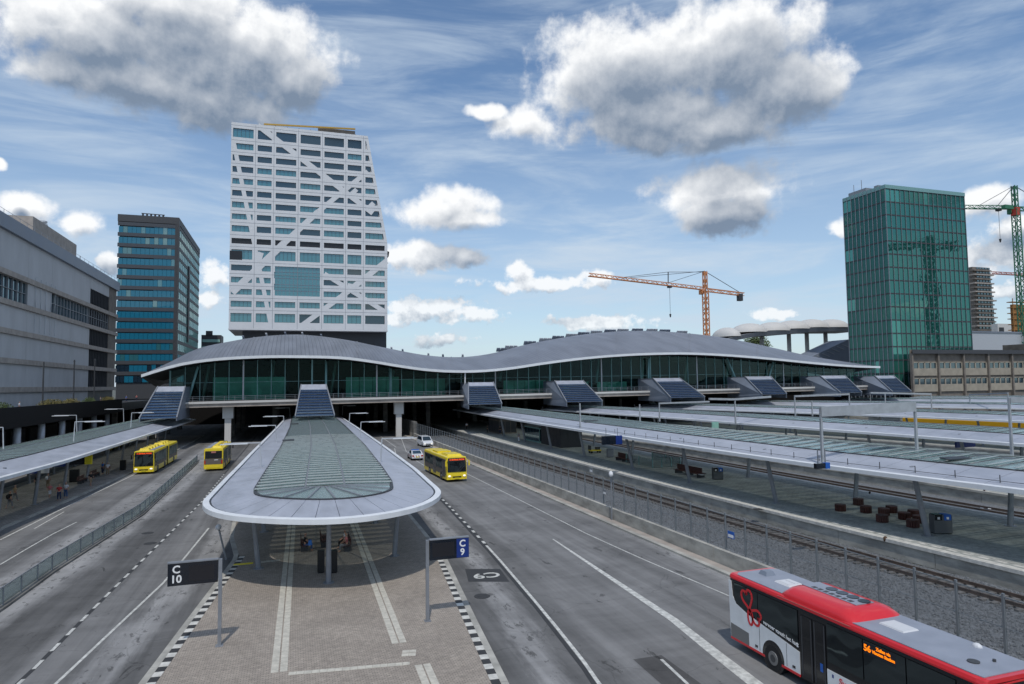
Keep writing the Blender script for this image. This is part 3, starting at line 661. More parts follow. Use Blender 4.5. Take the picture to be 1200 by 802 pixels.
# roof metal with fine standing seams
m_ = bpy.data.materials.new('standing_seam_roof'); m_.use_nodes = True; t_ = m_.node_tree; t_.nodes.clear(); g = NG(t_)
b_ = g.n('ShaderNodeBsdfPrincipled'); o_ = g.n('ShaderNodeOutputMaterial'); g.lk(b_.outputs[0], o_.inputs[0])
pos = g.n('ShaderNodeNewGeometry').outputs['Position']; sx, sy, sz = g.sep(pos)
seam = g.ramp(g.m('PINGPONG', sx, 0.45), 0.36, 0.44)
nz = g.noise(g.vm('MULTIPLY', pos, (0.25, 0.05, 0.2)), 1.0, 5, 0.6)
k = g.m('MULTIPLY', g.ramp(nz, 0.3, 0.7, 0.86, 1.14), g.ramp(seam, 0, 1, 1.0, 0.62))
cc = g.vm('SCALE', (0.215, 0.232, 0.27)); g.lk(k, cc.node.inputs['Scale']); g.lk(cc, b_.inputs['Base Color'])
b_.inputs['Roughness'].default_value = 0.5; b_.inputs['Metallic'].default_value = 0.35
bn = g.n('ShaderNodeBump'); bn.inputs['Strength'].default_value = 0.6; bn.inputs['Distance'].default_value = 0.08; g.lk(seam, bn.inputs['Height']); g.lk(bn.outputs[0], b_.inputs['Normal'])
M['roofmetal'] = m_
# roof in broad sections, joined by raised cappings
NS = 9
for s in range(NS):
    mb = MB(); rows = []
    for j in range(9):
        v = j/8; rows.append([tuple(roof_pt((s+i/12)/NS, v)) for i in range(13)])
    rows.append([(a[0], a[1]+25, a[2]-3.0) for a in rows[-1]])
    mb.grid(rows); mb.build('roof_section', 'roofmetal', parent=hall, smooth=True)
for s in [x/NS for x in range(1, NS)]:
    mb = MB(); P_ = [roof_pt(s, j/8)+Vector((0, 0, .06)) for j in range(9)]
    for a, b in zip(P_, P_[1:]): mb.bar(a, b, .3, .16)
    mb.build('roof_capping', 'roofmetal', parent=hall)
eg = MB(); sf = MB(); NE = 80; prev = None
for i in range(NE+1):
    p = roof_pt(i/NE, 0)
    if prev is not None:
        a, b = prev, p
        eg.hexa([(a.x, a.y-.5, a.z-.42), (b.x, b.y-.5, b.z-.42), (b.x, b.y+.2, b.z-.42), (a.x, a.y+.2, a.z-.42)], [(a.x, a.y-.5, a.z+.16), (b.x, b.y-.5, b.z+.16), (b.x, b.y+.2, b.z+.16), (a.x, a.y+.2, a.z+.16)])
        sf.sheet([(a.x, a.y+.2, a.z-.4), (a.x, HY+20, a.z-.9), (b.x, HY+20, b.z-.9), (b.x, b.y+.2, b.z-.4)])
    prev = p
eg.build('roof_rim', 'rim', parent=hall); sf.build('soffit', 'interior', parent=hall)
# ridge ventilators
for k, px in enumerate([289, 316, 338, 358, 380, 462, 475, 505, 522, 545, 590, 600, 622, 640, 655, 671, 685, 700, 716, 731, 748, 765, 780, 800]):
    u = (onY(px, 400, RY1).x-TX0)/(TX1-TX0); p = roof_pt(u, 1.0); mb = MB(); big = px > 570
    L = 4.2 if big else 1.8
    for q in range(3 if big else 1):
        x = p.x-L/2+q*L/3; mb.hexa([(x, p.y, p.z-.2), (x+L/3*.8, p.y, p.z-.2), (x+L/3*.8, p.y+1.4, p.z-.2), (x, p.y+1.4, p.z-.2)], [(x-.3, p.y-.9, p.z+.75), (x+L/3*.8-.3, p.y-.9, p.z+.75), (x+L/3*.8-.3, p.y-.6, p.z+.95), (x-.3, p.y-.6, p.z+.95)])
    mb.build('roof_vent', 'lsteel' if k % 2 else 'slate', parent=hall)
# glass front: mullions and panes
X = X0+4.5; xs = []
while X < X1-3: xs.append(X); X += 2.9
def eavez(X): return smooth_interp(E0, X)-.55
pane_mb = None
for i, X in enumerate(xs):
    z1 = eavez(X); z0 = deckz(X)+1.25
    if z1 > z0+.3:
        mb = MB(); w = .14 if i % 5 else .30; mb.box(X-w/2, X+w/2, HY-.16, HY+.16, z0, z1); mb.build('mullion', 'tgreen' if i % 5 else 'lsteel' if i % 10 else 'tgreen', parent=hall)
    if i+1 < len(xs):
        Xb = xs[i+1]; mb = MB(); mb.hexa([(X+.08, HY-.03, z0), (Xb-.08, HY-.03, z0), (Xb-.08, HY+.03, z0), (X+.08, HY+.03, z0)], [(X+.08, HY-.03, z1), (Xb-.08, HY-.03, eavez(Xb)), (Xb-.08, HY+.03, eavez(Xb)), (X+.08, HY+.03, z1)])
        mb.build('pane', 'hallglass', parent=hall)
for zz in (0.9, 3.9):
    mb = MB()
    for a, b in zip(xs, xs[1:]):
        za = deckz(a)+1.25+zz
        if za < eavez(a)-.3 and za < eavez(b)-.3: mb.bar((a, HY-.22, za), (b, HY-.22, deckz(b)+1.25+zz), .06, .07)
    mb.build('transom', 'tgreen', parent=hall)
# deck with pale fascia and a thin railing
fa = MB(); fb = MB(); sl_ = MB()
DX = [-21+i*8 for i in range(25)]
for a, b in zip(DX, DX[1:]):
    for mbx, y0, dz0, dz1 in ((fa, 150.6, .75, 1.2), (fb, 150.9, 0.0, .75)):
        mbx.hexa([(a, y0, deckz(a)+dz0), (b, y0, deckz(b)+dz0), (b, 152, deckz(b)+dz0), (a, 152, deckz(a)+dz0)], [(a, y0, deckz(a)+dz1), (b, y0, deckz(b)+dz1), (b, 152, deckz(b)+dz1), (a, 152, deckz(a)+dz1)])
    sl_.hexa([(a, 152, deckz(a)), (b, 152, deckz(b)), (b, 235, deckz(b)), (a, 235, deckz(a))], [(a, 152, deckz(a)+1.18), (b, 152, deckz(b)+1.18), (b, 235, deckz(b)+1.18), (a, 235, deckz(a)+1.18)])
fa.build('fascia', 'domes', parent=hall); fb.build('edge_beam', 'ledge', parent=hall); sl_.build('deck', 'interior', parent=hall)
mb = MB()
for a, b in zip(DX, DX[1:]):
    for h in (1.5, 1.9, 2.25): mb.bar((a, 151, deckz(a)+h), (b, 151, deckz(b)+h), .04, .04)
    for q in range(4): x = a+q*2; mb.box(x-.03, x+.03, 150.97, 151.03, deckz(a)+1.2, deckz(a)+2.27)
mb.build('railing', 'steel', parent=hall)
# inside: green shop fronts, columns, back wall
for x0, x1, h in ((249, 335, 25), (405, 468, 23), (470, 522, 20), (590, 640, 16), (660, 690, 13), (700, 735, 12)):
    a, b = onY(x0, 470, HY+3), onY(x1, 470, HY+3); mb = MB(); z0 = deckz(a.x)+1.2; hh = h*.205; n = max(2, int((b.x-a.x)/2.6))
    for i in range(n): xa = a.x+(b.x-a.x)*i/n; mb.box(xa+.06, xa+(b.x-a.x)/n-.06, HY+3, HY+3.1, z0, z0+hh)
    mb.build('shop_front', 'shop', parent=hall); mb = MB(); mb.box(a.x, b.x, HY+3.2, HY+9, z0, z0+hh-.2); mb.build('shop', 'interior', parent=hall)
for i in range(14):
    X = X0+10+i*14; mb = MB(); mb.tube((X, HY+8, deckz(X)+1.2), (X+1.2, HY+8, eavez(X)), .35, n=10); mb.build('column', 'lsteel', parent=hall, smooth=True)
mb = MB()
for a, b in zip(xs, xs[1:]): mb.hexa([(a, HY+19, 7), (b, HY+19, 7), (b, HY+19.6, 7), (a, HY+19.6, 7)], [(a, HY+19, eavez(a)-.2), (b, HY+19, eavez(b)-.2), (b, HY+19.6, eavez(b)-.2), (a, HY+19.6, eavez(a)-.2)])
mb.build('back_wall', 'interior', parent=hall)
for x0, y0, x1, y1 in ((232, 430, 220, 472), (852, 420, 868, 458), (906, 424, 898, 455), (382, 424, 382, 470), (458, 432, 458, 470), (760, 420, 760, 458)):
    a, b = onY(x0, y0, HY-1.0), onY(x1, y1, HY-1.0); mb = MB(); mb.tube(a, b, .26, n=8); mb.build('leaning_column', 'tgreen', parent=hall, smooth=True)
a = onY(545, 436, 153.2); b = onY(545, 455, 153.2); mb = MB(); mb.tube(a, b, .16); mb.build('drain_pipe', 'white', parent=hall)
# pillars in the underpass
def pillar(px, py0, py1, Y, big):
    a, b = onY(px, py0, Y), onY(px, py1, Y); mb = MB(); w = 1.0 if big else .75
    mb.box(a.x-w*.62, a.x+w*.62, Y-.6, Y+.6, -.05, 5.2); mb.box(a.x-w*1.05, a.x+w*1.05, Y-.8, Y+.9, 5.2, deckz(a.x)); mb.build('pillar', 'domes', parent=hall)
pillar(267.5, 479, 515, 153.5, True); pillar(467, 475, 513, 153.5, True)
for Y in (172, 192, 212):
    for X in (-42, -30, -13, -3.5, 11, 23, 34, 52, 68, 84, 100): mb = MB(); mb.box(X-.55, X+.55, Y-.6, Y+.6, -.05, 8.0); mb.build('pillar', 'concrete_dark', parent=hall)
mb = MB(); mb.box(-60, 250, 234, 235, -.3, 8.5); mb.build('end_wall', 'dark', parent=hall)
mb = MB(); mb.box(26.4, 27.2, 150, 233, -.3, 3.5); mb.build('side_wall', 'concrete_dark', parent=hall)

# ================================================================== SLOPING STAIR HOODS
def hood(xc, wt, wb, zt, zb, yt, yb, label, skew=0.0):
    h = thing('stair_hood', label, 'stair hood', (xc, yb, zb-1), 'sloping glazed stair hoods between the hall and the canopies')
    tl_, tr_ = Vector((xc-wt/2, yt, zt)), Vector((xc+wt/2, yt, zt)); bl_, br2 = Vector((xc-wb/2+skew, yb, zb)), Vector((xc+wb/2+skew, yb, zb))
    cap = .16
    a, b = tl_.lerp(bl_, cap), tr_.lerp(br2, cap); mb = MB(); up = Vector((0, 0, .12))
    mb.hexa([tl_, tr_, b, a], [tl_+up, tr_+up, b+up, a+up]); mb.build('cap', 'panel', parent=h)
    NL = 10
    for i in range(NL):
        f0 = cap+(1-cap)*i/NL; f1 = cap+(1-cap)*(i+1)/NL
        p = [tl_.lerp(bl_, f0), tr_.lerp(br2, f0), tr_.lerp(br2, f1), tl_.lerp(bl_, f1)]
        u0 = Vector((0, 0, -.02)); u1 = Vector((0, 0, .16)); mb = MB()
        mb.hexa([p[3]+u1-Vector((0,0,.05)), p[2]+u1-Vector((0,0,.05)), p[1]+u0-Vector((0,0,.05)), p[0]+u0-Vector((0,0,.05))], [p[3]+u1, p[2]+u1, p[1]+u0, p[0]+u0]); mb.build('louvre', 'hoodglass', parent=h)
        mb = MB(); mb.bar(p[3]+Vector((0, -.03, .12)), p[2]+Vector((0, -.03, .12)), .05, .05); mb.build('glazing_bar', 'steel', parent=h)
    mb = MB()
    for f in (.33, .66):
        a, b = tl_.lerp(tr_, f), bl_.lerp(br2, f); mb.bar(a+Vector((0, 0, -.1)), b+Vector((0, 0, -.1)), .1, .1)
    for a, b in ((tl_, bl_), (tr_, br2)): mb.bar(a+Vector((0, 0, .12)), b+Vector((0, 0, .17)), .22, .28)
    mb.build('side_beam', 'steel', parent=h)
    for s, a, b in ((-1, tl_, bl_), (1, tr_, br2)):
        back = Vector((a.x, HY-.3, a.z)); mb = MB(); d = Vector((-.1*s, 0, 0)); zz = 5.6 if zb < 6.2 else zb-.9
        mb.prism([a, b, Vector((b.x, b.y, zz)), Vector((a.x, HY-.3, zz)), Vector((a.x, HY-.3, a.z))], d); mb.build('side_wall', 'slate', parent=h)
    mb = MB(); mb.hexa([(tl_.x, yt, zt-.1), (tr_.x, yt, zt-.1), (tr_.x, HY-.3, zt-.1), (tl_.x, HY-.3, zt-.1)], [(tl_.x, yt, zt+.06), (tr_.x, yt, zt+.06), (tr_.x, HY-.3, zt+.06), (tl_.x, HY-.3, zt+.06)]); mb.build('roof', 'panel', parent=h)
HD = [((185, 217), (163, 207), 'stair hood leaning from the left canopy up to the hall'),
      ((353, 382), (346, 392), 'stair hood at the head of the rounded centre canopy'),
      ((549, 578), (549, 588), 'stair hood right of the drain pipe, above the nearest railway canopy'),
      ((650, 683), (664, 706), 'stair hood second from the drain pipe over the railway platforms'),
      ((765, 796), (786, 826), 'stair hood third from the drain pipe over the railway platforms'),
      ((873, 903), (893, 922), 'stair hood fourth from the drain pipe over the railway platforms'),
      ((961, 990), (985, 1010), 'stair hood fifth from the drain pipe, before the right end of the hall'),
      ((1025, 1047), (1046, 1068), 'stair hood farthest right, below the green glass tower')]
for k, ((a, b), (c, d), lab) in enumerate(HD):
    yt = 150.0; yb = 139.0
    ty = [454, 451.5, 449, 447, 444, 442, 441, 441][k]; by = [492, 489, 475, 472, 467, 463, 461, 460][k]
    A, B = onY(a, ty, yt), onY(b, ty, yt); C, D_ = onY(c, by, yb), onY(d, by, yb)
    hood((A.x+B.x)/2, B.x-A.x, D_.x-C.x, A.z, C.z, yt, yb, 'blue glazed '+lab, (C.x+D_.x)/2-(A.x+B.x)/2)

# ================================================================== WHITE OFFICE TOWER
SY = 222.0
off = thing('office_tower', 'tall white office tower with diagonal facade bands and a large square window', 'tower', (8, SY, 0))
def sp(x, y): v = onY(x, y, SY); return v.x, v.z
XL = sp(268.5, 340)[0]; XR = sp(454, 340)[0]; ZB = sp(300, 385)[1]; ZT = sp(300, 146)[1]
XK, ZK = sp(454, 285); XRT, ZRT = sp(431, 153)
def right_x(z): return XR if z <= ZK else XR+(XRT-XR)*(z-ZK)/(ZT-ZK)
rowpx = [(151.5,162),(169,176),(182.6,189.5),(196,202.8),(210,216.6),(223.8,230.4),(237.3,244.2),(251.3,257.7),(265,272.2),(279.8,286.2),(293,304.3),(310.8,317.6),(325,331.6),(339,345.6),(353,360),(367.3,377.6)]
rows_ = [(sp(290, b)[1], sp(290, a)[1]) for a, b in rowpx]
colpx = [(270.4,295),(300,317),(321.9,346),(351,374.8),(379.3,402.6),(407,423.4),(428,451)]
cols_ = [(sp(a, 345)[0], sp(b, 345)[0]) for a, b in colpx]
BW = (sp(321, 350)[0], sp(375, 350)[0], sp(345, 348.4)[1], sp(345, 312)[1])   # the square window
mb = MB(); D2 = 26.0
pts = [(XL, ZB), (XR, ZB), (XR, ZK), (XRT, ZT), (XL+.15, ZT)]
mb.prism([(x, SY+.75, z) for x, z in pts], (0, D2, 0)); mb.build('body', 'white', parent=off)
def clipx(x, z): return min(x, right_x(z)-.05)
ed = [ZB]+[v for ab in reversed(rows_) for v in ab]+[ZT]
for i in range(0, len(ed), 2):
    z0, z1 = ed[i], ed[i+1]; cutw = BW[2] < (z0+z1)/2 < BW[3]
    for sa, sb2 in (((0, 1),) if not cutw else ((0, 2), (3, 1))):
        xa = lambda z, k_=sa: XL if k_ == 0 else BW[1]
        xb_ = lambda z, k_=sb2: right_x(z) if k_ == 1 else BW[0]
        mb = MB(); mb.hexa([(xa(z0), SY, z0), (xb_(z0), SY, z0), (xb_(z0), SY+.76, z0), (xa(z0), SY+.76, z0)], [(xa(z1), SY, z1), (xb_(z1), SY, z1), (xb_(z1), SY+.76, z1), (xa(z1), SY+.76, z1)]); mb.build('facade_band', 'white', parent=off)
vb = [(XL, cols_[0][0])]+[(a[1], b[0]) for a, b in zip(cols_, cols_[1:])]+[(cols_[-1][1], XR)]
BW_ = (sp(321, 350)[0], sp(375, 350)[0], sp(345, 348.4)[1], sp(345, 312)[1])   # the square window
for i, (a, b) in enumerate(vb):
    for z0, z1 in rows_:
        mb = MB()
        if BW[0] < (a+b)/2 < BW[1] and BW[2] < (z0+z1)/2 < BW[3]: continue
        if i == len(vb)-1:
            ra, rb = right_x(z0)-.9, right_x(z0); ta, tb = right_x(z1)-.9, right_x(z1)
            mb.hexa([(ra, SY+.003, z0), (rb, SY+.003, z0), (rb, SY+.76, z0), (ra, SY+.76, z0)], [(ta, SY+.003, z1), (tb, SY+.003, z1), (tb, SY+.76, z1), (ta, SY+.76, z1)])
        elif a < right_x(z1)-1.2: mb.box(a, min(b, right_x(z1)-.3), SY+.003, SY+.76, z0, z1)
        if mb.v: mb.build('facade_pier', 'white', parent=off)
# seams between facade panels
mb = MB()
for a, b in vb[1:-1]: xm = (a+b)/2; mb.box(xm-.05, xm+.05, SY-.02, SY+.0, ZB, ZT-.3)
for i in range(2, len(ed)-1, 2):
    zm = (ed[i]+ed[i+1])/2; mb.box(XL, right_x(zm), SY-.018, SY, zm-.05, zm+.05)
mb.build('panel_joint', 'steel', parent=off)
rnd = random.Random(3)
tealrow = [(0, 0), (1, 0), (3, 2), (4, 0), (4, 1), (4, 3), (3, 1), (6, 0), (6, 1), (6, 3), (6, 4), (7, 0), (7, 2), (7, 3), (7, 4), (7, 6), (8, 0), (8, 2), (8, 4), (8, 6), (11, 6), (12, 0), (13, 0), (13, 6), (14, 0), (1, 5), (4, 6), (14, 5)]
midrow = (10, 11, 12, 13, 14, 15)
for r_, (z0, z1) in enumerate(rows_):
    for c_, (xa, xb) in enumerate(cols_):
        if z1 > BW[2] and z0 < BW[3] and xa > BW[0]-1 and xb < BW[1]+1: continue
        xb2 = min(xb, right_x(z1)-1.0)
        if xb2-xa < .8 or (r_ == 0 and c_ == 6): continue
        mt = 'blackpane' if r_ == 9 else 'teal' if (r_, c_) in tealrow or (r_ in midrow and rnd.random() < .75) else 'darkpane'
        w = thing_w = MB(); n = max(1, int((xb2-xa)/1.15)); mb = MB(); mb.box(xa, xb2, SY+.45, SY+.745, z0, z1); wo_ = mb.build('window', mt, parent=off)
        mb = MB(); nf = n if mt != 'darkpane' else 1
        for i in range(nf+1):
            x = xa+(xb2-xa)*i/nf; mb.box(x-.035, x+.035, SY+.38, SY+.449, z0, z1)
        mb.box(xa, xb2, SY+.38, SY+.449, z0, z0+.09); mb.box(xa, xb2, SY+.38, SY+.449, z1-.09, z1); f_ = mb.build('frame', 'charcoal', parent=wo_, world=False)
        f_.data.transform(Matrix.Translation(-WL[off]))
x0, x1, z0, z1 = BW; mb = MB(); mb.box(x0, x1, SY+.5, SY+.7, z0, z1); bwin = mb.build('square_window', 'teal', parent=off)
mb = MB()
for i in range(13): x = x0+(x1-x0)*i/12; mb.box(x-.04, x+.04, SY+.38, SY+.5, z0, z1)
for i in range(6): z = z0+(z1-z0)*i/5; mb.box(x0, x1, SY+.42, SY+.5, z-.06, z+.06)
f_ = mb.build('frame', 'slate', parent=bwin, world=False); f_.data.transform(Matrix.Translation(-WL[off]))
# diagonal bands
def diag(p, q, w, y=-.0):
    a = sp(*p); b = sp(*q); a = Vector((a[0], 0, a[1])); b = Vector((b[0], 0, b[1])); d = (b-a).normalized(); s = Vector((-d.z, 0, d.x))*w/2
    mb = MB(); mb.prism([tuple(v+Vector((0, SY+.006+y, 0))) for v in (a-s, b-s, b+s, a+s)], (0, .65, 0)); mb.build('diagonal_band', 'white', parent=off)
diag((302, 147), (437, 250), 1.75); diag((431, 201), (373, 248), 1.5, .006); diag((373, 248), (333, 285), 1.8, .01); diag((333, 285), (272, 343), 2.1, .014)
diag((273, 163), (318, 384), 1.25, .018); diag((306, 296), (301, 312), 1.6, .022); diag((380, 321), (452, 366), 1.5, .026); diag((352, 383), (402, 346), 1.6, .03); diag((402, 346), (453, 306), 1.8, .034)
diag((408, 231), (418, 222), 1.4, .038); diag((430, 246), (438, 238), 1.5, .04); diag((407, 336.5), (420, 339), 2.6, .042)
# soffit, dark trunk, roof parapet, cleaning rail
mb = MB(); a = sp(283, 398); mb.box(a[0], XR+.2, SY+4, SY+24, 0, ZB-.01); mb.build('trunk', 'charcoal', parent=off)
mb = MB(); mb.box(XL-.1, XR+.1, SY-.05, SY+D2+.8, ZB-.5, ZB-.02); mb.build('base_rim', 'white', parent=off)
c = sp(417, 402); d = sp(437, 407); mb = MB(); mb.box(c[0], d[0]+1, SY+3.8, SY+3.98, d[1]-2, c[1]); mb.build('trunk_window', 'blackpane', parent=off)
a = sp(309, 143); b = sp(417, 149.6); mb = MB(); mb.bar((a[0], SY+2, a[1]), (b[0], SY+2, b[1]+.2), .5, .45); mb.build('cleaning_rail', 'goldbeam', parent=off)
mb = MB()
for i in range(9): x = a[0]+(b[0]-a[0])*i/8; mb.box(x-.15, x+.15, SY+1.9, SY+2.2, ZT-.2, a[1]-.2)
mb.box(b[0]-12, b[0], SY+2.6, SY+4, ZT-.1, b[1]-.3); mb.build('rail_post', 'brown', parent=off)
a = sp(457, 296); mb = MB(); mb.hexa([(XR, SY+4, a[1]-2), (XR+1, SY+4, a[1]-.6), (XR+1, SY+7, a[1]-.6), (XR, SY+7, a[1]-2)], [(XR, SY+4, a[1]+1.4), (XR+1.2, SY+4, a[1]+1.0), (XR+1.2, SY+7, a[1]+1), (XR, SY+7, a[1]+1.4)]); mb.build('side_bracket', 'blackpane', parent=off)
mb = MB(); a = sp(270, 299); mb.box(XL-.01, XL+3.6, SY-.03, SY+.5, a[1]-1.4, a[1]+1.4); mb.build('corner_recess', 'blackpane', parent=off)

# ================================================================== LEFT: BLUE GLASS TOWER
TY = 280.0
bt = thing('office_tower', 'blue banded glass tower with dark spandrels left of the white tower', 'tower', (-50, TY, 0))
a = onY(138.5, 252, TY); b = onY(208.5, 256, TY); TXL, TXR, TZ = a.x, b.x, a.z; TD = 62.0
def chord(i): return TY
mb = MB(); mb.box(TXL+.5, TXR-.5, TY+.5, TY+TD-.5, 0, TZ-1); mb.build('core', 'slab', parent=bt)
NF = 15; fh = 4.02
side_mb = None
for i in range(NF):
    z1 = TZ-4.0-i*fh
    zb = z1-2.35; lower = i >= 13
    W0 = 13
    for j in range(W0):
        x0 = TXL+.25+(TXR-TXL-.8)*j/W0; x1 = TXL+.25+(TXR-TXL-.8)*(j+1)/W0; sh = 0.35 if j < W0*.56 else 0.0
        mb = MB(); mb.box(x0+.04, x1-.04, TY+.1, TY+.45, zb-.12-sh*.2, z1+.15-sh); mb.build('window', 'darkpane' if lower and rnd.random() < .6 else 'blueglass' if rnd.random() < .9 else 'teal', parent=bt)
    mb = MB(); mb.box(TXL, TXR-.8, TY-.12, TY+.6, z1+.15, z1+1.5); mb.build('spandrel', 'spandrel' if not lower else 'slab', parent=bt)
    mb = MB(); mb.box(TXR-.02, TXR+.3, TY+1.5, TY+TD, zb-.12, z1+.15); mb.build('side_window', 'blueglass2' if i < 12 else 'blueglass', parent=bt)
    mb = MB(); mb.box(TXR-.02, TXR+.42, TY+.8, TY+TD, z1+.15, z1+1.45); mb.build('side_spandrel', 'slab', parent=bt)
    mb = MB()
    for q in range(14): yy = TY+3+q*4.3; mb.box(TXR+.3, TXR+.36, yy-.06, yy+.06, zb, z1)
    mb.build('side_mullion', 'charcoal', parent=bt)
mb = MB(); mb.box(TXL-.1, TXR+.5, TY-.2, TY+TD, TZ-2.3, TZ+.3); mb.build('parapet', 'slab', parent=bt)
mb = MB(); mb.box(TXR-.85, TXR+.5, TY-.18, TY+1.4, 8, TZ-2.3); mb.build('corner_post', 'charcoal', parent=bt)
mb = MB(); mb.box(TXR+.3, TXR+.75, TY+26, TY+29, TZ-46, TZ-14); mb.box(TXR+.3, TXR+.75, TY+40, TY+44, TZ-58, TZ-50); mb.build('side_shaft', 'charcoal', parent=bt)
mb = MB(); mb.box(TXL+7, TXL+15, TY+4, TY+12, TZ+.3, TZ+1.0); mb.build('roof_plant', 'charcoal', parent=bt)
mb = MB()
for i in range(6): mb.tube((TXL+7.5+i*1.4, TY+4, TZ+1.0), (TXL+7.5+i*1.4, TY+4, TZ+2.0), .35, n=8)
mb.bar((TXL+7, TY+4, TZ+2.1), (TXL+15, TY+4, TZ+1.9), .4, .25); mb.build('roof_fans', 'charcoal', parent=bt)
# small block peeping behind
mb = MB(); a = onY(236, 395, 360); mb.box(a.x, a.x+9, 360, 372, 0, a.z+1); sb = mb.build('apartment_block', 'slab', loc=(a.x, 360, 0)); tag(sb, 'small dark stepped block peeping out behind the blue banded tower', 'building')
mb = MB(); mb.box(a.x+2, a.x+5, 359.6, 361, a.z+1, a.z+3); mb.build('roof_box', 'slab', parent=sb); mb = MB(); mb.box(a.x+.5, a.x+8.5, 359.7, 359.98, a.z-6, a.z-4.6); mb.box(a.x+.5, a.x+8.5, 359.7, 359.98, a.z-2.6, a.z-1.2); mb.build('window_band', 'blueglass2', parent=sb)

# ================================================================== LEFT: LONG GREY BUILDING
LX = -52.0; LY0, LY1 = 60.0, 236.0
lb = thing('long_building', 'long grey clad building with brown ledges filling the left edge', 'building', (LX, 150, 0))
mb = MB(); mb.box(LX-30, LX-.43, LY0, LY1, -.2, 43.6); mb.build('core', 'charcoal', parent=lb)
ZL = [11.6, 17.2, 22.9, 28.45, 34.1, 39.6]
for i, z in enumerate(ZL[:5]):
    mb = MB(); mb.box(LX-.4, LX+.55, LY0, LY1+.3, z-.3, z+.75); mb.build('ledge', 'ledge', parent=lb)
mb = MB(); mb.box(LX-31, LX+.8, LY0, LY1+.5, 42.3, 45.0); mb.build('parapet', 'slate', parent=lb)
bays = [(LY1-30+0, LY1-6)]
for i in range(len(ZL)):
    z0 = ZL[i]+.75; z1 = (ZL[i+1]-.3) if i+1 < 5 else (42.3 if i == 4 else 0)
    if i >= 5: break
    y = LY0; 
    while y < LY1-28.5:
        y2 = min(y+14.6, LY1-28.5)
        win = (i == 3 and y2 > 0)
        if win: z0w = z0+.9
        mb = MB(); 
        if i == 3:
            # recessed ribbon window with thin posts
            if y < LY1-83 or y > LY1-73:
                mb.box(LX-.6, LX-.42, y, y2, z0, z1); 
                w_ = mb.build('window', 'hallglass2' if False else 'darkpane', parent=lb); mb = MB()
                q = y
                while q < y2: mb.box(LX-.42, LX-.1, q, q+.12, z0, z1); q += 2.4
                mb.box(LX-.42, LX-.15, y, y2, z0+2.3, z0+2.40)
                f_ = mb.build('frame', 'steel', parent=w_, world=False); f_.data.transform(Matrix.Translation(-WL[lb]))
            else:
                mb.box(LX-.42, LX+.05, y+.03, y2-.03, z0, z1); mb.build('cladding_panel', 'lwall', parent=lb)
        else:
            mb.box(LX-.42, LX+.05, y+.03, y2-.03, z0, z1); mb.build('cladding_panel', 'lwall', parent=lb)
        y = y2
    # dark glazed bay near the far end and the end pier
    if i != 3:
        if i == 4: mb = MB(); mb.box(LX-.42, LX+.05, LY1-28.3, LY1-9, z0+4.4, z1); mb.build('cladding_panel', 'lwall', parent=lb); z1 = z0+4.4
        mb = MB(); mb.box(LX-.6, LX-.43, LY1-28.3, LY1-9, z0, z1); w_ = mb.build('window', 'darkpane', parent=lb); mb = MB(); q = LY1-28.3
        while q < LY1-9: mb.box(LX-.43, LX-.05, q, q+.16, z0, z1); q += 1.6
        f_ = mb.build('frame', 'charcoal', parent=w_, world=False); f_.data.transform(Matrix.Translation(-WL[lb]))
    else:
        mb = MB(); mb.box(LX-.6, LX-.43, LY1-28.3, LY1-9, z0, z1); w_ = mb.build('window', 'darkpane', parent=lb); mb = MB(); q = LY1-28.3
        while q < LY1-9: mb.box(LX-.43, LX-.1, q, q+.14, z0, z1); q += 2.4
        mb.box(LX-.43, LX-.15, LY1-28.3, LY1-9, z0+2.3, z0+2.4); mb.build('frame', 'steel', parent=w_)
    mb = MB(); mb.box(LX-.42, LX+.08, LY1-8.8, LY1, z0, 42.3 if i == 4 else z1); mb.build('end_pier', 'brown', parent=lb)
mb = MB(); mb.box(LX-.42, LX+.05, LY0, LY1-28.5, 8, 11.3); mb.build('plinth_wall', 'lwall', parent=lb)
mb = MB()
for k in range(5):
    for z in (24, 29.2): mb.tube((LX+.25, 166+k*3.2, z), (LX+.25, 166+k*3.2, z+6.5), .06, n=6)
mb.build('pipe', 'lsteel', parent=lb)
a = onX(36, 262, LX-6); mb = MB(); mb.box(LX-11, LX-3, a.y-8, a.y+24, 44.5, 50.6); mb.build('roof_house', 'ledge', parent=lb)
mb = MB()
for k in range(3): mb.tube((LX-6, a.y+8, 51.2+k*.75), (LX-6, a.y+8, 51.6+k*.75), 1.0-.1*(k == 2), n=12)
mb.tube((LX-6, a.y+8, 50.5), (LX-6, a.y+8, 53), .5); mb.build('roof_vent', 'lsteel', parent=lb)
mb = MB(); y = LY0
while y < LY1: mb.box(LX+.3, LX+.36, y, y+.06, 45, 46.0); y += 4
mb.bar((LX+.33, LY0, 46), (LX+.33, LY1, 46), .05, .05); mb.box(LX-2, LX-1.9, 205, 205.1, 45, 47.6); mb.box(LX-2, LX-1.9, 218, 218.1, 45, 47.2); mb.build('roof_rail', 'steel', parent=lb)

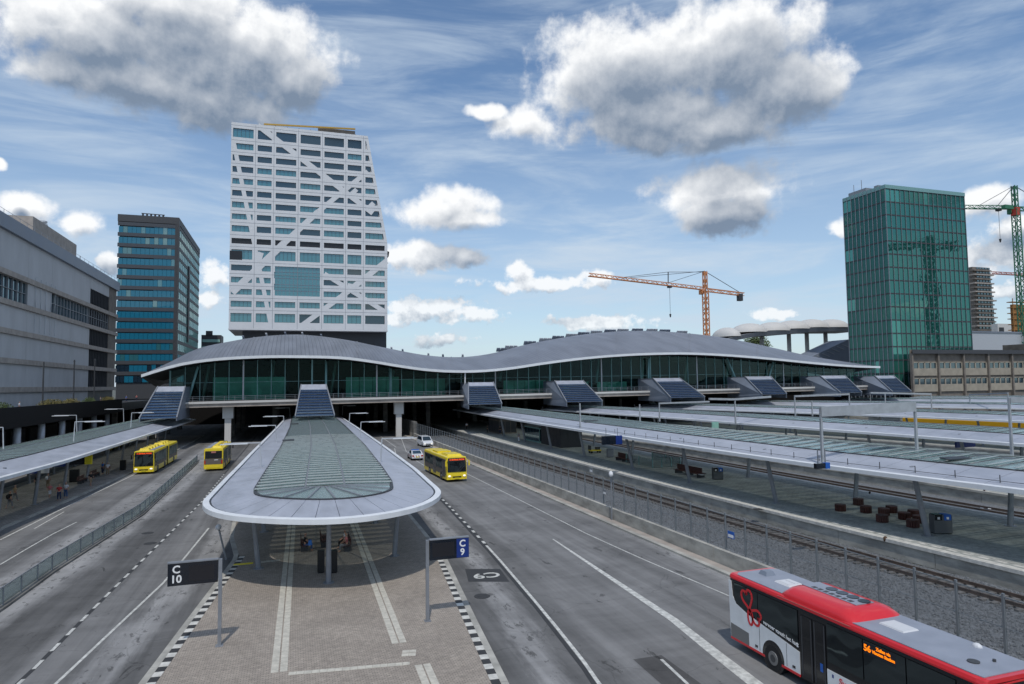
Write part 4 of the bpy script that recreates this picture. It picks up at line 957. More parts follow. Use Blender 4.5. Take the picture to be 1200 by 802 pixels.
# ================================================================== LEFT: ELEVATED DARK DECK
DXL = -40.0
dkk = thing('elevated_walkway', 'elevated walkway with black parapet on round columns before the grey building', 'walkway', (DXL, 130, 0))
mb = MB(); mb.box(DXL-.35, DXL, 50, 190, 5.95, 9.15); mb.build('parapet', 'dark', parent=dkk)
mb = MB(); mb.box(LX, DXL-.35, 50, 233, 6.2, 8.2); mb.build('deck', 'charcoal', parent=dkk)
y = 60.0
while y < 190: mb = MB(); mb.tube((DXL-1.2, y, 0), (DXL-1.2, y, 5.95), .55, n=14); mb.build('column', 'lsteel', parent=dkk, smooth=True); y += 11.0
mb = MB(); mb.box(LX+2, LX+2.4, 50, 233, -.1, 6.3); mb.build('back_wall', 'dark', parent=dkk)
y = 63.0
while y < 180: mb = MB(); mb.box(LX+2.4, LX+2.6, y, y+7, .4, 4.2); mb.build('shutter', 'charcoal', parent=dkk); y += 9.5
for k, (px, Y) in enumerate([(50, 126), (86, 153), (110, 176)]):
    p = onX(px, 470, DXL-2); ls = thing('lamp_post', None, 'lamp post', (DXL-2, p.y, 8.2), 'tall green posts on the walkway'); mb = MB(); mb.tube((DXL-2, p.y, 8.2), (DXL-2, p.y, [16.4, 17.4, 18.2][k]), .13, n=8); mb.build('pole', 'dsteel', parent=ls)
    mb = MB(); mb.tube((DXL-2, p.y, [16.4, 17.4, 18.2][k]), (DXL-2, p.y, [16.8, 17.8, 18.6][k]), .2, .1); mb.build('lamp_head', 'dsteel', parent=ls)
    tag(ls, ['slim dark green post on the walkway nearest the left edge of the view', 'slim dark green post on the walkway in the middle of the three', 'slim dark green post on the walkway closest to the stair hood'][k])

def leafmass(mb, c, rx, ry, rz, n, s, rn):
    for _ in range(n):
        u, v, w = rn.gauss(0, .45), rn.gauss(0, .45), abs(rn.gauss(0, .5)); l = math.sqrt(u*u+v*v+w*w)
        if l > 1.15: continue
        p = Vector((c[0]+u*rx, c[1]+v*ry, c[2]+w*rz)); a = Vector((rn.uniform(-1, 1), rn.uniform(-1, 1), rn.uniform(-1, 1))).normalized(); b = a.orthogonal().normalized()*s*rn.uniform(.5, 1.2); a = a*s*rn.uniform(.6, 1.3)
        mb.add([p-a*.5, p+b*.4, p+a*.6, p-b*.4], [(0, 1, 2, 3)])
rn = random.Random(11)
for k, (px, w, m__, lab) in enumerate([(4, 1.6, 'leaf', 'dark green bush at the far left end of the walkway planter'), (62, 7.0, 'dryleaf', 'long ochre shrub row on the walkway between the green posts'), (84, 3.5, 'dryleaf', 'short ochre shrub beside the middle green post'), (105, 3.0, 'leaf', 'mixed green shrub near the people on the walkway'), (127, 4, 'dryleaf', 'low shrub at the stair hood end of the walkway')]):
    p = onX(px, 474, DXL-1.5); sh = thing('shrub', lab, 'plant', (DXL-1.6, p.y, 8.2)); mb = MB(); leafmass(mb, (DXL-1.6, p.y, 8.9), 1.2, w, 1.0, int(500*w/2), .22, rn); mb.build('foliage', m__, parent=sh)
    mb = MB(); mb.box(DXL-2.4, DXL-.9, p.y-w, p.y+w, 8.2, 8.9); mb.build('planter', 'charcoal', parent=sh)

# ================================================================== RIGHT: GREEN GLASS TOWER
GY = 200.0
gt = thing('glass_tower', 'green glass tower with thin pale mullions at the right side', 'tower', (240, GY, 0))
GX0 = onY(1042, 330, GY).x; GX1 = onY(1135, 330, GY).x; GZ = onY(1038, 217, GY).z; GD = 21.0; GC = 7.0
a = onY(1042, 330, GY)
mb = MB(); mb.prism([(GX0+.3, GY+.3, 0), (GX1-.3, GY+.3, 0), (GX1+GC-.3, GY+16, 0), (GX1+GC-.3, GY+GD, 0), (GX0+.3, GY+GD, 0)], (0, 0, GZ-1)); mb.build('core', 'charcoal', parent=gt)
NR = 15; rh = 5.25; NCF = 17; NCL = 10
paneF = MB().box(.05, (GX1-GX0)/NCF-.05, 0, .12, .12, rh-.12).mesh('pane', 'towerglass'); paneF2 = MB().box(.05, (GX1-GX0)/NCF-.05, 0, .12, .12, rh-.12).mesh('pane', 'towerglass2')
paneL = MB().box(0, .12, .05, GD/NCL-.05, .12, rh-.12).mesh('side_pane', 'towerdark'); paneL2 = MB().box(0, .12, .05, GD/NCL-.05, .12, rh-.12).mesh('side_pane', 'towerglass2'); paneL3 = MB().box(0, .12, .05, GD/NCL-.05, .12, rh-.12).mesh('side_pane', 'blueglass')
for i in range(NR):
    z = GZ-1.4-(i+1)*rh
    for j in range(NCF):
        lit = (i == 0 and j in (0, 1, 2)) or (i > 9 and j < 2) or rnd.random() < .004
        share('pane', paneF2 if lit else paneF, gt, (GX0+(GX1-GX0)*j/NCF-240, random.uniform(-.02, .02), z), (0, 0, random.uniform(-.004, .004)))
    for j in range(NCL):
        lit = (j > NCL-3 and i in (0, 4, 8)) or rnd.random() < .01
        share('side_pane', paneL2 if lit else paneL, gt, (GX0-240, GD*j/NCL, z), (0, 0, random.uniform(-.003, .003)))
    mb = MB(); mb.box(GX0-.06, GX1+.06, GY-.1, GY+.2, z+rh-.3, z+rh+.2); mb.box(GX0-.08, GX0+.2, GY+.2, GY+GD, z+rh-.3, z+rh+.2); mb.build('floor_band', 'charcoal', parent=gt)
mb = MB()
for j in range(NCF+1): x = GX0+(GX1-GX0)*j/NCF; mb.box(x-.055, x+.055, GY-.3, GY+.1, 0, GZ)
mb.build('mullion', 'steel', parent=gt); mb = MB()
for j in range(1, NCL+1): y = GY+GD*j/NCL; mb.box(GX0-.3, GX0+.1, y-.07, y+.07, 0, GZ)
mb.build('side_mullion', 'slate', parent=gt)
mb = MB(); mb.hexa([(GX1+.1, GY, 0), (GX1+GC, GY+16, 0), (GX1+GC-.5, GY+16.4, 0), (GX1-.3, GY+.4, 0)], [(GX1+.1, GY, GZ), (GX1+GC, GY+16, GZ), (GX1+GC-.5, GY+16.4, GZ), (GX1-.3, GY+.4, GZ)]); mb.build('splayed_side', 'slate', parent=gt)
mb = MB()
for i in range(NR+1): z = GZ-1.4-i*rh; mb.hexa([(GX1+.2, GY-.06, z), (GX1+GC+.1, GY+15.9, z), (GX1+GC-.3, GY+16.2, z), (GX1, GY+.2, z)], [(GX1+.2, GY-.06, z+.2), (GX1+GC+.1, GY+15.9, z+.2), (GX1+GC-.3, GY+16.2, z+.2), (GX1, GY+.2, z+.2)])
mb.build('side_joint', 'lsteel', parent=gt)
mb = MB(); mb.prism([(GX0-.15, GY-.38, GZ-1.4), (GX1+.2, GY-.38, GZ-1.4), (GX1+GC+.2, GY+16, GZ-1.4), (GX1+GC+.2, GY+GD, GZ-1.4), (GX0-.15, GY+GD, GZ-1.4)], (0, 0, 1.5)); mb.build('parapet', 'tgreen', parent=gt)
mb = MB(); mb.tube((GX0+2, GY+17, GZ), (GX0+2, GY+17, GZ+5), .12); mb.tube((GX0+2, GY+13, GZ), (GX0+2, GY+13, GZ+6), .12); mb.box(GX0+1, GX0+5, GY+10, GY+19, GZ, GZ+1.8); mb.box(GX0+1, GX0+5, GY+4, GY+6, GZ, GZ+1.2); mb.build('roof_plant', 'steel', parent=gt)

# low brown building
BX0 = onY(1067, 440, 172).x; bb = thing('low_office', 'low brown concrete building with two window rows below the glass tower', 'building', (BX0, 172, 0))
zt = onY(1070, 410, 172).z; mb = MB(); mb.prism([(BX0, 172, 0), (BX0+110, 172, 0), (BX0+110, 195, 0), (BX0+28, 195, 0)], (0, 0, zt)); mb.build('core', 'brown', parent=bb)
z2b = onY(1100, 440, 172).z; z2t = onY(1100, 430.5, 172).z; zs0 = onY(1100, 450, 172).z
a = onY(1096, 440, 172).x-BX0; bay = a*1.06
for i in range(9):
    x = BX0+.8+i*bay
    for zz in (zs0-0.1, zs0+5.35):
        mb = MB(); mb.box(x, x+bay-1.1, 171.5, 172, zz-2.5, zz); mb.build('panel', 'sand', parent=bb)
        mb = MB(); mb.box(x, x+bay-1.1, 171.8, 171.98, zz, zz+2.1); w_ = mb.build('window', 'darkpane', parent=bb); mb = MB()
        for q in range(5): xx = x+(bay-1.1)*q/4; mb.box(xx-.24, xx+.24, 171.6, 171.8, zz, zz+2.1)
        mb.box(x, x+bay-1.1, 171.6, 171.8, zz+1.9, zz+2.2); f_ = mb.build('frame', 'sand', parent=w_, world=False); f_.data.transform(Matrix.Translation(-WL[bb]))
    mb = MB(); mb.box(x-.9, x-.25, 171.0, 172, 0, zt-1.2); mb.build('pier', 'brown', parent=bb)
mb = MB(); mb.prism([(BX0-.3, 170.6, zt-1.4), (BX0+111, 170.6, zt-1.4), (BX0+111, 196, zt-1.4), (BX0+28.5, 196, zt-1.4)], (0, 0, 1.4)); mb.build('cornice', 'slab', parent=bb)
a = onY(1109, 437, 171); mb = MB(); mb.box(BX0+70, BX0+84, 176, 190, zt, zt+3); mb.build('roof_house', 'brown', parent=bb)

# brown terraced flats far right
fl = thing('apartment_tower', 'weathered brown tower of stacked balconies between the glass tower and the green crane', 'building', (onY(1155, 390, 330).x, 330, 0))
p0 = onY(1143, 313, 330); p1_ = onY(1164, 390, 330); n = 15; top = p0.z; fhh = (p0.z-onY(1150, 388, 330).z)/n
for i in range(n+4):
    z = top-(i+1)*fhh; wdt = (p1_.x-p0.x)*(1.0+.012*i+.04*(i % 3 == 1)); mb = MB(); mb.box(p0.x-3, p0.x+wdt, 330, 334, z+.4, z+fhh*.55); mb.build('storey', 'brown', parent=fl)
    mb = MB(); mb.box(p0.x-3.3, p0.x+wdt*(1.08 if i % 2 else .96), 328.4, 335, z, z+fhh*.30); mb.build('balcony', 'ledge' if i % 2 else 'brown', parent=fl)
    mb = MB()
    for q in range(5): mb.box(p0.x+q*wdt/5+.6, p0.x+q*wdt/5+2.6, 329.8, 330.02, z+fhh*.55, z+fhh*.98)
    mb.build('window', 'darkpane', parent=fl); mb = MB(); mb.box(p0.x-3, p0.x+wdt-1, 330.2, 334, z+fhh*.5, z+fhh); mb.build('storey_wall', 'brown', parent=fl)

# white box building and scaffold at the far right
p = onY(1172, 385, 300); mb = MB(); mb.box(p.x-2, p.x+40, 300, 304, 0, p.z+3); wb = mb.build('site_building', 'domes', loc=(p.x, 300, 0)); tag(wb, 'pale flat roofed building behind the foot of the green crane', 'building')
mb = MB(); mb.box(p.x-1, p.x+3, 299.7, 299.98, p.z-2, p.z+.6); mb.build('window', 'blackpane', parent=wb)
p = onY(1189, 350, 250); sc = thing('scaffold_tower', 'ochre scaffolding wrapped round the foot of the green crane', 'scaffold', (p.x, 250, 0))
for i in range(7):
    z = p.z-2-i*3; mb = MB(); mb.box(p.x-2, p.x+24, 250, 253, z, z+.4); mb.build('deck', 'scaff', parent=sc)
mb = MB()
for q in range(9): mb.box(p.x-2+q*3, p.x-1.7+q*3, 249.7, 250, 0, p.z)
mb.box(p.x, p.x+23, 250.6, 252.6, 0, p.z-3); mb.build('scaffold_frame', 'scaff', parent=sc)
mb = MB(); a = onY(1135, 400, 240); mb.box(a.x, a.x+80, 240, 246, 0, onY(1150, 390, 240).z); gs = mb.build('flat_roof_block', 'lsteel', loc=(a.x, 240, 0)); tag(gs, 'low pale grey block between the glass tower and the brown office', 'building'); mb = MB(); mb.box(a.x-.4, a.x+80.4, 239.6, 246.4, onY(1150, 390, 240).z, onY(1150, 390, 240).z+.7); mb.build('roof_edge', 'slate', parent=gs)

# domed canopy of the shopping centre
dc = thing('domed_canopy', 'pale canopy of joined shallow domes on round columns behind the hall', 'canopy', (onY(900, 390, 262).x, 262, 0))
pp = [(857, 388), (884, 383), (911, 381.5), (934, 379.5), (957, 378), (980, 378)]
for k, (x, y) in enumerate(pp):
    a = onY(x, y, 262); mb = MB(); rx = 8.4 if k else 5.0; zc = a.z-2.3
    mb.dome((a.x, 262+4, zc-.4), rx*1.0, 9, 4.6, 22, 6); mb.build('dome', 'domes', parent=dc, smooth=True)
for x in (858, 893, 925, 946, 968):
    a = onY(x, 410, 262+6); b = onY(x, 388, 262+6); mb = MB(); mb.tube((a.x, 268, 10), (a.x, 268, b.z), 1.0, n=12); mb.build('column', 'domes', parent=dc, smooth=True)
W_ = [onY(846, 391.5, 262)]+[onY(x, y, 262) for x, y in pp]+[onY(1004, 378, 262)]
for a, b in zip(W_, W_[1:]):
    mb = MB(); mb.hexa([(a.x, 259, a.z-4.6), (b.x, 259, b.z-4.6), (b.x, 276, b.z-4.6), (a.x, 276, a.z-4.6)], [(a.x, 258, a.z-2.6), (b.x, 258, b.z-2.6), (b.x, 277, b.z-2.6), (a.x, 277, a.z-2.6)]); mb.build('canopy_slab', 'soffit', parent=dc)
a = onY(950, 420, 245); b = onY(996, 398, 245); mb = MB(); mb.prism([(a.x-4, 245, 8), (b.x+4, 245, 8), (b.x+4, 245, b.z), (b.x-1, 245, b.z), (a.x-4, 245, a.z-1)], (0, 12, 0)); ps = mb.build('sloping_roof', 'slate', loc=(a.x, 245, 8)); tag(ps, 'blue grey sloping roof between the domed canopy and the green glass tower', 'roof')
mb = MB()
for i in range(8): t = i/8; x = a.x-2+(b.x-a.x)*t; mb.bar((x, 244.9, a.z-1.2+(b.z-a.z)*t), (x+4, 244.9, a.z-2.5+(b.z-a.z)*t), .15, .2)
mb.build('roof_rib', 'lsteel', parent=ps)
p = onY(886, 402, 400); tr = thing('tree', 'dark round tree crown visible under the domed canopy', 'tree', (p.x, 400, 0)); mb = MB(); leafmass(mb, (p.x, 400, p.z-3), 11, 8, 8, 2600, 1.4, rn); mb.build('crown', 'leaf', parent=tr); mb = MB(); mb.tube((p.x, 400, 0), (p.x, 400, p.z), .9, .4); mb.build('trunk', 'bark', parent=tr)

# ================================================================== CRANES
def lattice(mb, p, q, w, seg, r, tri=False):
    p = Vector(p); q = Vector(q); d = q-p; L = d.length; d.normalize(); up = Vector((0, 0, 1)) if abs(d.z) < .9 else Vector((0, 1, 0)); s = d.cross(up).normalized(); u = s.cross(d)
    cs = [(-.5, 0), (.5, 0), (0, .9)] if tri else [(-.5, -.5), (.5, -.5), (.5, .5), (-.5, .5)]; n = max(1, int(L/seg)); P_ = [[p+d*(L*i/n)+s*a*w+u*b*w for a, b in cs] for i in range(n+1)]
    for k in range(len(cs)): mb.bar(P_[0][k], P_[-1][k], r*1.5, r*1.5)
    for i in range(n):
        for k in range(len(cs)):
            k2 = (k+1) % len(cs); mb.bar(P_[i][k], P_[i+1][k2], r, r) if i % 2 else mb.bar(P_[i][k2], P_[i+1][k], r, r)
def crane(label, base, ztop, jib_dir, jl, cj, m1, tilt=0.0, w=2.2, seg=3, r=.22, apex=7, cat='crane'):
    c = thing('tower_crane', label, cat, (base[0], base[1], 0)); b = Vector((base[0], base[1], 0)); jd = Vector((jib_dir[0], jib_dir[1], 0)).normalized(); jt = jd+Vector((0, 0, tilt)); J = b+Vector((0, 0, ztop))
    mb = MB(); lattice(mb, b, J, w, seg, r); mb.build('mast', m1, parent=c)
    mb = MB(); lattice(mb, J+jd*w*.6, J+jt*jl, w*.75, seg, r*.8, True); mb.build('jib', m1, parent=c)
    mb = MB(); lattice(mb, J-jd*w*.5, J-jt*cj, w*.7, seg, r*.8); mb.build('counter_jib', m1, parent=c)
    A = J+Vector((0, 0, apex)); mb = MB(); lattice(mb, J, A, w*.7, seg, r); mb.build('apex', m1, parent=c)
    mb = MB(); mb.bar(A, J+jt*jl*.72+Vector((0, 0, 1)), .22, .22); mb.bar(A, J+jt*jl*.35+Vector((0, 0, 1)), .22, .22); mb.bar(A, J-jt*cj*.9+Vector((0, 0, 1)), .25, .25); mb.build('tie_rod', 'charcoal', parent=c)
    K = J-jt*cj*.9; mb = MB(); s = jd.cross(Vector((0, 0, 1))); mb.hexa([K-s*1.2-jd*1.3-Vector((0, 0, 4)), K+s*1.2-jd*1.3-Vector((0, 0, 4)), K+s*1.2+jd*1.3-Vector((0, 0, 4)), K-s*1.2+jd*1.3-Vector((0, 0, 4))], [K-s*1.2-jd*1.3, K+s*1.2-jd*1.3, K+s*1.2+jd*1.3, K-s*1.2+jd*1.3]); mb.build('counterweight', 'charcoal', parent=c)
    mb = MB(); cb = J+jd*1.6+s*1.6-Vector((0, 0, 1.2)); mb.box(cb.x-1, cb.x+1, cb.y-1, cb.y+1, cb.z-1.2, cb.z+1.2); mb.build('cab', m1, parent=c)
    h = J+jt*jl*.32; mb = MB(); mb.box(h.x-1, h.x+1, h.y-1, h.y+1, h.z-1.2, h.z-.2); mb.build('trolley', 'charcoal', parent=c); mb = MB(); mb.tube(h, h-Vector((0, 0, 17)), .09); mb.tube(h-Vector((0, 0, 15.8)), h-Vector((0, 0, 17.6)), .6, .3); mb.build('hook_line', 'charcoal', parent=c)
    return c
a = onY(826.5, 340, 320); t1_ = onY(690, 325, 320)
c1 = crane('orange tower crane standing behind the hall roof with its jib pointing left', (a.x, 320), a.z, (-1, 0), a.x-t1_.x, onY(871, 340, 320).x-a.x, 'cranered', .07, 2.4, 3, .3, onY(826, 318, 320).z-a.z)
mb = MB(); p = onY(783, 319, 320); q = onY(783, 332, 320); mb.bar(p, q, .4, .4); mb.bar(p, onY(826, 319, 320), .25, .25); mb.bar(p, onY(724, 326, 320), .22, .22); mb.build('king_post', 'charcoal', parent=c1)
a = onY(1190, 245, 240); c2_ = crane('green lattice tower crane at the right edge of the view', (a.x, 240), a.z, (-1, .25), (a.x-onY(1142, 247, 240).x)*1.0, 22, 'cranegreen', .0, 2.6, 2.6, .26, onY(1190, 218, 240).z-a.z)
mb = MB(); mb.box(a.x-1.5, a.x+1.5, 238.6, 241.5, a.z-3.5, a.z+.6); mb.build('slewing_ring', 'crred2', parent=c2_); p = onY(1180, 243, 239); mb = MB(); mb.box(p.x-2.6, p.x+3.2, 238, 240, p.z-1, p.z+1); mb.build('winch', 'cranegreen', parent=c2_)
a = onY(1215, 324, 420); crane('distant faded red crane whose jib reaches in from the right edge', (a.x, 420), a.z, (-1, 0), a.x-onY(1162, 323, 420).x, 18, 'cranepink', .0, 3, 3, .4, 6)
# a crane standing off to the right: the glass tower mirrors it
crane('dark crane outside the view, mirrored in the green glass tower', (388, 84), 96, (-.9, -.1), 46, 20, 'charcoal', -.10, 4.6, 3, .7, 7)
# ================================================================== CANOPIES
def slab4(mb, q, th):                        # thin slab under four points
    mb.hexa([tuple(Vector(p)-Vector((0, 0, th))) for p in q], [tuple(p) for p in q])
def canopy_sides(c, st, fo1, fi1, fi2, fo2, ze, zi, limit, pane_from=None, crown=.25):
    """st stations along Y; fo/fi give x of the outer and inner edges; edge height ze, inner height zi"""
    far_p = MB(); k = 0; B_ = {1: [MB() for _ in range(4)], -1: [MB() for _ in range(4)]}
    for a, b in zip(st, st[1:]):
        for s, fo, fi in ((1, fo1, fi1), (-1, fo2, fi2)):
            rim, gut, gin, sof = B_[s]
            oa, ob, ia, ib = fo(a), fo(b), fi(a), fi(b); g_ = .02
            q = [(oa+.5*s, a+g_, ze+.03), (ob+.5*s, b-g_, ze+.03), (ib-.06*s, b-g_, zi), (ia-.06*s, a+g_, zi)]
            if s > 0: q = [q[0], q[3], q[2], q[1]]
            mb = MB() if k < limit else far_p; slab4(mb, q, .05)
            if k < limit: mb.build('roof_panel', 'panel', parent=c)
            rim.hexa([(oa, a, ze-.26), (oa+.38*s, a, ze-.26), (ob+.38*s, b, ze-.26), (ob, b, ze-.26)], [(oa, a, ze+.02), (oa+.38*s, a, ze+.06), (ob+.38*s, b, ze+.06), (ob, b, ze+.02)])
            gut.hexa([(oa+.38*s, a, ze-.2), (oa+.5*s, a, ze-.2), (ob+.5*s, b, ze-.2), (ob+.38*s, b, ze-.2)], [(oa+.38*s, a, ze-.02), (oa+.5*s, a, ze-.02), (ob+.5*s, b, ze-.02), (ob+.38*s, b, ze-.02)])
            gin.hexa([(ia-.06*s, a, zi-.25), (ia+.10*s, a, zi-.25), (ib+.10*s, b, zi-.25), (ib-.06*s, b, zi-.25)], [(ia-.06*s, a, zi+.07), (ia+.10*s, a, zi+.07), (ib+.10*s, b, zi+.07), (ib-.06*s, b, zi+.07)])
            sof.hexa([(oa+.4*s, a, ze-.25), (ia, a, zi-.32), (ib, b, zi-.32), (ob+.4*s, b, ze-.25)], [(oa+.4*s, a, ze-.12), (ia, a, zi-.2), (ib, b, zi-.2), (ob+.4*s, b, ze-.12)])
        k += 1
    far_p.v and far_p.build('roof_panel', 'panel', parent=c).__setitem__('kind', 'stuff')
    for s in (1, -1):
        for mb, nm, m_ in zip(B_[s], ('rim', 'gutter', 'inner_gutter', 'soffit'), ('rim', 'gutter', 'gutter', 'soffit')): mb.build(nm, m_, parent=c)
def glass_field(c, y0, y1, step, f1, f2, z, limit, crown, cuts=(0, .36, .64, 1), bars=True, lou=0, lw=.52):
    far = MB(); k = 0; Y = y0; rib = MB(); lng = {t: MB() for t in cuts[1:-1]}
    def zz(t): return z+crown*(1-(2*t-1)**2)
    while Y < y1:
        Y2 = min(Y+step, y1)
        for t0, t1 in zip(cuts, cuts[1:]):
            p = []
            for yy, t, dz in ((Y, t0, .09), (Y, t1, .09), (Y2+.06, t1, 0), (Y2+.06, t0, 0)):
                x = f1(yy)+(f2(yy)-f1(yy))*t; p.append((x, yy, zz(t)+dz))
            mb = MB() if k < limit else far; slab4(mb, p, .025)
            if k < limit: mb.build('glass_pane', 'cglass', parent=c)
        a, b = f1(Y), f2(Y)
        if lou and Y < lou:
            for t0, t1 in zip(cuts, cuts[1:]):
                mb = MB(); mb.bar((a+(b-a)*t0+.07, Y+.30, zz(t0)+.16), (a+(b-a)*t1-.07, Y+.30, zz(t1)+.16), lw, .03); mb.build('sun_louvre', 'louvre', parent=c)
        for t0, t1 in zip(cuts, cuts[1:]): rib.bar((a+(b-a)*t0, Y, zz(t0)-.06), (a+(b-a)*t1, Y, zz(t1)-.06), .09, .16)
        if bars:
            for t in cuts[1:-1]: lng[t].bar((a+(b-a)*t, Y, zz(t)+.05), (f1(Y2)+(f2(Y2)-f1(Y2))*t, Y2, zz(t)+.05), .11, .1)
        k += 1; Y = Y2
    if far.v: far.build('glass_pane', 'cglass', parent=c)['kind'] = 'stuff'
    rib.build('glazing_rib', 'steel', parent=c); [m_.build('ridge_bar', 'steel', parent=c) for m_ in lng.values() if bars]

# --- rounded centre canopy
cc_ = thing('bus_canopy', 'rounded grey canopy with glass centre over the middle bus island', 'canopy', (2.5, 42, 0))
ZE, ZI = 4.5, 4.85
def tr(px, z): return [onz(x, y, z) for x, y in px]
oL = tr([(337, 487), (290, 536), (262, 562), (246, 579)], ZE); oR = tr([(397, 487), (446, 520), (482, 548), (504, 565)], ZE)
FO1 = [(172, -0.7)]+[(p.y, p.x) for p in oL[1:]]+[(46, -5.25)]; FO2 = [(172, 11.3)]+[(p.y, p.x) for p in oR[1:]]
FO1 = [(172, -.8), (120, -2.6), (80, -4.15), (67, -4.6), (58, -4.95), (49, -5.25)]; FO2 = [(172, 11.6), (120, 11.3), (80, 10.9), (58, 10.5), (49, 10.1)]
FI1 = [(172, .6), (120, .0), (80, -1.0), (58, -1.9), (46, -2.35)]; FI2 = [(172, 9.7), (120, 9.1), (80, 8.3), (58, 7.45), (46, 6.85)]
f = lambda P_: (lambda Y, P_=P_: interp(sorted(P_), Y))
YS = 49.0
st = []; y = YS
while y < 166: st.append(y); y += 1.9
canopy_sides(cc_, st, f(FO1), f(FI1), f(FI2), f(FO2), ZE, ZI, 36)
glass_field(cc_, YS-1.2, 165, 1.5, f(FI1), f(FI2), ZI-.02, 60, .12, lou=96)
# rounded nose: outline surveyed along the rim
no = [onz(220+x/4, 440+y/4, ZE) for x, y in [(88, 557), (66, 590), (72, 622), (120, 645), (200, 661), (300, 670), (400, 676), (500, 679), (600, 680), (700, 677), (800, 670), (900, 657), (1000, 640), (1090, 617), (1150, 592), (1185, 566), (1192, 545), (1170, 522)]]
a0 = Vector((f(FO1)(YS), YS, ZE)); a1 = Vector((f(FO2)(YS), YS, ZE)); 
no = [p for p in no if p.y < YS-.6]
NO = [a0]+no+[a1]
ni = [onz(220+x/4, 440+y/4, ZI) for x, y in [(312, 560), (340, 568), (380, 574), (440, 579), (500, 582), (570, 584), (640, 585), (710, 582), (780, 577), (840, 569), (890, 560), (930, 550), (962, 536)]]
ni = [p for p in ni if p.y < YS-1.5]
NI = [Vector((f(FI1)(YS), YS, ZI))]+ni+[Vector((f(FI2)(YS), YS, ZI))]
def resample(P_, n):
    L = [0]
    for a, b in zip(P_, P_[1:]): L.append(L[-1]+(b-a).length)
    out = []; 
    for i in range(n+1):
        t = L[-1]*i/n; j = max(k for k in range(len(L)) if L[k] <= t+1e-6); j = min(j, len(P_)-2); out.append(P_[j].lerp(P_[j+1], (t-L[j])/(L[j+1]-L[j]+1e-9)))
    return out
def smooth(P_, k=2):
    for _ in range(k): P_ = [P_[0]]+[(P_[i-1]+P_[i]*2+P_[i+1])/4 for i in range(1, len(P_)-1)]+[P_[-1]]
    return P_
NN = 40; O_ = smooth(resample(NO, NN), 3); I_ = smooth(resample(NI, NN), 3)
rim = MB(); gut = MB(); gin = MB(); sof = MB(); cen = sum(I_, Vector())/len(I_)
def inw(i, d, P_=O_):
    a = P_[max(i-1, 0)]; b = P_[min(i+1, NN)]; t = (b-a).normalized(); n_ = Vector((-t.y, t.x, 0)); n_ = n_ if n_.dot(Vector((2.4, 50, 0))-P_[i]) > 0 else -n_
    if i in (0, NN): n_ = Vector((1 if i == 0 else -1, 0, 0))
    return P_[i]+n_*d
for i in range(NN):
    o0, o1 = O_[i], O_[i+1]; r0, r1 = inw(i, .38), inw(i+1, .38); g0, g1 = inw(i, .5), inw(i+1, .5)
    U = lambda p, z: (p.x, p.y, z)
    rim.hexa([U(o0, ZE-.26), U(o1, ZE-.26), U(r1, ZE-.26), U(r0, ZE-.26)], [U(o0, ZE+.02), U(o1, ZE+.02), U(r1, ZE+.06), U(r0, ZE+.06)])
    gut.hexa([U(r0, ZE-.2), U(r1, ZE-.2), U(g1, ZE-.2), U(g0, ZE-.2)], [U(r0, ZE-.02), U(r1, ZE-.02), U(g1, ZE-.02), U(g0, ZE-.02)])
    j0, j1 = inw(i, -.06, I_), inw(i+1, -.06, I_); k0, k1 = inw(i, .14, I_), inw(i+1, .14, I_)
    gin.hexa([U(j0, ZI-.25), U(j1, ZI-.25), U(k1, ZI-.25), U(k0, ZI-.25)], [U(j0, ZI+.07), U(j1, ZI+.07), U(k1, ZI+.07), U(k0, ZI+.07)])
    sof.hexa([U(r0, ZE-.25), U(r1, ZE-.25), U(j1, ZI-.32), U(j0, ZI-.32)], [U(r0, ZE-.12), U(r1, ZE-.12), U(j1, ZI-.2), U(j0, ZI-.2)])
NP = 20
for i in range(NP):
    a, b = 2*i, 2*i+2; e = .02; mid = a+1
    q = []
    for P0, zz in ((g_ := [inw(a, .5), inw(mid, .5), inw(b, .5)], ZE+.03), ([inw(b, -.06, I_), inw(mid, -.06, I_), inw(a, -.06, I_)], ZI)):
        q += [(p.x, p.y, zz) for p in P0]
    # open a narrow joint along the panel sides
    def lerp(p, q_, t): return tuple(p[k]+(q_[k]-p[k])*t for k in range(3))
    q = [lerp(q[0], q[2], .012), q[1], lerp(q[2], q[0], .012), lerp(q[3], q[5], .012), q[4], lerp(q[5], q[3], .012)]
    mb = MB(); mb.prism(q, (0, 0, -.05)); mb.build('roof_panel', 'panel', parent=cc_)
rim.build('rim', 'rim', parent=cc_); gut.build('gutter', 'gutter', parent=cc_); gin.build('inner_gutter', 'gutter', parent=cc_); sof.build('soffit', 'soffit', parent=cc_)
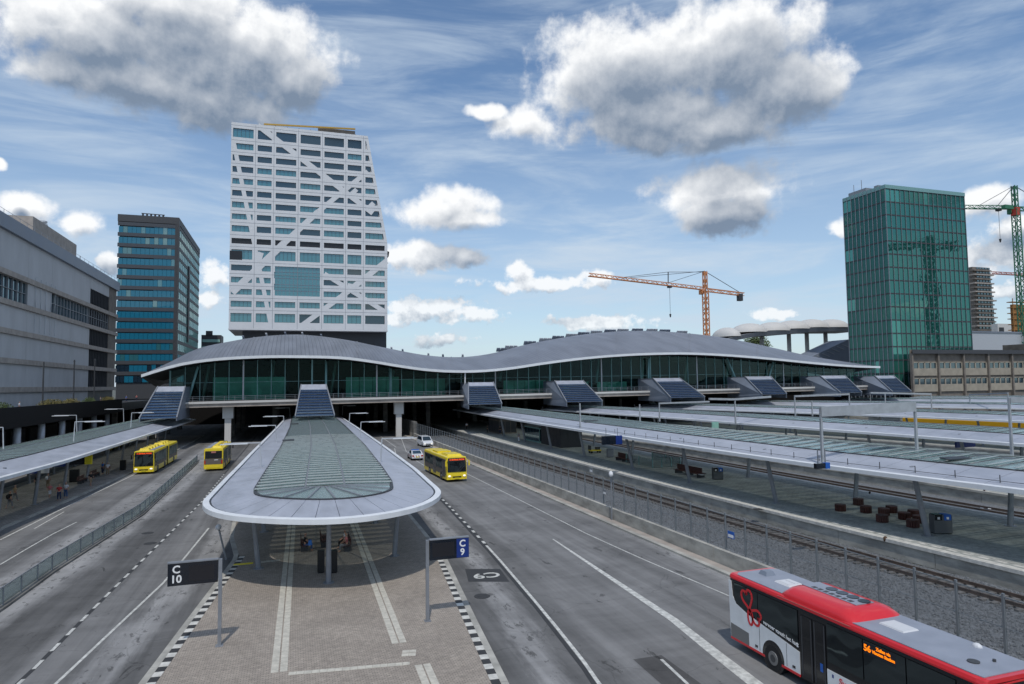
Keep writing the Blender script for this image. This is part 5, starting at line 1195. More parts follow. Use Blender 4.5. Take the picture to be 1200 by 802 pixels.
# glass fan at the nose
hub = Vector(((f(FI1)(YS)+f(FI2)(YS))/2, YS-1.2, ZI)); bar_ = MB()
x0_, x1_ = f(FI1)(YS-1.2)+.15, f(FI2)(YS-1.2)-.15
FN = 10
for i in range(FN):
    a, b = inw(int(NN*(i/FN)), .16, I_), inw(int(NN*((i+1)/FN)), .16, I_)
    ta = max(0.02, min(.98, .30+.40*i/FN)); tb = max(.02, min(.98, .30+.40*(i+1)/FN))
    c0_ = Vector((x0_+(x1_-x0_)*ta, YS-1.0-.6*math.sin(PI*i/FN), ZI+.09)); c1_ = Vector((x0_+(x1_-x0_)*tb, YS-1.0-.6*math.sin(PI*(i+1)/FN), ZI+.09))
    mb = MB(); slab4(mb, [(a.x, a.y, ZI+.02), (b.x, b.y, ZI+.02), tuple(c1_), tuple(c0_)], .03); mb.build('glass_pane', 'cglass', parent=cc_)
    if i: bar_.bar((a.x, a.y, ZI+.06), tuple(c0_+Vector((0, 0, .04))), .1, .08)
    bar_.bar(tuple(c0_+Vector((0, 0, .04))), tuple(c1_+Vector((0, 0, .04))), .12, .08)
for s, x in ((0, x0_), (NN, x1_)):
    e = I_[s]; t = .30 if s == 0 else .70; c0_ = Vector((x0_+(x1_-x0_)*t, YS-1.0, ZI+.09)); mb = MB(); mb.prism([(x, YS-1.25, ZI+.02), tuple(c0_), (inw(s, .16, I_).x, inw(s, .16, I_).y-.05, ZI+.02)], (0, 0, .02)); mb.build('glass_pane', 'cglass', parent=cc_)
bar_.build('glazing_rib', 'steel', parent=cc_)
# posts
def post(c, x, y, z0, zt, dx=0, dy=0, r=.17):
    mb = MB(); mb.tube((x, y, z0), (x+dx, y+dy, zt), r, r*.8, 12); mb.tube((x, y, z0), (x, y, z0+.04), r*2.0, n=14); mb.build('post', 'steel', parent=c, smooth=False)
p = onz(385, 683, H_); post(cc_, p.x, p.y, H_, ZI-.3)
for Y, l, r_ in ((46.6, -1.85, 6.85), (58, -1.9, 6.9), (70, -1.7, 7.2), (82, -1.5, 7.4), (94, -1.2, 7.7), (106, -1, 8), (118, -.8, 8.2), (130, -.5, 8.4), (142, -.2, 8.6)):
    post(cc_, l, Y, H_, ZI-.3, -.45); post(cc_, r_, Y, H_, ZI-.3, .35)

def side_canopy(c, F, y0, y1, wd, ze, zi, dirn, lim, glim, step=2.4, gstep=1.5, inset=3.4, lou=0):
    fo1 = lambda Y: F(Y); fo2 = lambda Y: F(Y)+wd*dirn
    if dirn < 0: fo1, fo2 = fo2, fo1
    fi1 = lambda Y: fo1(Y)+inset; fi2 = lambda Y: fo2(Y)-inset
    st = [y0+i*step for i in range(int((y1-y0)/step)+1)]
    canopy_sides(c, st, fo1, fi1, fi2, fo2, ze, zi, lim); glass_field(c, st[0], st[-1], gstep, fi1, fi2, zi, glim, .28, (0, .5, 1), lou=lou, lw=.2)
# --- left canopy
lc = thing('bus_canopy', 'long straight canopy with glass centre over the left bus platform', 'canopy', (-29, 80, 0))
LF = [(30, -22.9), (66, -22.8), (80, -21.7), (176, -20.5)]
side_canopy(lc, lambda Y: interp(LF, Y), 38, 172, 13.5, 4.5, 5.15, -1, 45, 60)
for i in range(11):
    Y = 62+i*9.2; post(lc, -24.6, Y, H_, 4.9, .5); post(lc, -30.8, Y, H_, 4.9, -.5)
# --- railway canopies
labs = {1: 'nearest long railway platform canopy on the right with pale edge panels', 2: 'second long railway platform canopy from the road', 3: 'third railway canopy, with the yellow train showing below its edge', 4: 'fourth railway canopy from the road, far right', 5: 'fifth railway canopy from the road, below the brown office', 6: 'farthest railway canopy, directly below the brown office'}
for n in range(1, 7):
    c = thing('platform_canopy', labs[n], 'canopy', (edge(n, 60)+7.5, 60, .9))
    side_canopy(c, lambda Y, n=n: edge(n, Y), {1: 18, 2: 24, 3: 36, 4: 50, 5: 60, 6: 75}[n], 172 if n == 1 else 160, 14.8, 5.3, 5.95, 1, {1: 46, 2: 30, 3: 10, 4: 0, 5: 0, 6: 0}[n], {1: 70, 2: 40, 3: 10, 4: 0, 5: 0, 6: 0}[n], 2.4, 1.7 if n < 3 else 2.0, 3.5, 75 if n == 1 else 0)
    if n == 1:
        for Y in (22, 35.5, 49.5, 62.7, 75.4, 90.1, 104, 118, 132): post(c, edge(1, Y)+3.0, Y, .9, 5.7, -.9, .2, .2)
        for Y in (21, 35.6, 48.8, 63.7, 77, 91, 105, 119, 133): post(c, edge(1, Y)+11.2, Y, .9, 5.7, .8, .2, .2)
        mb = MB(); Y = 19.0
        while Y < 80: mb.box(edge(1, Y)+1.0, edge(1, Y)+1.04, Y, Y+.04, 5.4, 5.9); Y += 2.6
        mb.build('snow_stop', 'dsteel', parent=c)
        P_ = [(edge(1, Y)+.95, Y, 5.55) for Y in range(19, 140, 4)]; mb = MB()
        for a, b in zip(P_, P_[1:]): mb.bar(a, b, .03, .03)
        mb.build('cable', 'dsteel', parent=c)
    elif n < 5:
        for i in range(12): Y = 30+i*12; post(c, edge(n, Y)+3, Y, .9, 5.7, -.9, .2, .2); post(c, edge(n, Y)+11, Y, .9, 5.7, .8, .2, .2)
# open roof hatches
for k, (px, py, z, lab) in enumerate([(1120, 537, 5.95, 'black open roof hatch on the nearest railway canopy glass'), (692, 493, 5.95, 'thin black roof hatch on the nearest railway canopy by the hall'), (338, 516, 4.9, 'thin black strip hatch on the left glass of the centre canopy, nearer'), (345, 497, 4.9, 'thin black strip hatch on the left glass of the centre canopy, farther')]):
    p = onz(px, py, z+.25); mb = MB(); w = (1.1 if k < 2 else .7); mb.hexa([(p.x-w, p.y-.35, p.z-.06), (p.x+w, p.y-.35, p.z-.06), (p.x+w, p.y+.35, p.z), (p.x-w, p.y+.35, p.z)], [(p.x-w, p.y-.35, p.z), (p.x+w, p.y-.35, p.z), (p.x+w, p.y+.35, p.z+.08), (p.x-w, p.y+.35, p.z+.08)]); tag(mb.build('roof_hatch', 'gutter', loc=tuple(p)), lab, 'roof hatch')

# lamps on the canopies: post with a long level arm over the road
def lamp_on(px, py, z, h, dirn, arm, label, top=None):
    p = onz(px, py, z); l = thing('canopy_lamp', label, 'lamp', tuple(p), 'lamps with level arms on the bus canopies')
    mb = MB(); mb.tube(p, p+Vector((-.12*dirn*-1, 0, h)), .07, .055, 8); mb.build('post', 'lsteel', parent=l)
    t = p+Vector((.12*dirn, 0, h)); mb = MB(); mb.bar(t, t+Vector((arm*dirn, 0, .05)), .10, .09); mb.build('arm', 'lsteel', parent=l)
    mb = MB(); mb.box(min(t.x+arm*.35*dirn, t.x+(arm+.3)*dirn), max(t.x+arm*.35*dirn, t.x+(arm+.3)*dirn), t.y-.11, t.y+.11, t.z-.08, t.z-.01); mb.build('light_strip', 'rim', parent=l)
for k, (px, py) in enumerate([(446, 544), (422, 515), (409, 500), (401, 487)]): lamp_on(px, py, 4.6, 2.3, 1, 2.9, 'lamp on the right edge of the centre canopy, '+['nearest the rounded nose', 'second from the rounded nose', 'third from the rounded nose', 'closest to the stair hood'][k])
for k, (px, py) in enumerate([(306, 550), (324, 520), (333, 504), (340, 490)]): lamp_on(px, py, 4.6, 2.3, -1, 2.9, 'lamp on the left edge of the centre canopy, '+['nearest the rounded nose', 'second from the rounded nose', 'third from the rounded nose', 'closest to the stair hood'][k])
for k, (px, py, d) in enumerate([(86, 520, 1), (90, 507, -1), (153, 503, 1), (145, 495, -1), (195, 491, 1), (4, 530, -1)]): lamp_on(px, py, 5.0, 2.7, d, 3.0, 'lamp on the left canopy, '+['reaching right over the bus road, nearest', 'reaching left toward the walkway, middle', 'reaching right, second from the nearest', 'reaching left beside the black parapet columns, far', 'reaching right in front of the stair hood', 'reaching left at the very edge of the view'][k])

# gantries rising between the railway canopies
def gantry(posts, beams, label, Yz=5.6, r=.095):
    B = []
    for (px, pb, pt) in posts:
        b = onz(px, pb, Yz); t = onY(px, pt, b.y); t.x = b.x; B.append((b, t))
    g_ = thing('gantry', label, 'gantry', (B[0][0].x, B[0][0].y, 5.3), 'grey gantries over the railway canopies')
    for b, t in B: mb = MB(); mb.hexa([(b.x-r, b.y-r, 5.3), (b.x+r, b.y-r, 5.3), (b.x+r, b.y+r, 5.3), (b.x-r, b.y+r, 5.3)], [(t.x-r*.8, t.y-r*.8, t.z), (t.x+r*.8, t.y-r*.8, t.z), (t.x+r*.8, t.y+r*.8, t.z), (t.x-r*.8, t.y+r*.8, t.z)]); mb.build('post', 'gsteel', parent=g_)
    for i, (px, py, w) in beams:
        t = B[i][1]; e = onY(px, py, t.y); 
        if i+1 < len(B) and abs(px-posts[i+1][0]) < 3: e = B[i+1][1].copy()
        mb = MB(); mb.bar(t-Vector((0, 0, w/2)), e-Vector((0, 0, w/2)), .3, w); mb.build('beam', 'gsteel', parent=g_)
    return g_
gantry([(964, 540, 477), (1075, 538, 471)], [(0, (1075, 471, .75))], 'largest near gantry with a deep grey beam above the nearest railway canopies')
gantry([(1186, 532, 466)], [(0, (1215, 465, .42))], 'grey gantry post cut by the right edge of the view')
gantry([(680, 500, 473), (750, 493, 474)], [], 'pair of plain grey posts left of the gantries, above the second canopy')
gantry([(862, 495, 467)], [(0, (831, 466.5, .3)), (0, (903, 464, .3))], 'slim leaning grey gantry post with a thin beam in the middle')
gantry([(932, 486, 463.5), (996, 485, 461)], [(0, (996, 461, .32))], 'thin gantry with two posts before the fifth stair hood')
gantry([(1038, 481, 461), (1020, 470, 460)], [], 'short grey post below the right end of the hall'); gantry([(1092, 482, 461)], [(0, (1020, 459.5, .3))], 'thin gantry post below the left end of the brown office')
gantry([(1137, 475, 462), (1182, 478, 460)], [(0, (1182, 460, .3))], 'thin gantry in front of the brown office right part')
gantry([(773, 492, 472)], [(0, (831, 470, .25))], 'slender grey post with a light beam right of the paired posts')
gantry([(952, 486, 470)], [], 'short thin grey post between the third canopy hoods')

# ================================================================== yellow train under the third canopy
tn = thing('train', 'yellow passenger train half hidden under the third railway canopy', 'train', (120, 80, 0))
fx = lambda Y: edge(3, Y)+20.0
for k in range(1):
    y0 = 77+k*26.5; y1 = y0+26
    def q(x, y, z): return (fx(y)+x, y, z)
    mb = MB(); mb.hexa([q(-1.4, y0, .5), q(1.4, y0, .5), q(1.4, y1, .5), q(-1.4, y1, .5)], [q(-1.4, y0, 3.9), q(1.4, y0, 3.9), q(1.4, y1, 3.9), q(-1.4, y1, 3.9)]); mb.hexa([q(-1.3, y0, 3.9), q(1.3, y0, 3.9), q(1.3, y1, 3.9), q(-1.3, y1, 3.9)], [q(-.8, y0, 4.35), q(.8, y0, 4.35), q(.8, y1, 4.35), q(-.8, y1, 4.35)]); b_ = mb.build('carriage', 'trainyellow', parent=tn)
    for j in range(11):
        ya = y0+1.5+j*2.2; mb = MB(); mb.hexa([q(-1.43, ya, 2.3), q(-1.39, ya, 2.3), q(-1.39, ya+1.6, 2.3), q(-1.43, ya+1.6, 2.3)], [q(-1.43, ya, 3.2), q(-1.39, ya, 3.2), q(-1.39, ya+1.6, 3.2), q(-1.43, ya+1.6, 3.2)]); mb.build('window', 'trainblue', parent=b_)
    for yy in (y0+3, y0+22):
        for s in (-.75, .75): mb = MB(); mb.tube(q(s-.06, yy, .46), q(s+.06, yy, .46), .45, n=14); mb.build('wheel', 'dsteel', parent=b_)
# ================================================================== BUSES AND CARS  (built with the front toward -Y, rear toward +Y)
def wheel(parent, x, y, r, s):
    mb = MB(); mb.tube((x-.14, y, r), (x+.14, y, r), r, n=22); w_ = mb.build('wheel', 'tyre', parent=parent); mb = MB()
    mb.tube((x+.10*s, y, r), (x+.165*s, y, r), r*.56, r*.5, 16); mb.build('rim', 'alu', parent=w_); mb = MB(); mb.tube((x+.12*s, y, r), (x+.19*s, y, r), r*.2, r*.15, 10); mb.build('hub', 'dsteel', parent=w_)
def shell(name, parent, hw, y0, y1, z0, H, m, rr=.16, arches=(), taper=0.0):
    """closed bus shell with rounded roof edge; y0 front, y1 rear; arches = (y, r) cut as dark liners"""
    prof = [(-hw, z0), (-hw, z0+.5), (-hw, H-rr-.25), (-hw+.03, H-rr), (-hw+rr*.45, H-rr*.25), (-hw+rr*1.2, H), (0, H+.03), (hw-rr*1.2, H), (hw-rr*.45, H-rr*.25), (hw-.03, H-rr), (hw, H-rr-.25), (hw, z0+.5), (hw, z0)]
    rows = []
    for y, k in ((y0, .965), (y0+.06, .985), (y0+.25, 1.0), (y1-.25, 1.0), (y1-.06, .985), (y1, .965)):
        off = .10 if y == y0 else 0.0
        rows.append([(x*k, y+(max(0, z-1.4)*.07 if y < (y0+y1)/2 else -max(0, z-1.4)*.035), z0+(z-z0)*(.99 if k < .97 else 1)) for x, z in prof])
    mb = MB(); mb.grid(rows); n = len(prof); b = 0
    mb.f.append(tuple(range(n))[::-1]); mb.mi.append(0); L = len(mb.v)-n; mb.f.append(tuple(range(L, L+n))); mb.mi.append(0)
    for r_ in range(len(rows)-1): mb.f.append((r_*n, (r_+1)*n, (r_+2)*n-1, (r_+1)*n-1)); mb.mi.append(0)
    return mb.build(name, m, parent=parent)
def yellow_bus(name, label, L, H, articulated=False, style='a'):
    t = thing(name, label, 'bus'); hw = 1.27; secs = [(0, L)] if not articulated else [(0, 9.2), (10.3, L)]
    for (a, b) in secs:
        shell('body', t, hw, a, b, .30, H, 'yellow')
        for s in (-1, 1):
            mb = MB(); mb.box(s*(hw-.01), s*(hw+.015), a+.55, b-.45, .95 if style == 'a' else .80, H-.32); sd = mb.build('side_panel', 'taupe', parent=t)
            n = max(3, int((b-a)/1.55)); w = (b-a-1.3)/n
            for i in range(n):
                y = a+.7+i*w; door = (s == -1 and i in (0, n//2)); mb = MB(); mb.box(s*(hw+.012), s*(hw+.03), y+.05, y+w-.05, .55 if door else 1.45, H-.42); mb.build('door' if door else 'window', 'buswin' if not door else 'busblack', parent=t)
                if door: mb = MB(); mb.box(s*(hw+.028), s*(hw+.04), y+w/2-.03, y+w/2+.03, .5, H-.45); mb.build('door_post', 'dsteel', parent=t)
    if articulated:
        mb = MB()
        for i in range(8): y = 9.15+i*.15; e = .03*(i % 2); mb.box(-hw+.06+e, hw-.06-e, y, y+.13, .35, H-.12-e)
        mb.build('bellows', 'charcoal', parent=t)
    # front
    zs = 1.15 if style != 'c' else 1.25
    mb = MB(); mb.hexa([(-1.17, -.035+.0, zs-.05), (1.17, -.035, zs-.05), (1.17, .06, zs-.05), (-1.17, .06, zs-.05)], [(-1.15, .045, H-.55), (1.15, .045, H-.55), (1.15, .2, H-.55), (-1.15, .2, H-.55)]); mb.build('windscreen', 'buswin', parent=t)
    mb = MB(); mb.hexa([(-1.12, .035, H-.54), (1.12, .035, H-.54), (1.12, .18, H-.54), (-1.12, .18, H-.54)], [(-1.08, .06, H-.14), (1.08, .06, H-.14), (1.08, .22, H-.14), (-1.08, .22, H-.14)]); mb.build('display_box', 'screen', parent=t)
    text('41 CENTRAAL STATION', .22, 'ledr', t, face_mat((.02, .03, H-.34), (1, 0, 0), (0, .05, 1)), name='destination', depth=.01, bold=.01, sx=.78)
    for s in (-1, 1):
        mb = MB(); mb.dome((s*.93, -.03, .72), .19, .08, .12, 12, 4, True); mb.build('headlight', 'head', parent=t, smooth=True)
        mb = MB(); mb.bar((s*1.15, 0, H-.25), (s*1.42, -.25, H-.45), .05, .05); mb.box(s*1.37, s*1.53, -.34, -.22, H-1.05, H-.45); mb.build('mirror', 'yellow' if style == 'c' else 'busblack', parent=t)
    mb = MB(); mb.box(-.55, .55, -.045, .02, .55, .68); mb.build('grille', 'busblack', parent=t); mb = MB(); mb.box(-.27, .27, -.055, .0, .40, .51); mb.build('number_plate', 'signyellow', parent=t)
    mb = MB(); mb.bar((-.1, -.05, 1.2), (.55, .0, 1.85), .03, .03); mb.bar((.2, -.05, 1.2), (.9, .0, 1.85), .03, .03); mb.build('wiper', 'dsteel', parent=t)
    # rear
    mb = MB(); mb.box(-1.1, 1.1, L-.06, L+.02, 1.75, H-.35); mb.build('rear_window', 'busblack', parent=t); mb = MB(); mb.box(-1.18, 1.18, L-.04, L+.03, .95, 1.73); mb.build('rear_panel', 'taupe', parent=t)
    mb = MB(); mb.box(-.9, .9, L-.02, L+.035, .45, .85); mb.build('engine_grille', 'yellow', parent=t)
    for s in (-1, 1): mb = MB(); mb.box(s*1.02, s*1.2, L, L+.045, 1.0, 1.5); mb.build('tail_light', 'tail', parent=t)
    mb = MB(); mb.box(-.3, .3, L+.03, L+.045, H-.62, H-.4); mb.build('rear_display', 'cranepink', parent=t); mb = MB(); mb.box(-.6, -.1, L+.03, L+.04, 1.5, 1.6); mb.build('rear_print', 'sticker', parent=t)
    for s in (-1, 1):
        for y in ([2.6, L-3.3] if not articulated else [2.6, 7.6, L-3.2]):
            wheel(t, s*(hw-.12), y, .48, s); mb = MB(); mb.tube((s*(hw-.2), y, .5), (s*(hw+.018), y, .5), .6, n=18); mb.build('wheel_arch', 'busblack', parent=t)
    # roof gear
    if style == 'c':
        mb = MB(); mb.hexa([(-.95, 1.0, H), (.95, 1.0, H), (.95, 4.0, H), (-.95, 4.0, H)], [(-.8, 1.15, H+.24), (.8, 1.15, H+.24), (.8, 3.85, H+.24), (-.8, 3.85, H+.24)]); mb.build('roof_unit', 'yellow', parent=t)
        mb = MB(); mb.box(-.9, .9, 6, 8.5, H, H+.18); mb.build('roof_unit', 'yellow', parent=t)
    else:
        y = 1.6
        while y < L-1.5:
            if not (articulated and 8.8 < y < 10.8):
                mb = MB(); mb.hexa([(-.9, y, H), (.35, y, H), (.35, y+1.1, H), (-.9, y+1.1, H)], [(-.8, y+.1, H+.26), (.25, y+.1, H+.26), (.25, y+1.0, H+.26), (-.8, y+1.0, H+.26)]); mb.build('roof_unit', 'yellow', parent=t)
                mb = MB(); mb.tube((-.55, y+.55, H+.26), (-.55, y+.55, H+.31), .24, n=12); mb.build('fan', 'dsteel', parent=t)
            y += 1.9
        mb = MB(); mb.box(.5, 1.05, .9, (9 if articulated else L-.6), H-.0, H+.07); mb.build('roof_strip', 'busroof', parent=t)
    return t
b1 = yellow_bus('city_bus', 'yellow articulated bus coming toward the camera beside the left platform', 18, 3.15, True); p = onz(153, 557); q = onz(180.5, 557); b1.location = ((p.x+q.x)/2, p.y+.1, 0.01); b1.rotation_euler = (0, 0, math.radians(-1.0))
b2 = yellow_bus('city_bus', 'yellow and grey bus seen from behind, driving away left of the centre canopy', 12, 3.15); p = onz(237, 553); q = onz(264.5, 553); b2.location = ((p.x+q.x)/2, p.y+12.1, 0.01); b2.rotation_euler = (0, 0, PI+math.radians(-.8))
b3 = yellow_bus('city_bus', 'yellow bus with orange destination display right of the centre canopy', 12, 3.0, False, 'c'); p = onz(524.5, 566); q = onz(550, 566); b3.location = ((p.x+q.x)/2, p.y+.2, 0.01); b3.rotation_euler = (0, 0, math.radians(2.2))
b4 = yellow_bus('city_bus', 'yellow bus mostly hidden behind the posts of the left canopy', 12, 3.15); p = onz(137, 530); b4.location = (-33.3, p.y+2, 0.01)
for b in (b1, b2, b3, b4): b['group'] = 'yellow city buses'

# --- red and white bus, front toward -Y; surveyed on its near side plane
RB = thing('city_bus', 'red and white bus with grey roof and black windows at the bottom right', 'bus', (20.0, 14.1, 0.01))
L, H, hw = 11.85, 3.3, 1.24
def loc_(v): return v
shell('body', RB, hw, 0, L, .33, H-.06, 'buswhite', .10) if False else None
def lb_(mb, name, m, **k): return mb.build(name, m, parent=RB, world=False, **k)
# lower white flank (rear), black glazed flank, red cant rail and skirt
def mk_shell(name, m, zlo, zhi, inset=0.0, y0=0, y1=L, rr=.16, front=.07):
    prof = [(-hw+inset, zlo), (-hw+inset, zhi-rr), (-hw+inset+rr*.35, zhi-rr*.3), (-hw+inset+rr*1.1, zhi), (hw-inset-rr*1.1, zhi), (hw-inset-rr*.35, zhi-rr*.3), (hw-inset, zhi-rr), (hw-inset, zlo)]
    rows = []
    for y, k in ((y0, .96), (y0+.08, .985), (y0+.3, 1), (y1-.3, 1), (y1-.08, .985), (y1, .96)): rows.append([(x*k, y+(max(0, z-1.3)*front if y < L/2 else -max(0, z-1.6)*.04), z) for x, z in prof])
    mb = MB(); mb.grid(rows); n = len(prof); mb.f.append(tuple(range(n))[::-1]); mb.mi.append(0); Lq = len(mb.v)-n; mb.f.append(tuple(range(Lq, Lq+n))); mb.mi.append(0)
    for r_ in range(len(rows)-1): mb.f.append((r_*n, (r_+1)*n, (r_+2)*n-1, (r_+1)*n-1)); mb.mi.append(0)
    return lb_(mb, name, m)
mk_shell('body', 'busblack', .36, 3.08, .012)
mk_shell('cant_rail', 'red', 3.0, 3.20, -.01, rr=.14)
mb = MB(); mb.prism([(-hw+.16, .30, 3.2), (hw-.16, .30, 3.2), (hw-.13, .6, 3.2), (hw-.13, L-.5, 3.2), (hw-.35, L-.26, 3.2), (-hw+.35, L-.26, 3.2), (-hw+.13, L-.5, 3.2), (-hw+.13, .6, 3.2)], (0, 0, .026)); lb_(mb, 'roof', 'busroof')
SXn = -hw-.006
# white flank panels on both sides: slanted upper edge toward the rear
for s in (-1, 1):
    X = s*(hw-.004); T_ = s*.022
    def flank(pts, name, m, t=T_, X=X):
        mb = MB(); mb.prism([(X, y, z) for y, z in pts], (t, 0, 0)); return lb_(mb, name, m)
    flank([(L-.10, .42), (L-.04, 2.9), (L-.22, 2.9), (L-.30, 2.25), (L-.55, 1.98), (L-1.3, 1.75), (L-2.25, 1.62), (L-3.3, 1.47), (L-4.35, 1.30), (L-4.35, .42)], 'rear_flank', 'buswhite')
    flank([(L-.12, .44), (L-.12, 1.05), (L-1.35, .98), (L-1.35, .44)], 'engine_grille', 'alu', T_*1.25)
    flank([(L-4.36, .36), (L-4.36, .46), (L-.1, .46), (L-.1, .36)], 'red_skirt', 'red', T_*1.3)
    flank([(L-5.75, .42), (L-5.75, 1.22), (L-11.3, 1.22), (L-11.3, .42)], 'front_flank', 'buswhite')
    flank([(L-5.75, .36), (L-5.75, .46), (L-11.3, .46), (L-11.3, .36)], 'red_skirt', 'red', T_*1.3)
    flank([(L-2.05, .5), (L-2.03, .5), (L-2.03, 1.55), (L-2.05, 1.55)], 'panel_joint', 'dsteel', T_*1.2); flank([(L-3.65, .5), (L-3.63, .5), (L-3.63, 1.38), (L-3.65, 1.38)], 'panel_joint', 'dsteel', T_*1.2)
    # glazing
    wy = [(L-.42, L-1.95), (L-2.0, L-4.3), (L-5.8, L-7.4), (L-7.45, L-9.1), (L-9.15, L-10.8)]
    for i, (a, b) in enumerate(wy):
        z0 = 1.5 if i > 1 else 1.75 if i == 1 else 2.0
        flank([(a, z0), (b, z0-(.25 if i < 2 else 0)), (b, 2.86), (a, 2.86)], 'window', 'buswin', T_*(1.15 if i else .9))
    if s < 0:
        for a in (L-4.42, L-10.85 if False else L-11.05):
            for h in (0, .66):
                mb = MB(); mb.prism([(X, a-h-.04, .42), (X, a-h-.62, .42), (X, a-h-.62, 2.75), (X, a-h-.04, 2.75)], (T_*.9, 0, 0)); d_ = lb_(mb, 'door', 'busblack')
                mb = MB(); mb.box(X+T_*.9, X+T_*1.25, a-h-.60, a-h-.55, .5, 2.7); mb.box(X+T_*.9, X+T_*1.25, a-h-.12, a-h-.07, .5, 2.7); mb.build('handrail', 'charcoal', parent=d_, world=False)
            if a < 2: break
    # wheels
    for y in (L-2.85, 2.55):
        mb = MB(); mb.tube((s*(hw-.35), y, .55), (s*(hw+.024), y, .55), .64, n=28); lb_(mb, 'wheel_arch', 'busblack')
        mb = MB(); mb.tube((s*(hw-.25), y, .5), (s*(hw+.03), y, .5), .5, n=28); w_ = lb_(mb, 'wheel', 'tyre'); mb = MB(); mb.tube((s*(hw+.0), y, .5), (s*(hw+.045), y, .5), .30, .27, 24); mb.build('rim', 'alu', parent=w_, world=False)
        mb = MB(); mb.tube((s*(hw+.0), y, .5), (s*(hw+.05), y, .5), .17, .15, 18); mb.build('hub', 'dsteel', parent=w_, world=False)
    for yy, zz in ((L-1.75, .62), (L-3.95, .62)): flank([(yy, zz-.05), (yy-.16, zz-.05), (yy-.16, zz+.05), (yy, zz+.05)], 'flap_lock', 'busblack', T_*1.4)
    # crossed red hearts emblem
    mb = MB()
    def curve(pts, cx, cz, ang):
        pts = [(cx-(u*math.cos(ang)-v*math.sin(ang)), cz+u*math.sin(ang)+v*math.cos(ang)) for u, v in pts]
        for (a, b), (c, d) in zip(pts, pts[1:]): mb.bar((X+T_*1.25, a, b), (X+T_*1.25, c, d), .105, .012, up=(1, 0, 0))
    hp = []
    for i in range(29):
        t = 2*PI*i/28; hp.append((.46*math.sin(t)**3*.78, .46*((13*math.cos(t)-5*math.cos(2*t)-2*math.cos(3*t)-math.cos(4*t))/16+1.0)))
    cy, cz = L-1.45, 1.98
    curve(hp, cy, cz, math.radians(18)); curve([(u*.88, v*.88) for u, v in hp], cy, cz, math.radians(-112))
    curve([(.15*math.sin(2*PI*i/20), -.30+.30*math.cos(2*PI*i/20)) for i in range(21)], cy, cz, math.radians(6))
    lb_(mb, 'emblem', 'red')
    if s < 0:
        text('vervoer vanuit het hart', .22, 'sticker', RB, face_mat((X+T_*1.3, L-3.32, 1.66), (0, -1, -.115), (0, -.115, 1)), name='slogan', bold=.004, sx=.98)
        text('Syntus', .34, 'red', RB, face_mat((X+T_*1.1, L-6.75, .98), (0, -1, 0), (0, 0, 1)), name='operator_name', bold=.01)
        mb = MB(); mb.box(X+T_, X+T_*1.2, L-5.98, L-6.06, 1.0, 1.12); lb_(mb, 'name_dot', 'navy')
        mb = MB(); mb.box(X-.0, X+T_*1.2, L-8.75, L-7.5, 2.42, 2.82); lb_(mb, 'side_display', 'screen')
        text('56', .3, 'led', RB, face_mat((X+T_*1.3, L-7.62, 2.62), (0, -1, 0), (0, 0, 1)), name='route_number', bold=.008)
        text('Zuilen via\nVleuten Station', .145, 'led', RB, face_mat((X+T_*1.3, L-8.27, 2.66), (0, -1, 0), (0, 0, 1)), name='destination', bold=.006)
        mb = MB(); mb.box(X+T_, X+T_*1.3, L-4.30, L-4.22, 1.46, 1.62); lb_(mb, 'door_button', 'sticker')
        mb = MB(); mb.box(X+T_, X+T_*1.35, L-5.55, L-5.42, 1.0, 1.3); lb_(mb, 'pictogram', 'blue')
# roof gear: hatches and the red cowl with four fans
def rbox(x0, x1, y0, y1, z0, z1, name, m, ch=.06):
    mb = MB(); mb.hexa([(x0, y0, z0), (x1, y0, z0), (x1, y1, z0), (x0, y1, z0)], [(x0+ch, y0+ch, z1), (x1-ch, y0+ch, z1), (x1-ch, y1-ch, z1), (x0+ch, y1-ch, z1)]); return lb_(mb, name, m)
rbox(-.18, .34, L-1.25, L-.72, 3.22, 3.40, 'vent_box', 'slate', .08); h_ = rbox(-.35, .42, L-2.85, L-1.95, 3.22, 3.28, 'roof_hatch', 'white', .05)
mb = MB(); mb.box(-.25, -.02, L-2.7, L-2.1, 3.28, 3.30); mb.box(.1, .33, L-2.7, L-2.1, 3.28, 3.30); mb.build('hatch_rib', 'white', parent=h_, world=False)
cw = None
prof = [(-1.20, 3.16), (-1.17, 3.30), (-1.05, 3.42), (-.80, 3.52), (-.5, 3.55), (.5, 3.55), (.80, 3.52), (1.05, 3.42), (1.17, 3.30), (1.20, 3.16)]
rows = []
for y, k, hz in ((L-6.95, .93, .15), (L-6.8, .97, .6), (L-6.45, 1, .95), (L-6.2, 1, 1), (L-3.75, 1, 1), (L-3.55, .99, .95), (L-3.35, .95, .55), (L-3.22, .9, .1)): rows.append([(x*k, y, 3.16+(z-3.16)*hz) for x, z in prof])
mb = MB(); mb.grid(rows); cw = lb_(mb, 'cooling_cowl', 'red', smooth=True)
mb = MB(); mb.box(-.35, .50, L-6.3, L-3.6, 3.545, 3.575); mb.build('fan_deck', 'busroof', parent=cw, world=False)
for i in range(4): y = L-4.55-i*.52; mb = MB(); mb.tube((.24, y, 3.575), (.24, y, 3.60), .22, n=20); mb.build('fan', 'busblack', parent=cw, world=False)
mb = MB()
for i in range(7): mb.box(-.28, -.10, L-4.2-i*.3, L-4.02-i*.3, 3.575, 3.585)
mb.build('louvre', 'dsteel', parent=cw, world=False)
rbox(-.32, .38, L-8.25, L-7.25, 3.22, 3.27, 'roof_hatch', 'white', .03)
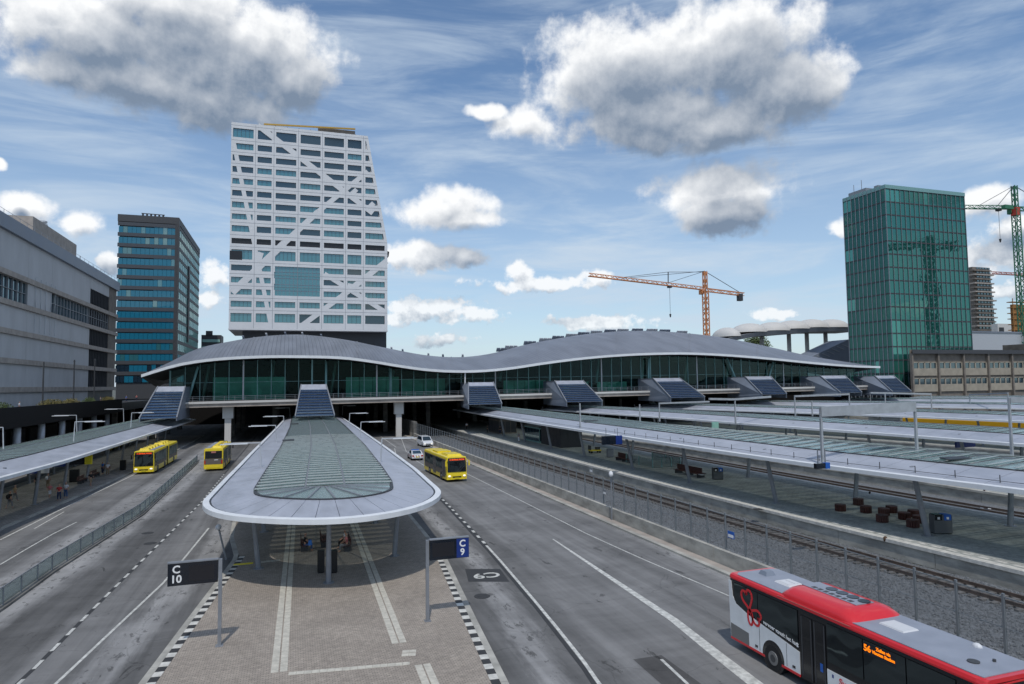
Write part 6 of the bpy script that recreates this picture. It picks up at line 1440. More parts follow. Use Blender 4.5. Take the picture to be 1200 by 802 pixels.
mb = MB(); mb.dome((.88, L-9.9, 3.22), .12, .16, .12, 10, 4); lb_(mb, 'antenna', 'white'); mb = MB(); mb.tube((-.35, L-10.7, 3.22), (-.35, L-10.7, 3.26), .17, n=16); lb_(mb, 'roof_vent', 'dsteel'); mb = MB(); mb.tube((.25, L-10.9, 3.22), (.25, L-10.9, 3.3), .05, n=8); lb_(mb, 'roof_aerial', 'dsteel')
mb = MB(); mb.box(-1.05, 1.05, .10, .22, 2.55, 2.93); lb_(mb, 'display_box', 'screen'); text('56 Zuilen', .3, 'led', RB, face_mat((0, .09, 2.74), (1, 0, 0), (0, 0, 1)), name='destination', bold=.008)
mb = MB(); mb.box(-1.12, 1.12, -.02, .12, .4, 1.15); lb_(mb, 'front_panel', 'buswhite'); mb = MB(); mb.box(-1.0, 1.0, L-.08, L+.01, .5, 1.6); lb_(mb, 'rear_hatch', 'buswhite'); mb = MB(); mb.box(-1.0, 1.0, L-.10, L-.0, 1.75, 2.85); lb_(mb, 'rear_window', 'busblack')
for s in (-1, 1):
    mb = MB(); mb.box(s*.85, s*1.1, -.05, .0, .65, .85); lb_(mb, 'headlight', 'head'); mb = MB(); mb.box(s*1.02, s*1.18, L-.04, L+.02, .95, 1.6); lb_(mb, 'tail_light', 'tail')
    mb = MB(); mb.bar((s*1.1, .1, 3.0), (s*1.45, -.3, 2.8), .06, .06); mb.box(s*1.38, s*1.56, -.4, -.28, 2.1, 2.85); lb_(mb, 'mirror', 'busblack')
mb = MB()
mb.box(-hw+.01, -hw-.012, L-6.9, L-3.2, 3.10, 3.113)
lb_(mb, 'pale_pinstripe', 'cranepink')

# --- cars
def car(name, label, kind, m, police=False):
    t = thing(name, label, 'car' if kind == 'saloon' else 'van'); hw = .88
    if kind == 'saloon': L = 4.6; body = [(0, .35), (0, .62), (.25, .78), (1.25, .92), (1.3, .93), (4.0, .98), (4.5, .92), (4.6, .6), (4.6, .35)]; cab = [(1.15, .92), (1.95, 1.42), (3.3, 1.46), (4.15, .98)]
    else: L = 5.0; hw = .96; body = [(0, .35), (0, .8), (.2, 1.02), (1.05, 1.2), (1.1, 1.22), (4.9, 1.25), (5.0, .6), (5.0, .35)]; cab = [(.85, 1.14), (1.75, 1.93), (4.75, 1.95), (4.93, 1.25)]
    mb = MB(); mb.prism([(-hw, y, z) for y, z in body], (2*hw, 0, 0)); mb.build('body', m, parent=t)
    k = .84; c = cab; q0 = [(-hw*.97, y, z) if z < 1.3 else (-hw*k, y, z) for y, z in c]; q1 = [(-x, y, z) for x, y, z in q0]
    mb = MB(); mb.add(q0+q1, [(0, 1, 2, 3), (7, 6, 5, 4), (1, 5, 6, 2), (0, 4, 5, 1), (3, 2, 6, 7)]); mb.build('roof', m, parent=t)
    def patch(ps, name, mm): mb = MB(); mb.sheet(ps); return mb.build(name, mm, parent=t)
    v = [Vector(x) for x in q0]; w = [Vector(x) for x in q1]
    def inq(a, b, c_, d, e, n): 
        cen = (a+b+c_+d)/4; return [tuple(cen+(p-cen)*e+Vector(n)*.012) for p in (a, b, c_, d)]
    patch(inq(v[0], w[0], w[1], v[1], .88, (0, -.8, .6)), 'windscreen', 'busglass' if kind != 'saloon' else 'darkpane'); patch(inq(v[3], v[2], w[2], w[3], .84, (0, .8, .6)), 'rear_window', 'darkpane')
    patch(inq(v[0], v[1], v[2], v[3], .84, (-1, 0, .2)), 'side_window', 'darkpane'); patch(inq(w[0], w[3], w[2], w[1], .84, (1, 0, .2)), 'side_window', 'darkpane')
    for s in (-1, 1):
        mb = MB(); mb.box(s*.5, s*.82, -.03, .05, .58, .74); mb.build('headlight', 'head', parent=t); mb = MB(); mb.box(s*.55, s*.85, L-.03, L+.02, .65, .85); mb.build('tail_light', 'tail', parent=t)
        for y in (.85, L-.9): wheel(t, s*(hw-.09), y, .32, s)
        mb = MB(); mb.box(s*(hw-.02), s*(hw+.16), 1.25, 1.37, .98, 1.1); mb.build('mirror', m, parent=t)
    mb = MB(); mb.box(-.5, .5, -.035, 0, .42, .56); mb.build('grille', 'busblack', parent=t); mb = MB(); mb.box(-.26, .26, L, L+.03, .5, .62); mb.build('number_plate', 'signyellow', parent=t)
    if police:
        mb = MB(); mb.box(-.6, .6, 2.3, 2.55, 1.45, 1.57); mb.build('light_bar', 'blue', parent=t)
        for s in (-1, 1):
            mb = MB()
            for i in range(5): y = .6+i*.75; mb.prism([(s*(hw+.004), y, .45), (s*(hw+.004), y+.3, .45), (s*(hw+.004), y+.55, .82), (s*(hw+.004), y+.25, .82)], (s*.006, 0, 0))
            mb.build('stripe', 'ledge' if False else 'cranepink', parent=t)
        mb = MB()
        for i in range(4): mb.prism([(-.8+i*.42, L+.004, .45), (-.65+i*.42, L+.004, .45), (-.5+i*.42, L+.004, .82), (-.65+i*.42, L+.004, .82)], (0, .008, 0))
        mb.build('rear_stripe', 'cranepink', parent=t)
    return t
k1 = car('car', 'white car with red stripes driving beside the yellow bus toward the hall', 'saloon', 'carwhite', True); p = onz(489.5, 540); k1.location = (p.x, p.y+4.6, 0.01); k1.rotation_euler = (0, 0, PI)
k2 = car('van', 'plain white van standing farther away near the mouth of the underpass', 'van', 'carwhite'); p = onz(502, 524.3); k2.location = (p.x, p.y, 0.01); k2.rotation_euler = (0, 0, math.radians(4))
# ================================================================== SIGNS
def lane_sign(px, base, top, x0, x1, y0, y1, label, txt, blue_side):
    b = onz(px, base, H_); s = thing('lane_sign', label, 'sign', tuple(b)); t = onY(px, top, b.y); mb = MB(); mb.box(b.x-.075, b.x+.075, b.y-.075, b.y+.075, H_, t.z); mb.build('post', 'steel', parent=s)
    mb = MB(); mb.box(b.x-.16, b.x+.16, b.y-.16, b.y+.16, H_, H_+.03); mb.build('base_plate', 'steel', parent=s)
    a = onY(x0, y0, b.y); c = onY(x1, y1, b.y); xa, xb = a.x, c.x; zt, zb = t.z-.02, t.z-1.0
    if xa > b.x-.2: xa = b.x+.12
    else: xb = b.x-.1
    mb = MB(); mb.box(xa, xb, b.y-.10, b.y+.10, zb, zt); bx = mb.build('display_case', 'steel' if False else 'screen', parent=s)
    mb = MB(); mb.box(xa-.02, xb+.02, b.y-.12, b.y+.12, zt, zt+.05); mb.build('case_top', 'steel', parent=bx)
    w = xb-xa
    if blue_side:
        mb = MB(); mb.box(xb-w*.32, xb-.01, b.y-.112, b.y-.101, zb+.02, zt-.02); mb.build('number_field', 'navy', parent=bx); cx = xb-w*.17
        mb = MB(); mb.box(xa+.12, xb-w*.38, b.y-.108, b.y-.101, zb+.15, zt-.15); mb.build('display', 'blackpane', parent=bx)
    else:
        mb = MB(); mb.box(xa+w*.42, xb-.15, b.y-.108, b.y-.101, zb+.15, zt-.15); mb.build('display', 'blackpane', parent=bx); cx = xa+w*.17
    off = WL[s]
    for i, tt in enumerate(txt): text(tt, .46, 'sticker', s, face_mat((cx-off.x, -.118, (zt-.28-i*.42)-off.z), (1, 0, 0), (0, 0, 1)), name='lettering', bold=.012)
    return s
lane_sign(257, 757, 655, 197, 251, 660, 681, 'black lane sign reading C 10 on a grey post, left', ['C', '10'], False)
lane_sign(501, 728, 633, 503, 549, 632, 655, 'black and blue lane sign reading C 9 on a grey post', ['C', '9'], True)
# white capped camera post by the left kerb
p = onz(265, 656, H_); q = onY(256, 618, p.y); cp = thing('camera_pole', 'leaning thin grey pole with white head at the left kerb under the canopy nose', 'camera pole', tuple(p)); mb = MB(); mb.tube(p, (q.x, p.y, q.z), .06, n=8); mb.build('pole', 'steel', parent=cp); mb = MB(); mb.dome((q.x, p.y, q.z), .2, .2, .2, 10, 5, True); mb.build('camera', 'white', parent=cp, smooth=True)
def hang_sign(p0, w, h, m, label, m2=None, dep=.25, zc=None):
    mb = MB(); x, y, z = p0; mb.box(x-w/2, x+w/2, y-dep/2, y+dep/2, z-h/2, z+h/2); s = mb.build('hanging_sign', m, loc=(x, y, z-h/2)); tag(s, label, 'sign')
    if m2: mb = MB(); mb.box(x+w/2-w*.32, x+w/2+.01, y-dep/2-.02, y+dep/2+.02, z-h/2-.02, z+h/2+.02); mb.build('colour_field', m2, parent=s)
    mb = MB(); mb.box(x-w*.3, x-w*.3+.05, y-.03, y+.03, z+h/2, z+h/2+.9); mb.box(x+w*.3-.05, x+w*.3, y-.03, y+.03, z+h/2, z+h/2+.9); mb.build('hanger', 'steel', parent=s)
    return s
hang_sign(tuple(onY(95, 539, 93)), 2.3, 1.1, 'screen', 'hanging display with a yellow field under the left canopy', 'signyellow')
hang_sign(tuple(onY(43, 551, 84)), 2.2, .7, 'navy', 'dark blue hanging sign under the left canopy near the view edge', 'sticker')
hang_sign(tuple(onY(68, 543, 96)), 1.6, .8, 'navy', 'small blue hanging sign behind the yellow fielded display')
hang_sign(tuple(onY(717, 516, 72)), 2.6, 1.0, 'screen', 'black and blue hanging display under the nearest railway canopy', 'navy')
hang_sign(tuple(onY(963, 546, 36)), 1.1, .35, 'screen', 'small blue tipped sign under the edge of the nearest railway canopy', 'blue')
p = onY(1131, 521, 62); hang_sign((p.x, p.y, p.z), 3.2, .7, 'navy', 'long navy sign under the second railway canopy')
p = onY(838, 499, 92); mb = MB(); mb.box(p.x-.6, p.x+.6, p.y-.1, p.y+.1, p.z-.6, p.z+.6); tag(mb.build('hanging_sign', 'shop', loc=tuple(p)), 'small square green sign under the second railway canopy', 'sign')

# ================================================================== BENCHES, BINS, SEATS
def bench(name, label, cat, L=1.8, double=True, group=None):
    t = thing(name, label, cat, group=group)
    for i in range(4): mb = MB(); mb.box(-L/2, L/2, -.24+i*.12, -.14+i*.12, .42, .46); mb.build('seat_slat', 'bench', parent=t)
    for i in range(4): mb = MB(); mb.box(-L/2, L/2, .26+i*.02, .29+i*.02, .50+i*.11, .59+i*.11); mb.build('back_slat', 'bench', parent=t)
    for x in (-L/2+.15, L/2-.15): mb = MB(); mb.box(x-.03, x+.03, -.2, .28, 0, .42); mb.box(x-.03, x+.03, .24, .30, .42, .9); mb.build('leg', 'dsteel', parent=t)
    return t
# big back-to-back seats on platform 1 and the small round stools
def place(t, p, rz=0): t.location = p; t.rotation_euler = (0, 0, rz); return t
BZ = .9
for k, (px, py, n, lab) in enumerate([(808, 557, 5.0, 'long red brown platform seat left of the blue topped bin'), (733, 541, 4.2, 'red brown platform seat behind the leaning post, farther along')]):
    p = onz(px, py, BZ); t = thing('platform_bench', lab, 'bench', tuple(p)); 
    for s in (-1, 1):
        for i in range(3): mb = MB(); mb.box(p.x+s*.1+s*i*.17, p.x+s*.1+s*(i*.17+.15), p.y-n/2, p.y+n/2, BZ+.42, BZ+.47); mb.build('seat_slat', 'bench', parent=t)
    for i in range(4): mb = MB(); mb.box(p.x-.05, p.x+.05, p.y-n/2, p.y+n/2, BZ+.5+i*.15, BZ+.63+i*.15); mb.build('back_slat', 'bench', parent=t)
    mb = MB()
    for q in (-.45, 0, .45): mb.box(p.x-.5, p.x+.5, p.y+q*n-.04, p.y+q*n+.04, BZ, BZ+.42)
    mb.build('leg', 'dsteel', parent=t)
    mb = MB(); mb.box(p.x-.55, p.x-.1, p.y-n/2-.7, p.y-n/2-.05, BZ+.40, BZ+.46); mb.build('end_shelf', 'lsteel', parent=t)
st_px = [(985, 599, 'leftmost, a little apart'), (1006, 592, 'behind the gap, nearest the far platform edge'), (1015, 601, 'third from the left, in the open'), (1034, 612, 'front of the middle pair'), (1036, 604, 'back of the middle pair'), (1045, 601, 'right behind the middle pair'), (1060, 609, 'left of the right hand cluster'), (1071, 606, 'rear of the right hand cluster'), (1070, 618, 'front of the right hand cluster'), (1077, 613, 'beside the leaning post')]
def stool_mesh():
    a = MB(); a.tube((0, 0, .40), (0, 0, .47), .34, n=16); b = MB()
    for i in range(14): t = 2*PI*i/14; b.box(.29*math.cos(t)-.045, .29*math.cos(t)+.045, .29*math.sin(t)-.045, .29*math.sin(t)+.045, 0.02, .40)
    b.tube((0, 0, 0), (0, 0, .38), .25, n=12); return a.mesh('seat', 'bench'), b.mesh('drum', 'bench')
sa, sb_ = stool_mesh()
for px, py, lab in st_px:
    p = onz(px, py, BZ); t = thing('stool', 'round red brown platform stool, '+lab, 'stool', tuple(p), 'round stools on the nearest railway platform'); share('seat', sa, t); share('drum', sb_, t); t.scale = (1.25, 1.25, 1.2); t.rotation_euler = (0, 0, px)
def bin_(p, w, d, h, m, label, lid=None, cat='bin', rz=0):
    t = thing('litter_bin', label, cat); mb = MB(); mb.box(-w/2, w/2, -d/2, d/2, .06, h); mb.build('case', m, parent=t); mb = MB(); mb.box(-w/2+.04, w/2-.04, -d/2+.04, d/2-.04, 0, .06); mb.build('foot', 'busblack', parent=t)
    if lid:
        n = 2
        for i in range(n): mb = MB(); x = -w/2+w*(i+.5)/n; mb.box(x-w*.2, x+w*.2, -d/2-.015, d/2+.015, h-.35, h+.05); q = mb.build('lid', lid if i else 'busblack', parent=t); mb = MB(); mb.box(x-.08, x+.08, -d/2-.03, -d/2-.016, h-.28, h-.12); mb.build('opening_mark', 'sticker', parent=q)
    t.location = p; t.rotation_euler = (0, 0, rz); return t
bin_(onz(1103, 625, BZ), 1.25, .6, 1.3, 'gbin', 'grey recycling bin with blue lid right of the leaning post', 'blue', rz=-.35)
bin_(onz(841, 562, BZ), 1.1, .55, 1.25, 'gbin', 'grey recycling bin with blue lid beside the long platform seat', 'blue', rz=-.3)
bin_(onz(715, 536, BZ), .9, .5, 1.25, 'steel', 'grey bin standing before the black hanging display')
bin_(onz(376, 671, H_), .42, .42, 1.35, 'bin', 'tall black bin left of the front canopy post')
bin_(onz(391, 671, H_), .42, .42, 1.35, 'bin', 'tall black bin right of the front canopy post')
bin_(onz(87, 565, H_), .95, .7, 1.55, 'bin', 'black rounded bin under the left canopy')
bin_(onz(144, 551, H_), .7, .6, 1.4, 'bin', 'dark bin beside the articulated bus under the left canopy')
# kiosk and shelters on platform 1
def kiosk(px0, px1, py, h, m, label, glass=False, d=3.0, Yd=6):
    p = onz(px1, py, BZ); q = onz(px0, py-6, BZ); t = thing('kiosk', label, 'kiosk', (p.x, p.y, BZ)); x0, x1 = 43.2, 47.2; y0, y1 = p.y, p.y+Yd
    mb = MB(); mb.box(x0, x1, y0, y1, BZ, BZ+h); mb.build('body', m, parent=t); mb = MB(); mb.box(x0-.1, x1+.1, y0-.1, y1+.1, BZ+h, BZ+h+.12); mb.build('roof', 'dsteel', parent=t)
    n = int(Yd/1.4)
    for i in range(n): mb = MB(); mb.box(x0-.03, x0+.001, y0+i*Yd/n+.06, y0+(i+1)*Yd/n-.06, BZ+.3, BZ+h-.3); mb.build('panel', 'darkpane' if glass else 'charcoal', parent=t)
    for i in range(3): mb = MB(); mb.box(x0+.1+i*1.3, x0+1.3+i*1.3, y0-.03, y0+.001, BZ+.3, BZ+h-.3); mb.build('front_panel', 'charcoal' if not glass else 'darkpane', parent=t)
    return t
kiosk(645, 682, 524, 3.6, 'charcoal', 'dark grey boxy lift housing on the nearest railway platform', False, Yd=9)
kiosk(618, 645, 519, 2.8, 'tgreen', 'blue green glazed waiting room before the dark lift housing', True, Yd=8)
kiosk(587, 606, 508, 3.0, 'brown', 'ochre fronted kiosk under the railway canopy near the underpass', False, Yd=8)
for k, (px, py) in enumerate([(765, 549), (893, 470)][:1]):
    p = onz(px, py, BZ); t = thing('glass_screen', 'low green tinted glass stair enclosure on the nearest railway platform', 'glass screen', tuple(p))
    for (x0, x1, y0, y1) in ((0, 4, 0, .06), (0, .06, 0, 7), (4, 4.06, 0, 7)): mb = MB(); mb.box(p.x+x0, p.x+x1, p.y+y0, p.y+y1, BZ+.1, BZ+1.2); mb.build('glass_panel', 'fglass', parent=t)
    for x, y in ((0, 0), (1.3, 0), (2.7, 0), (4, 0), (0, 3.5), (4, 3.5), (0, 7), (4, 7)): mb = MB(); mb.box(p.x+x-.04, p.x+x+.04, p.y+y-.04, p.y+y+.04, BZ, BZ+1.25); mb.build('post', 'tgreen', parent=t)
p = onz(697, 531, BZ); t = thing('luggage_trolley', 'small yellow luggage cart on the railway platform', 'cart', tuple(p)); mb = MB(); mb.box(p.x-.9, p.x+.9, p.y-.5, p.y+.5, BZ+.35, BZ+.5); mb.build('tray', 'yellow', parent=t); mb = MB(); mb.box(p.x-.9, p.x-.84, p.y-.5, p.y+.5, BZ+.5, BZ+1.2); mb.box(p.x+.2, p.x+.8, p.y-.3, p.y+.3, BZ+.5, BZ+.9); mb.build('handle_frame', 'dsteel', parent=t)
mb = MB()
for a in (-.7, .7):
    for b in (-.4, .4): mb.tube((p.x+a, p.y+b-.04, BZ+.17), (p.x+a, p.y+b+.04, BZ+.17), .17, n=12)
mb.build('castors', 'tyre', parent=t)
# boarding point: benches on the centre island (back-to-back red-brown seats)
def seat_row(px, py, label, n=3, rz=PI/2, z=H_, cat='bench', scale=1.0):
    p = onz(px, py, z); t = thing('bench', label, cat)
    for k in range(n):
        x = (k-(n-1)/2)*.62
        for i in range(3): mb = MB(); mb.box(x-.27, x+.27, -.22+i*.15, -.10+i*.15, .42, .46); mb.build('seat_slat', 'bench', parent=t)
        for i in range(3): mb = MB(); mb.box(x-.27, x+.27, .24, .28, .5+i*.14, .61+i*.14); mb.build('back_slat', 'bench', parent=t)
    mb = MB(); mb.box(-n*.31, n*.31, -.05, .05, .34, .41); mb.box(-.06, .06, -.15, .25, 0, .36); mb.box(-n*.25, -n*.25+.08, -.2, .28, 0, .4); mb.box(n*.25-.08, n*.25, -.2, .28, 0, .4); mb.build('frame', 'dsteel', parent=t)
    t.location = (p.x, p.y, z); t.rotation_euler = (0, 0, rz); return t
s1_ = seat_row(357, 643, 'red brown seats left under the canopy nose, one person on them', 4, PI/2); s2_ = seat_row(380, 638, 'empty red brown seats in the middle behind the black bins', 4, PI/2); s3_ = seat_row(405, 643, 'red brown seats right under the canopy nose with two people', 4, -PI/2)
for k, (px, py) in enumerate([(112, 559), (125, 551), (97, 566)]): seat_row(px, py, ['red brown seats under the left canopy with people on them', 'red brown seats farthest along the left bus platform', 'red brown seats nearest the black rounded bin on the left'][k], 5, PI/2+.0)

# ================================================================== PEOPLE
def skin_obj(name, verts, edges, m, parent, sub=1):
    me = bpy.data.meshes.new(name); me.from_pydata([v[:3] for v in verts], edges, []); me.materials.append(M[m]); o = bpy.data.objects.new(name, me); COL.objects.link(o); o.parent = parent
    md = o.modifiers.new('skin', 'SKIN'); md.use_smooth_shade = True
    for i, v in enumerate(verts): me.skin_vertices[0].data[i].radius = (v[3], v[3] if len(v) < 5 else v[4])
    me.skin_vertices[0].data[0].use_root = True
    sb = o.modifiers.new('sub', 'SUBSURF'); sb.levels = sub; sb.render_levels = sub
    return o
def person(label, p, rz, pose='stand', shirt='c_white', legs='c_jeans', hair='hair', skin='skin', h=1.72, longhair=False, bag=None, skirt=False):
    t = thing('person', label, 'person', tuple(p)); s = h/1.72; b = {}
    # joints, facing -Y
    if pose == 'sit':
        hip = (0, .05, .50); kn = [(-.11, -.40, .50), (.11, -.40, .50)]; an = [(-.11, -.38, .09), (.11, -.42, .09)]; ch = (0, .02, .90)
        el = [(-.24, -.06, .80), (.24, -.06, .80)]; wr = [(-.13, -.27, .66), (.13, -.27, .66)]
    elif pose == 'walk':
        hip = (0, 0, .92); kn = [(-.10, -.17, .50), (.10, .03, .48)]; an = [(-.09, -.24, .09), (.10, .30, .12)]; ch = (0, -.03, 1.32)
        el = [(-.25, .10, 1.12), (.25, -.10, 1.12)]; wr = [(-.24, .02, .90), (.24, -.28, .95)]
    else:
        hip = (0, 0, .92); kn = [(-.10, -.02, .50), (.11, -.02, .50)]; an = [(-.11, .02, .09), (.13, .02, .09)]; ch = (0, 0, 1.32)
        el = [(-.26, .02, 1.10), (.26, .02, 1.10)]; wr = [(-.23, -.14, .90), (.24, -.04, .86)]
    hz, hy = hip[2], hip[1]; cz, cy = ch[2], ch[1]
    V_ = [(0, hy, hz, .14, .11), (0, (hy+cy)/2, (hz+cz)/2, .125, .10), (0, cy, cz, .15, .11), (0, cy, cz+.13, .06), (0, cy-.01, cz+.20, .055), (0, cy-.02, cz+.29, .092, .10), (0, cy-.02, cz+.38, .075, .09)]
    E_ = [(0, 1), (1, 2), (2, 3), (3, 4), (4, 5), (5, 6)]
    hands = []
    for i, sd in enumerate((-1, 1)):
        b0 = len(V_); V_ += [(sd*.17, cy, cz+.05, .06), (el[i][0], el[i][1], el[i][2], .042), (wr[i][0], wr[i][1], wr[i][2], .028)]; E_ += [(2, b0), (b0, b0+1), (b0+1, b0+2)]
        d = (Vector(wr[i])-Vector(el[i])).normalized(); pm_ = Vector(wr[i])+d*.06; sidev = Vector((0, 1, 0)) if pose != 'sit' else Vector((1, 0, 0)); pk = len(V_); V_.append((*pm_, .032, .018)); E_.append((b0+2, pk))
        for f_, (of, ln) in enumerate(((-.027, .075), (-.009, .085), (.009, .08), (.026, .065))):
            q0 = pm_+sidev*of+d*.03; q1 = q0+d*ln*.6; k = len(V_); V_ += [(*q0, .009), (*(q1+Vector((0, -.008, 0))), .007)]; E_ += [(pk, k), (k, k+1)]
        k = len(V_); q0 = pm_-sidev*.035; q1 = q0-sidev*.012+d*.035; V_ += [(*q0, .010), (*q1, .008)]; E_ += [(pk, k), (k, k+1)]
    for i, sd in enumerate((-1, 1)):
        b0 = len(V_); V_ += [(sd*.095, hy-.01, hz-.06, .085), (*kn[i], .06), (kn[i][0]*.5+an[i][0]*.5, kn[i][1]*.5+an[i][1]*.5+.01, kn[i][2]*.55+an[i][2]*.45, .055), (*an[i], .038), (an[i][0], an[i][1]-.14, .045, .035)]
        E_ += [(0, b0), (b0, b0+1), (b0+1, b0+2), (b0+2, b0+3), (b0+3, b0+4)]
    skin_obj('body', V_, E_, skin, t, 1)
    # face details and hair
    hc = Vector((0, cy-.02, cz+.33)); mb = MB()
    for sd in (-1, 1): mb.dome((sd*.032, hc.y-.094, hc.z+.005), .013, .01, .009, 8, 4, True)
    mb.build('eyes', 'busblack', parent=t); mb = MB(); mb.add([(-.014, hc.y-.09, hc.z-.03), (.014, hc.y-.09, hc.z-.03), (0, hc.y-.125, hc.z-.03), (0, hc.y-.092, hc.z+.01)], [(0, 2, 3), (2, 1, 3), (0, 1, 2)]); mb.build('nose', skin, parent=t)
    mb = MB(); mb.box(-.022, .022, hc.y-.098, hc.y-.086, hc.z-.058, hc.z-.050); mb.build('mouth', 'c_red', parent=t); mb = MB()
    for sd in (-1, 1): mb.dome((sd*.093, hc.y+.0, hc.z-.01), .012, .02, .03, 8, 4, True)
    mb.build('ears', skin, parent=t)
    mb = MB(); mb.dome((0, hc.y+.018, hc.z+.02), .108, .118, .115, 14, 5); 
    if longhair: mb.tube((0, hc.y+.06, hc.z+.05), (0, hc.y+.09, hc.z-.24), .10, .06, 12)
    else: mb.tube((0, hc.y+.045, hc.z+.03), (0, hc.y+.05, hc.z-.07), .095, .06, 12)
    mb.build('hair', hair, parent=t, smooth=True)
    # clothes: shirt and trousers grown round the same joints
    S_ = [(0, hy, hz+.02, .155, .125), (0, (hy+cy)/2, (hz+cz)/2, .145, .12), (0, cy, cz, .17, .13), (0, cy, cz+.11, .085)]; SE = [(0, 1), (1, 2), (2, 3)]
    for i, sd in enumerate((-1, 1)):
        k = len(S_); m2 = Vector((sd*.17, cy, cz+.05)).lerp(Vector(el[i]), .75); S_ += [(sd*.175, cy, cz+.05, .075), (*m2, .060)]; SE += [(2, k), (k, k+1)]
    skin_obj('shirt', S_, SE, shirt, t, 1)
    T_ = [(0, hy, hz, .150, .12)]; TE = []
    for i, sd in enumerate((-1, 1)):
        k = len(T_); e_ = Vector(kn[i]).lerp(Vector(an[i]), .05 if skirt else .85); T_ += [(sd*.095, hy-.01, hz-.07, .10), (*kn[i], .078)]+[(e_.x, e_.y, e_.z, .06)]; TE += [(0, k), (k, k+1), (k+1, k+2)]
    skin_obj('trousers' if not skirt else 'shorts', T_, TE, legs, t, 1)
    mb = MB()
    for i in range(2): mb.hexa([(an[i][0]-.045, an[i][1]-.2, .0), (an[i][0]+.045, an[i][1]-.2, .0), (an[i][0]+.04, an[i][1]+.06, .0), (an[i][0]-.04, an[i][1]+.06, .0)], [(an[i][0]-.035, an[i][1]-.17, .05), (an[i][0]+.035, an[i][1]-.17, .05), (an[i][0]+.035, an[i][1]+.05, .09), (an[i][0]-.035, an[i][1]+.05, .09)])
    mb.build('shoes', 'c_black' if rn.random() < .6 else 'c_white', parent=t)
    t.scale = (s, s, s); t.rotation_euler = (0, 0, rz)
    if bag:
        R_ = Matrix.Rotation(rz, 3, 'Z'); c = Vector(p)+R_ @ Vector((0, .24, 1.18))*s; mb = MB(); mb.dome((0, 0, 0), .17, .12, .25, 12, 6, True); o = mb.build('backpack', bag, smooth=True); o.location = c; o.rotation_euler = (0, 0, rz); tag(o, 'backpack worn by the '+label, 'backpack')
    return t
def gp(x, y, z=H_): return onz(x, y, z)
person('walker at the far left of the platform in dark clothes', gp(11, 596), 2.6, 'walk', 'c_black', 'c_grey', h=1.7, bag='c_black')
person('person in a tan top walking just behind the darkly dressed walker', gp(17, 588), 2.5, 'walk', 'c_tan', 'c_grey', hair='hair2')
person('person in long black clothes standing alone under the left canopy', gp(43, 574), .3, 'stand', 'c_black', 'c_black', longhair=True)
person('person in a grey top with bag beside the left canopy post', gp(56, 572), 2.8, 'stand', 'c_grey', 'c_tan', bag='c_white')
person('child sized person in pink walking on the left platform', gp(58, 584), .6, 'walk', 'c_pink', 'c_white', 'hair2', h=1.55, skirt=True, longhair=True)
person('person in a red top and jeans, left of a pair by the kerb', gp(69, 587), .2, 'stand', 'c_red', 'c_navy', hair='hair2')
person('person in a white top and jeans, right of a pair by the kerb', gp(77, 584), -.3, 'stand', 'c_white', 'c_jeans')
person('person stepping with bare legs and white shoes near the seats', gp(106, 570), .8, 'walk', 'c_black', 'c_tan', skirt=True, skin='skin')
person('person in a white top standing by the far seats of the left platform', gp(126, 557), .2, 'stand', 'c_white', 'c_tan', hair='hair2')
person('dark dressed person standing behind the seats of the left platform', gp(103, 562), 1.6, 'stand', 'c_black', 'c_black')
person('person in blue standing next to the white topped person by the far seats', gp(120, 556), -.8, 'stand', 'c_blue', 'c_navy')
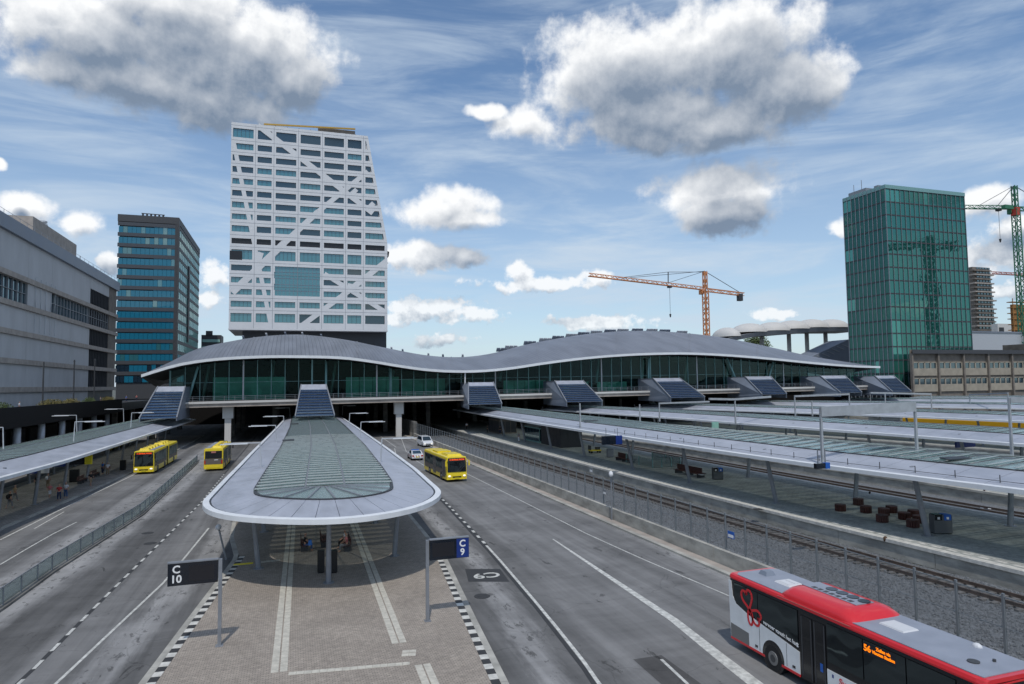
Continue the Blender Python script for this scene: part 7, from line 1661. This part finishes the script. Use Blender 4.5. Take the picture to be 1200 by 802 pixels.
for k, (px, py, sh, lg) in enumerate([(547, 504, 'c_white', 'c_black'), (571, 508, 'c_black', 'c_black'), (586, 509, 'c_black', 'c_navy'), (590, 511, 'c_grey', 'c_black'), (608, 518, 'c_grey', 'c_white'), (617, 513, 'c_black', 'c_black'), (622, 513, 'c_white', 'c_black'), (627, 516, 'c_red', 'c_tan')]):
    person(['person in white alone at the dark end of the railway platform', 'dark clothed person standing before the ochre fronted kiosk', 'person in black left of a pair near the ochre kiosk', 'grey topped person right of a pair near the ochre kiosk', 'person in grey with pale trousers close to the platform edge', 'black clothed person beside the glazed waiting room', 'white shirted person beside the glazed waiting room', 'red shirted person nearest the glazed waiting room'][k], onz(px, py, BZ), k*1.3, 'stand' if k % 3 else 'walk', sh, lg, bag=None)
# seated on the island
def sit_on(bt, dx, label, **k):
    R_ = Matrix.Rotation(bt.rotation_euler.z, 3, 'Z'); p = Vector(bt.location)+R_ @ Vector((dx, -.04, 0)); return person(label, p, bt.rotation_euler.z, 'sit', **k)
sit_on(s1_, -.9, 'seated person in black with a blue bag on the left seats', shirt='c_black', legs='c_jeans', skin='skin')
sit_on(s3_, -.2, 'seated person in a white top with black hair on the right seats', shirt='c_white', legs='c_black', longhair=True)
sit_on(s3_, .9, 'seated person in a pinkish top on the near end of the right seats', shirt='c_pink', legs='c_grey', hair='hair')
p = s1_.location; mb = MB(); mb.hexa([(p.x+.2, p.y-1.15, H_+.46), (p.x+.5, p.y-1.15, H_+.46), (p.x+.5, p.y-.75, H_+.46), (p.x+.2, p.y-.75, H_+.46)], [(p.x+.24, p.y-1.1, H_+.78), (p.x+.44, p.y-1.1, H_+.78), (p.x+.44, p.y-.8, H_+.78), (p.x+.24, p.y-.8, H_+.78)]); bg_ = mb.build('bag', 'c_blue', loc=(p.x+.3, p.y-.95, H_+.46)); tag(bg_, 'bright blue bag held on the lap of the seated person in black', 'bag'); mb = MB(); mb.tube((p.x+.3, p.y-1.05, H_+.78), (p.x+.3, p.y-.85, H_+.78), .03); mb.build('handle', 'c_navy', parent=bg_)
# on the walkway
for k, (px, py, sh, lab) in enumerate([(23, 471, 'c_white', 'white shirted person standing on the walkway behind the black parapet'), (148, 466, 'c_blue', 'person in blue on the walkway end next to the stair hood'), (160, 466, 'c_pink', 'person in pink on the walkway just left of the stair hood'), (118, 468, 'c_grey', 'person in grey on the walkway left of the posts')]):
    p = onX(px, py, DXL-1.1); person(lab, (DXL-1.1, p.y, 8.2), PI/2+k, 'stand', sh, 'c_navy')
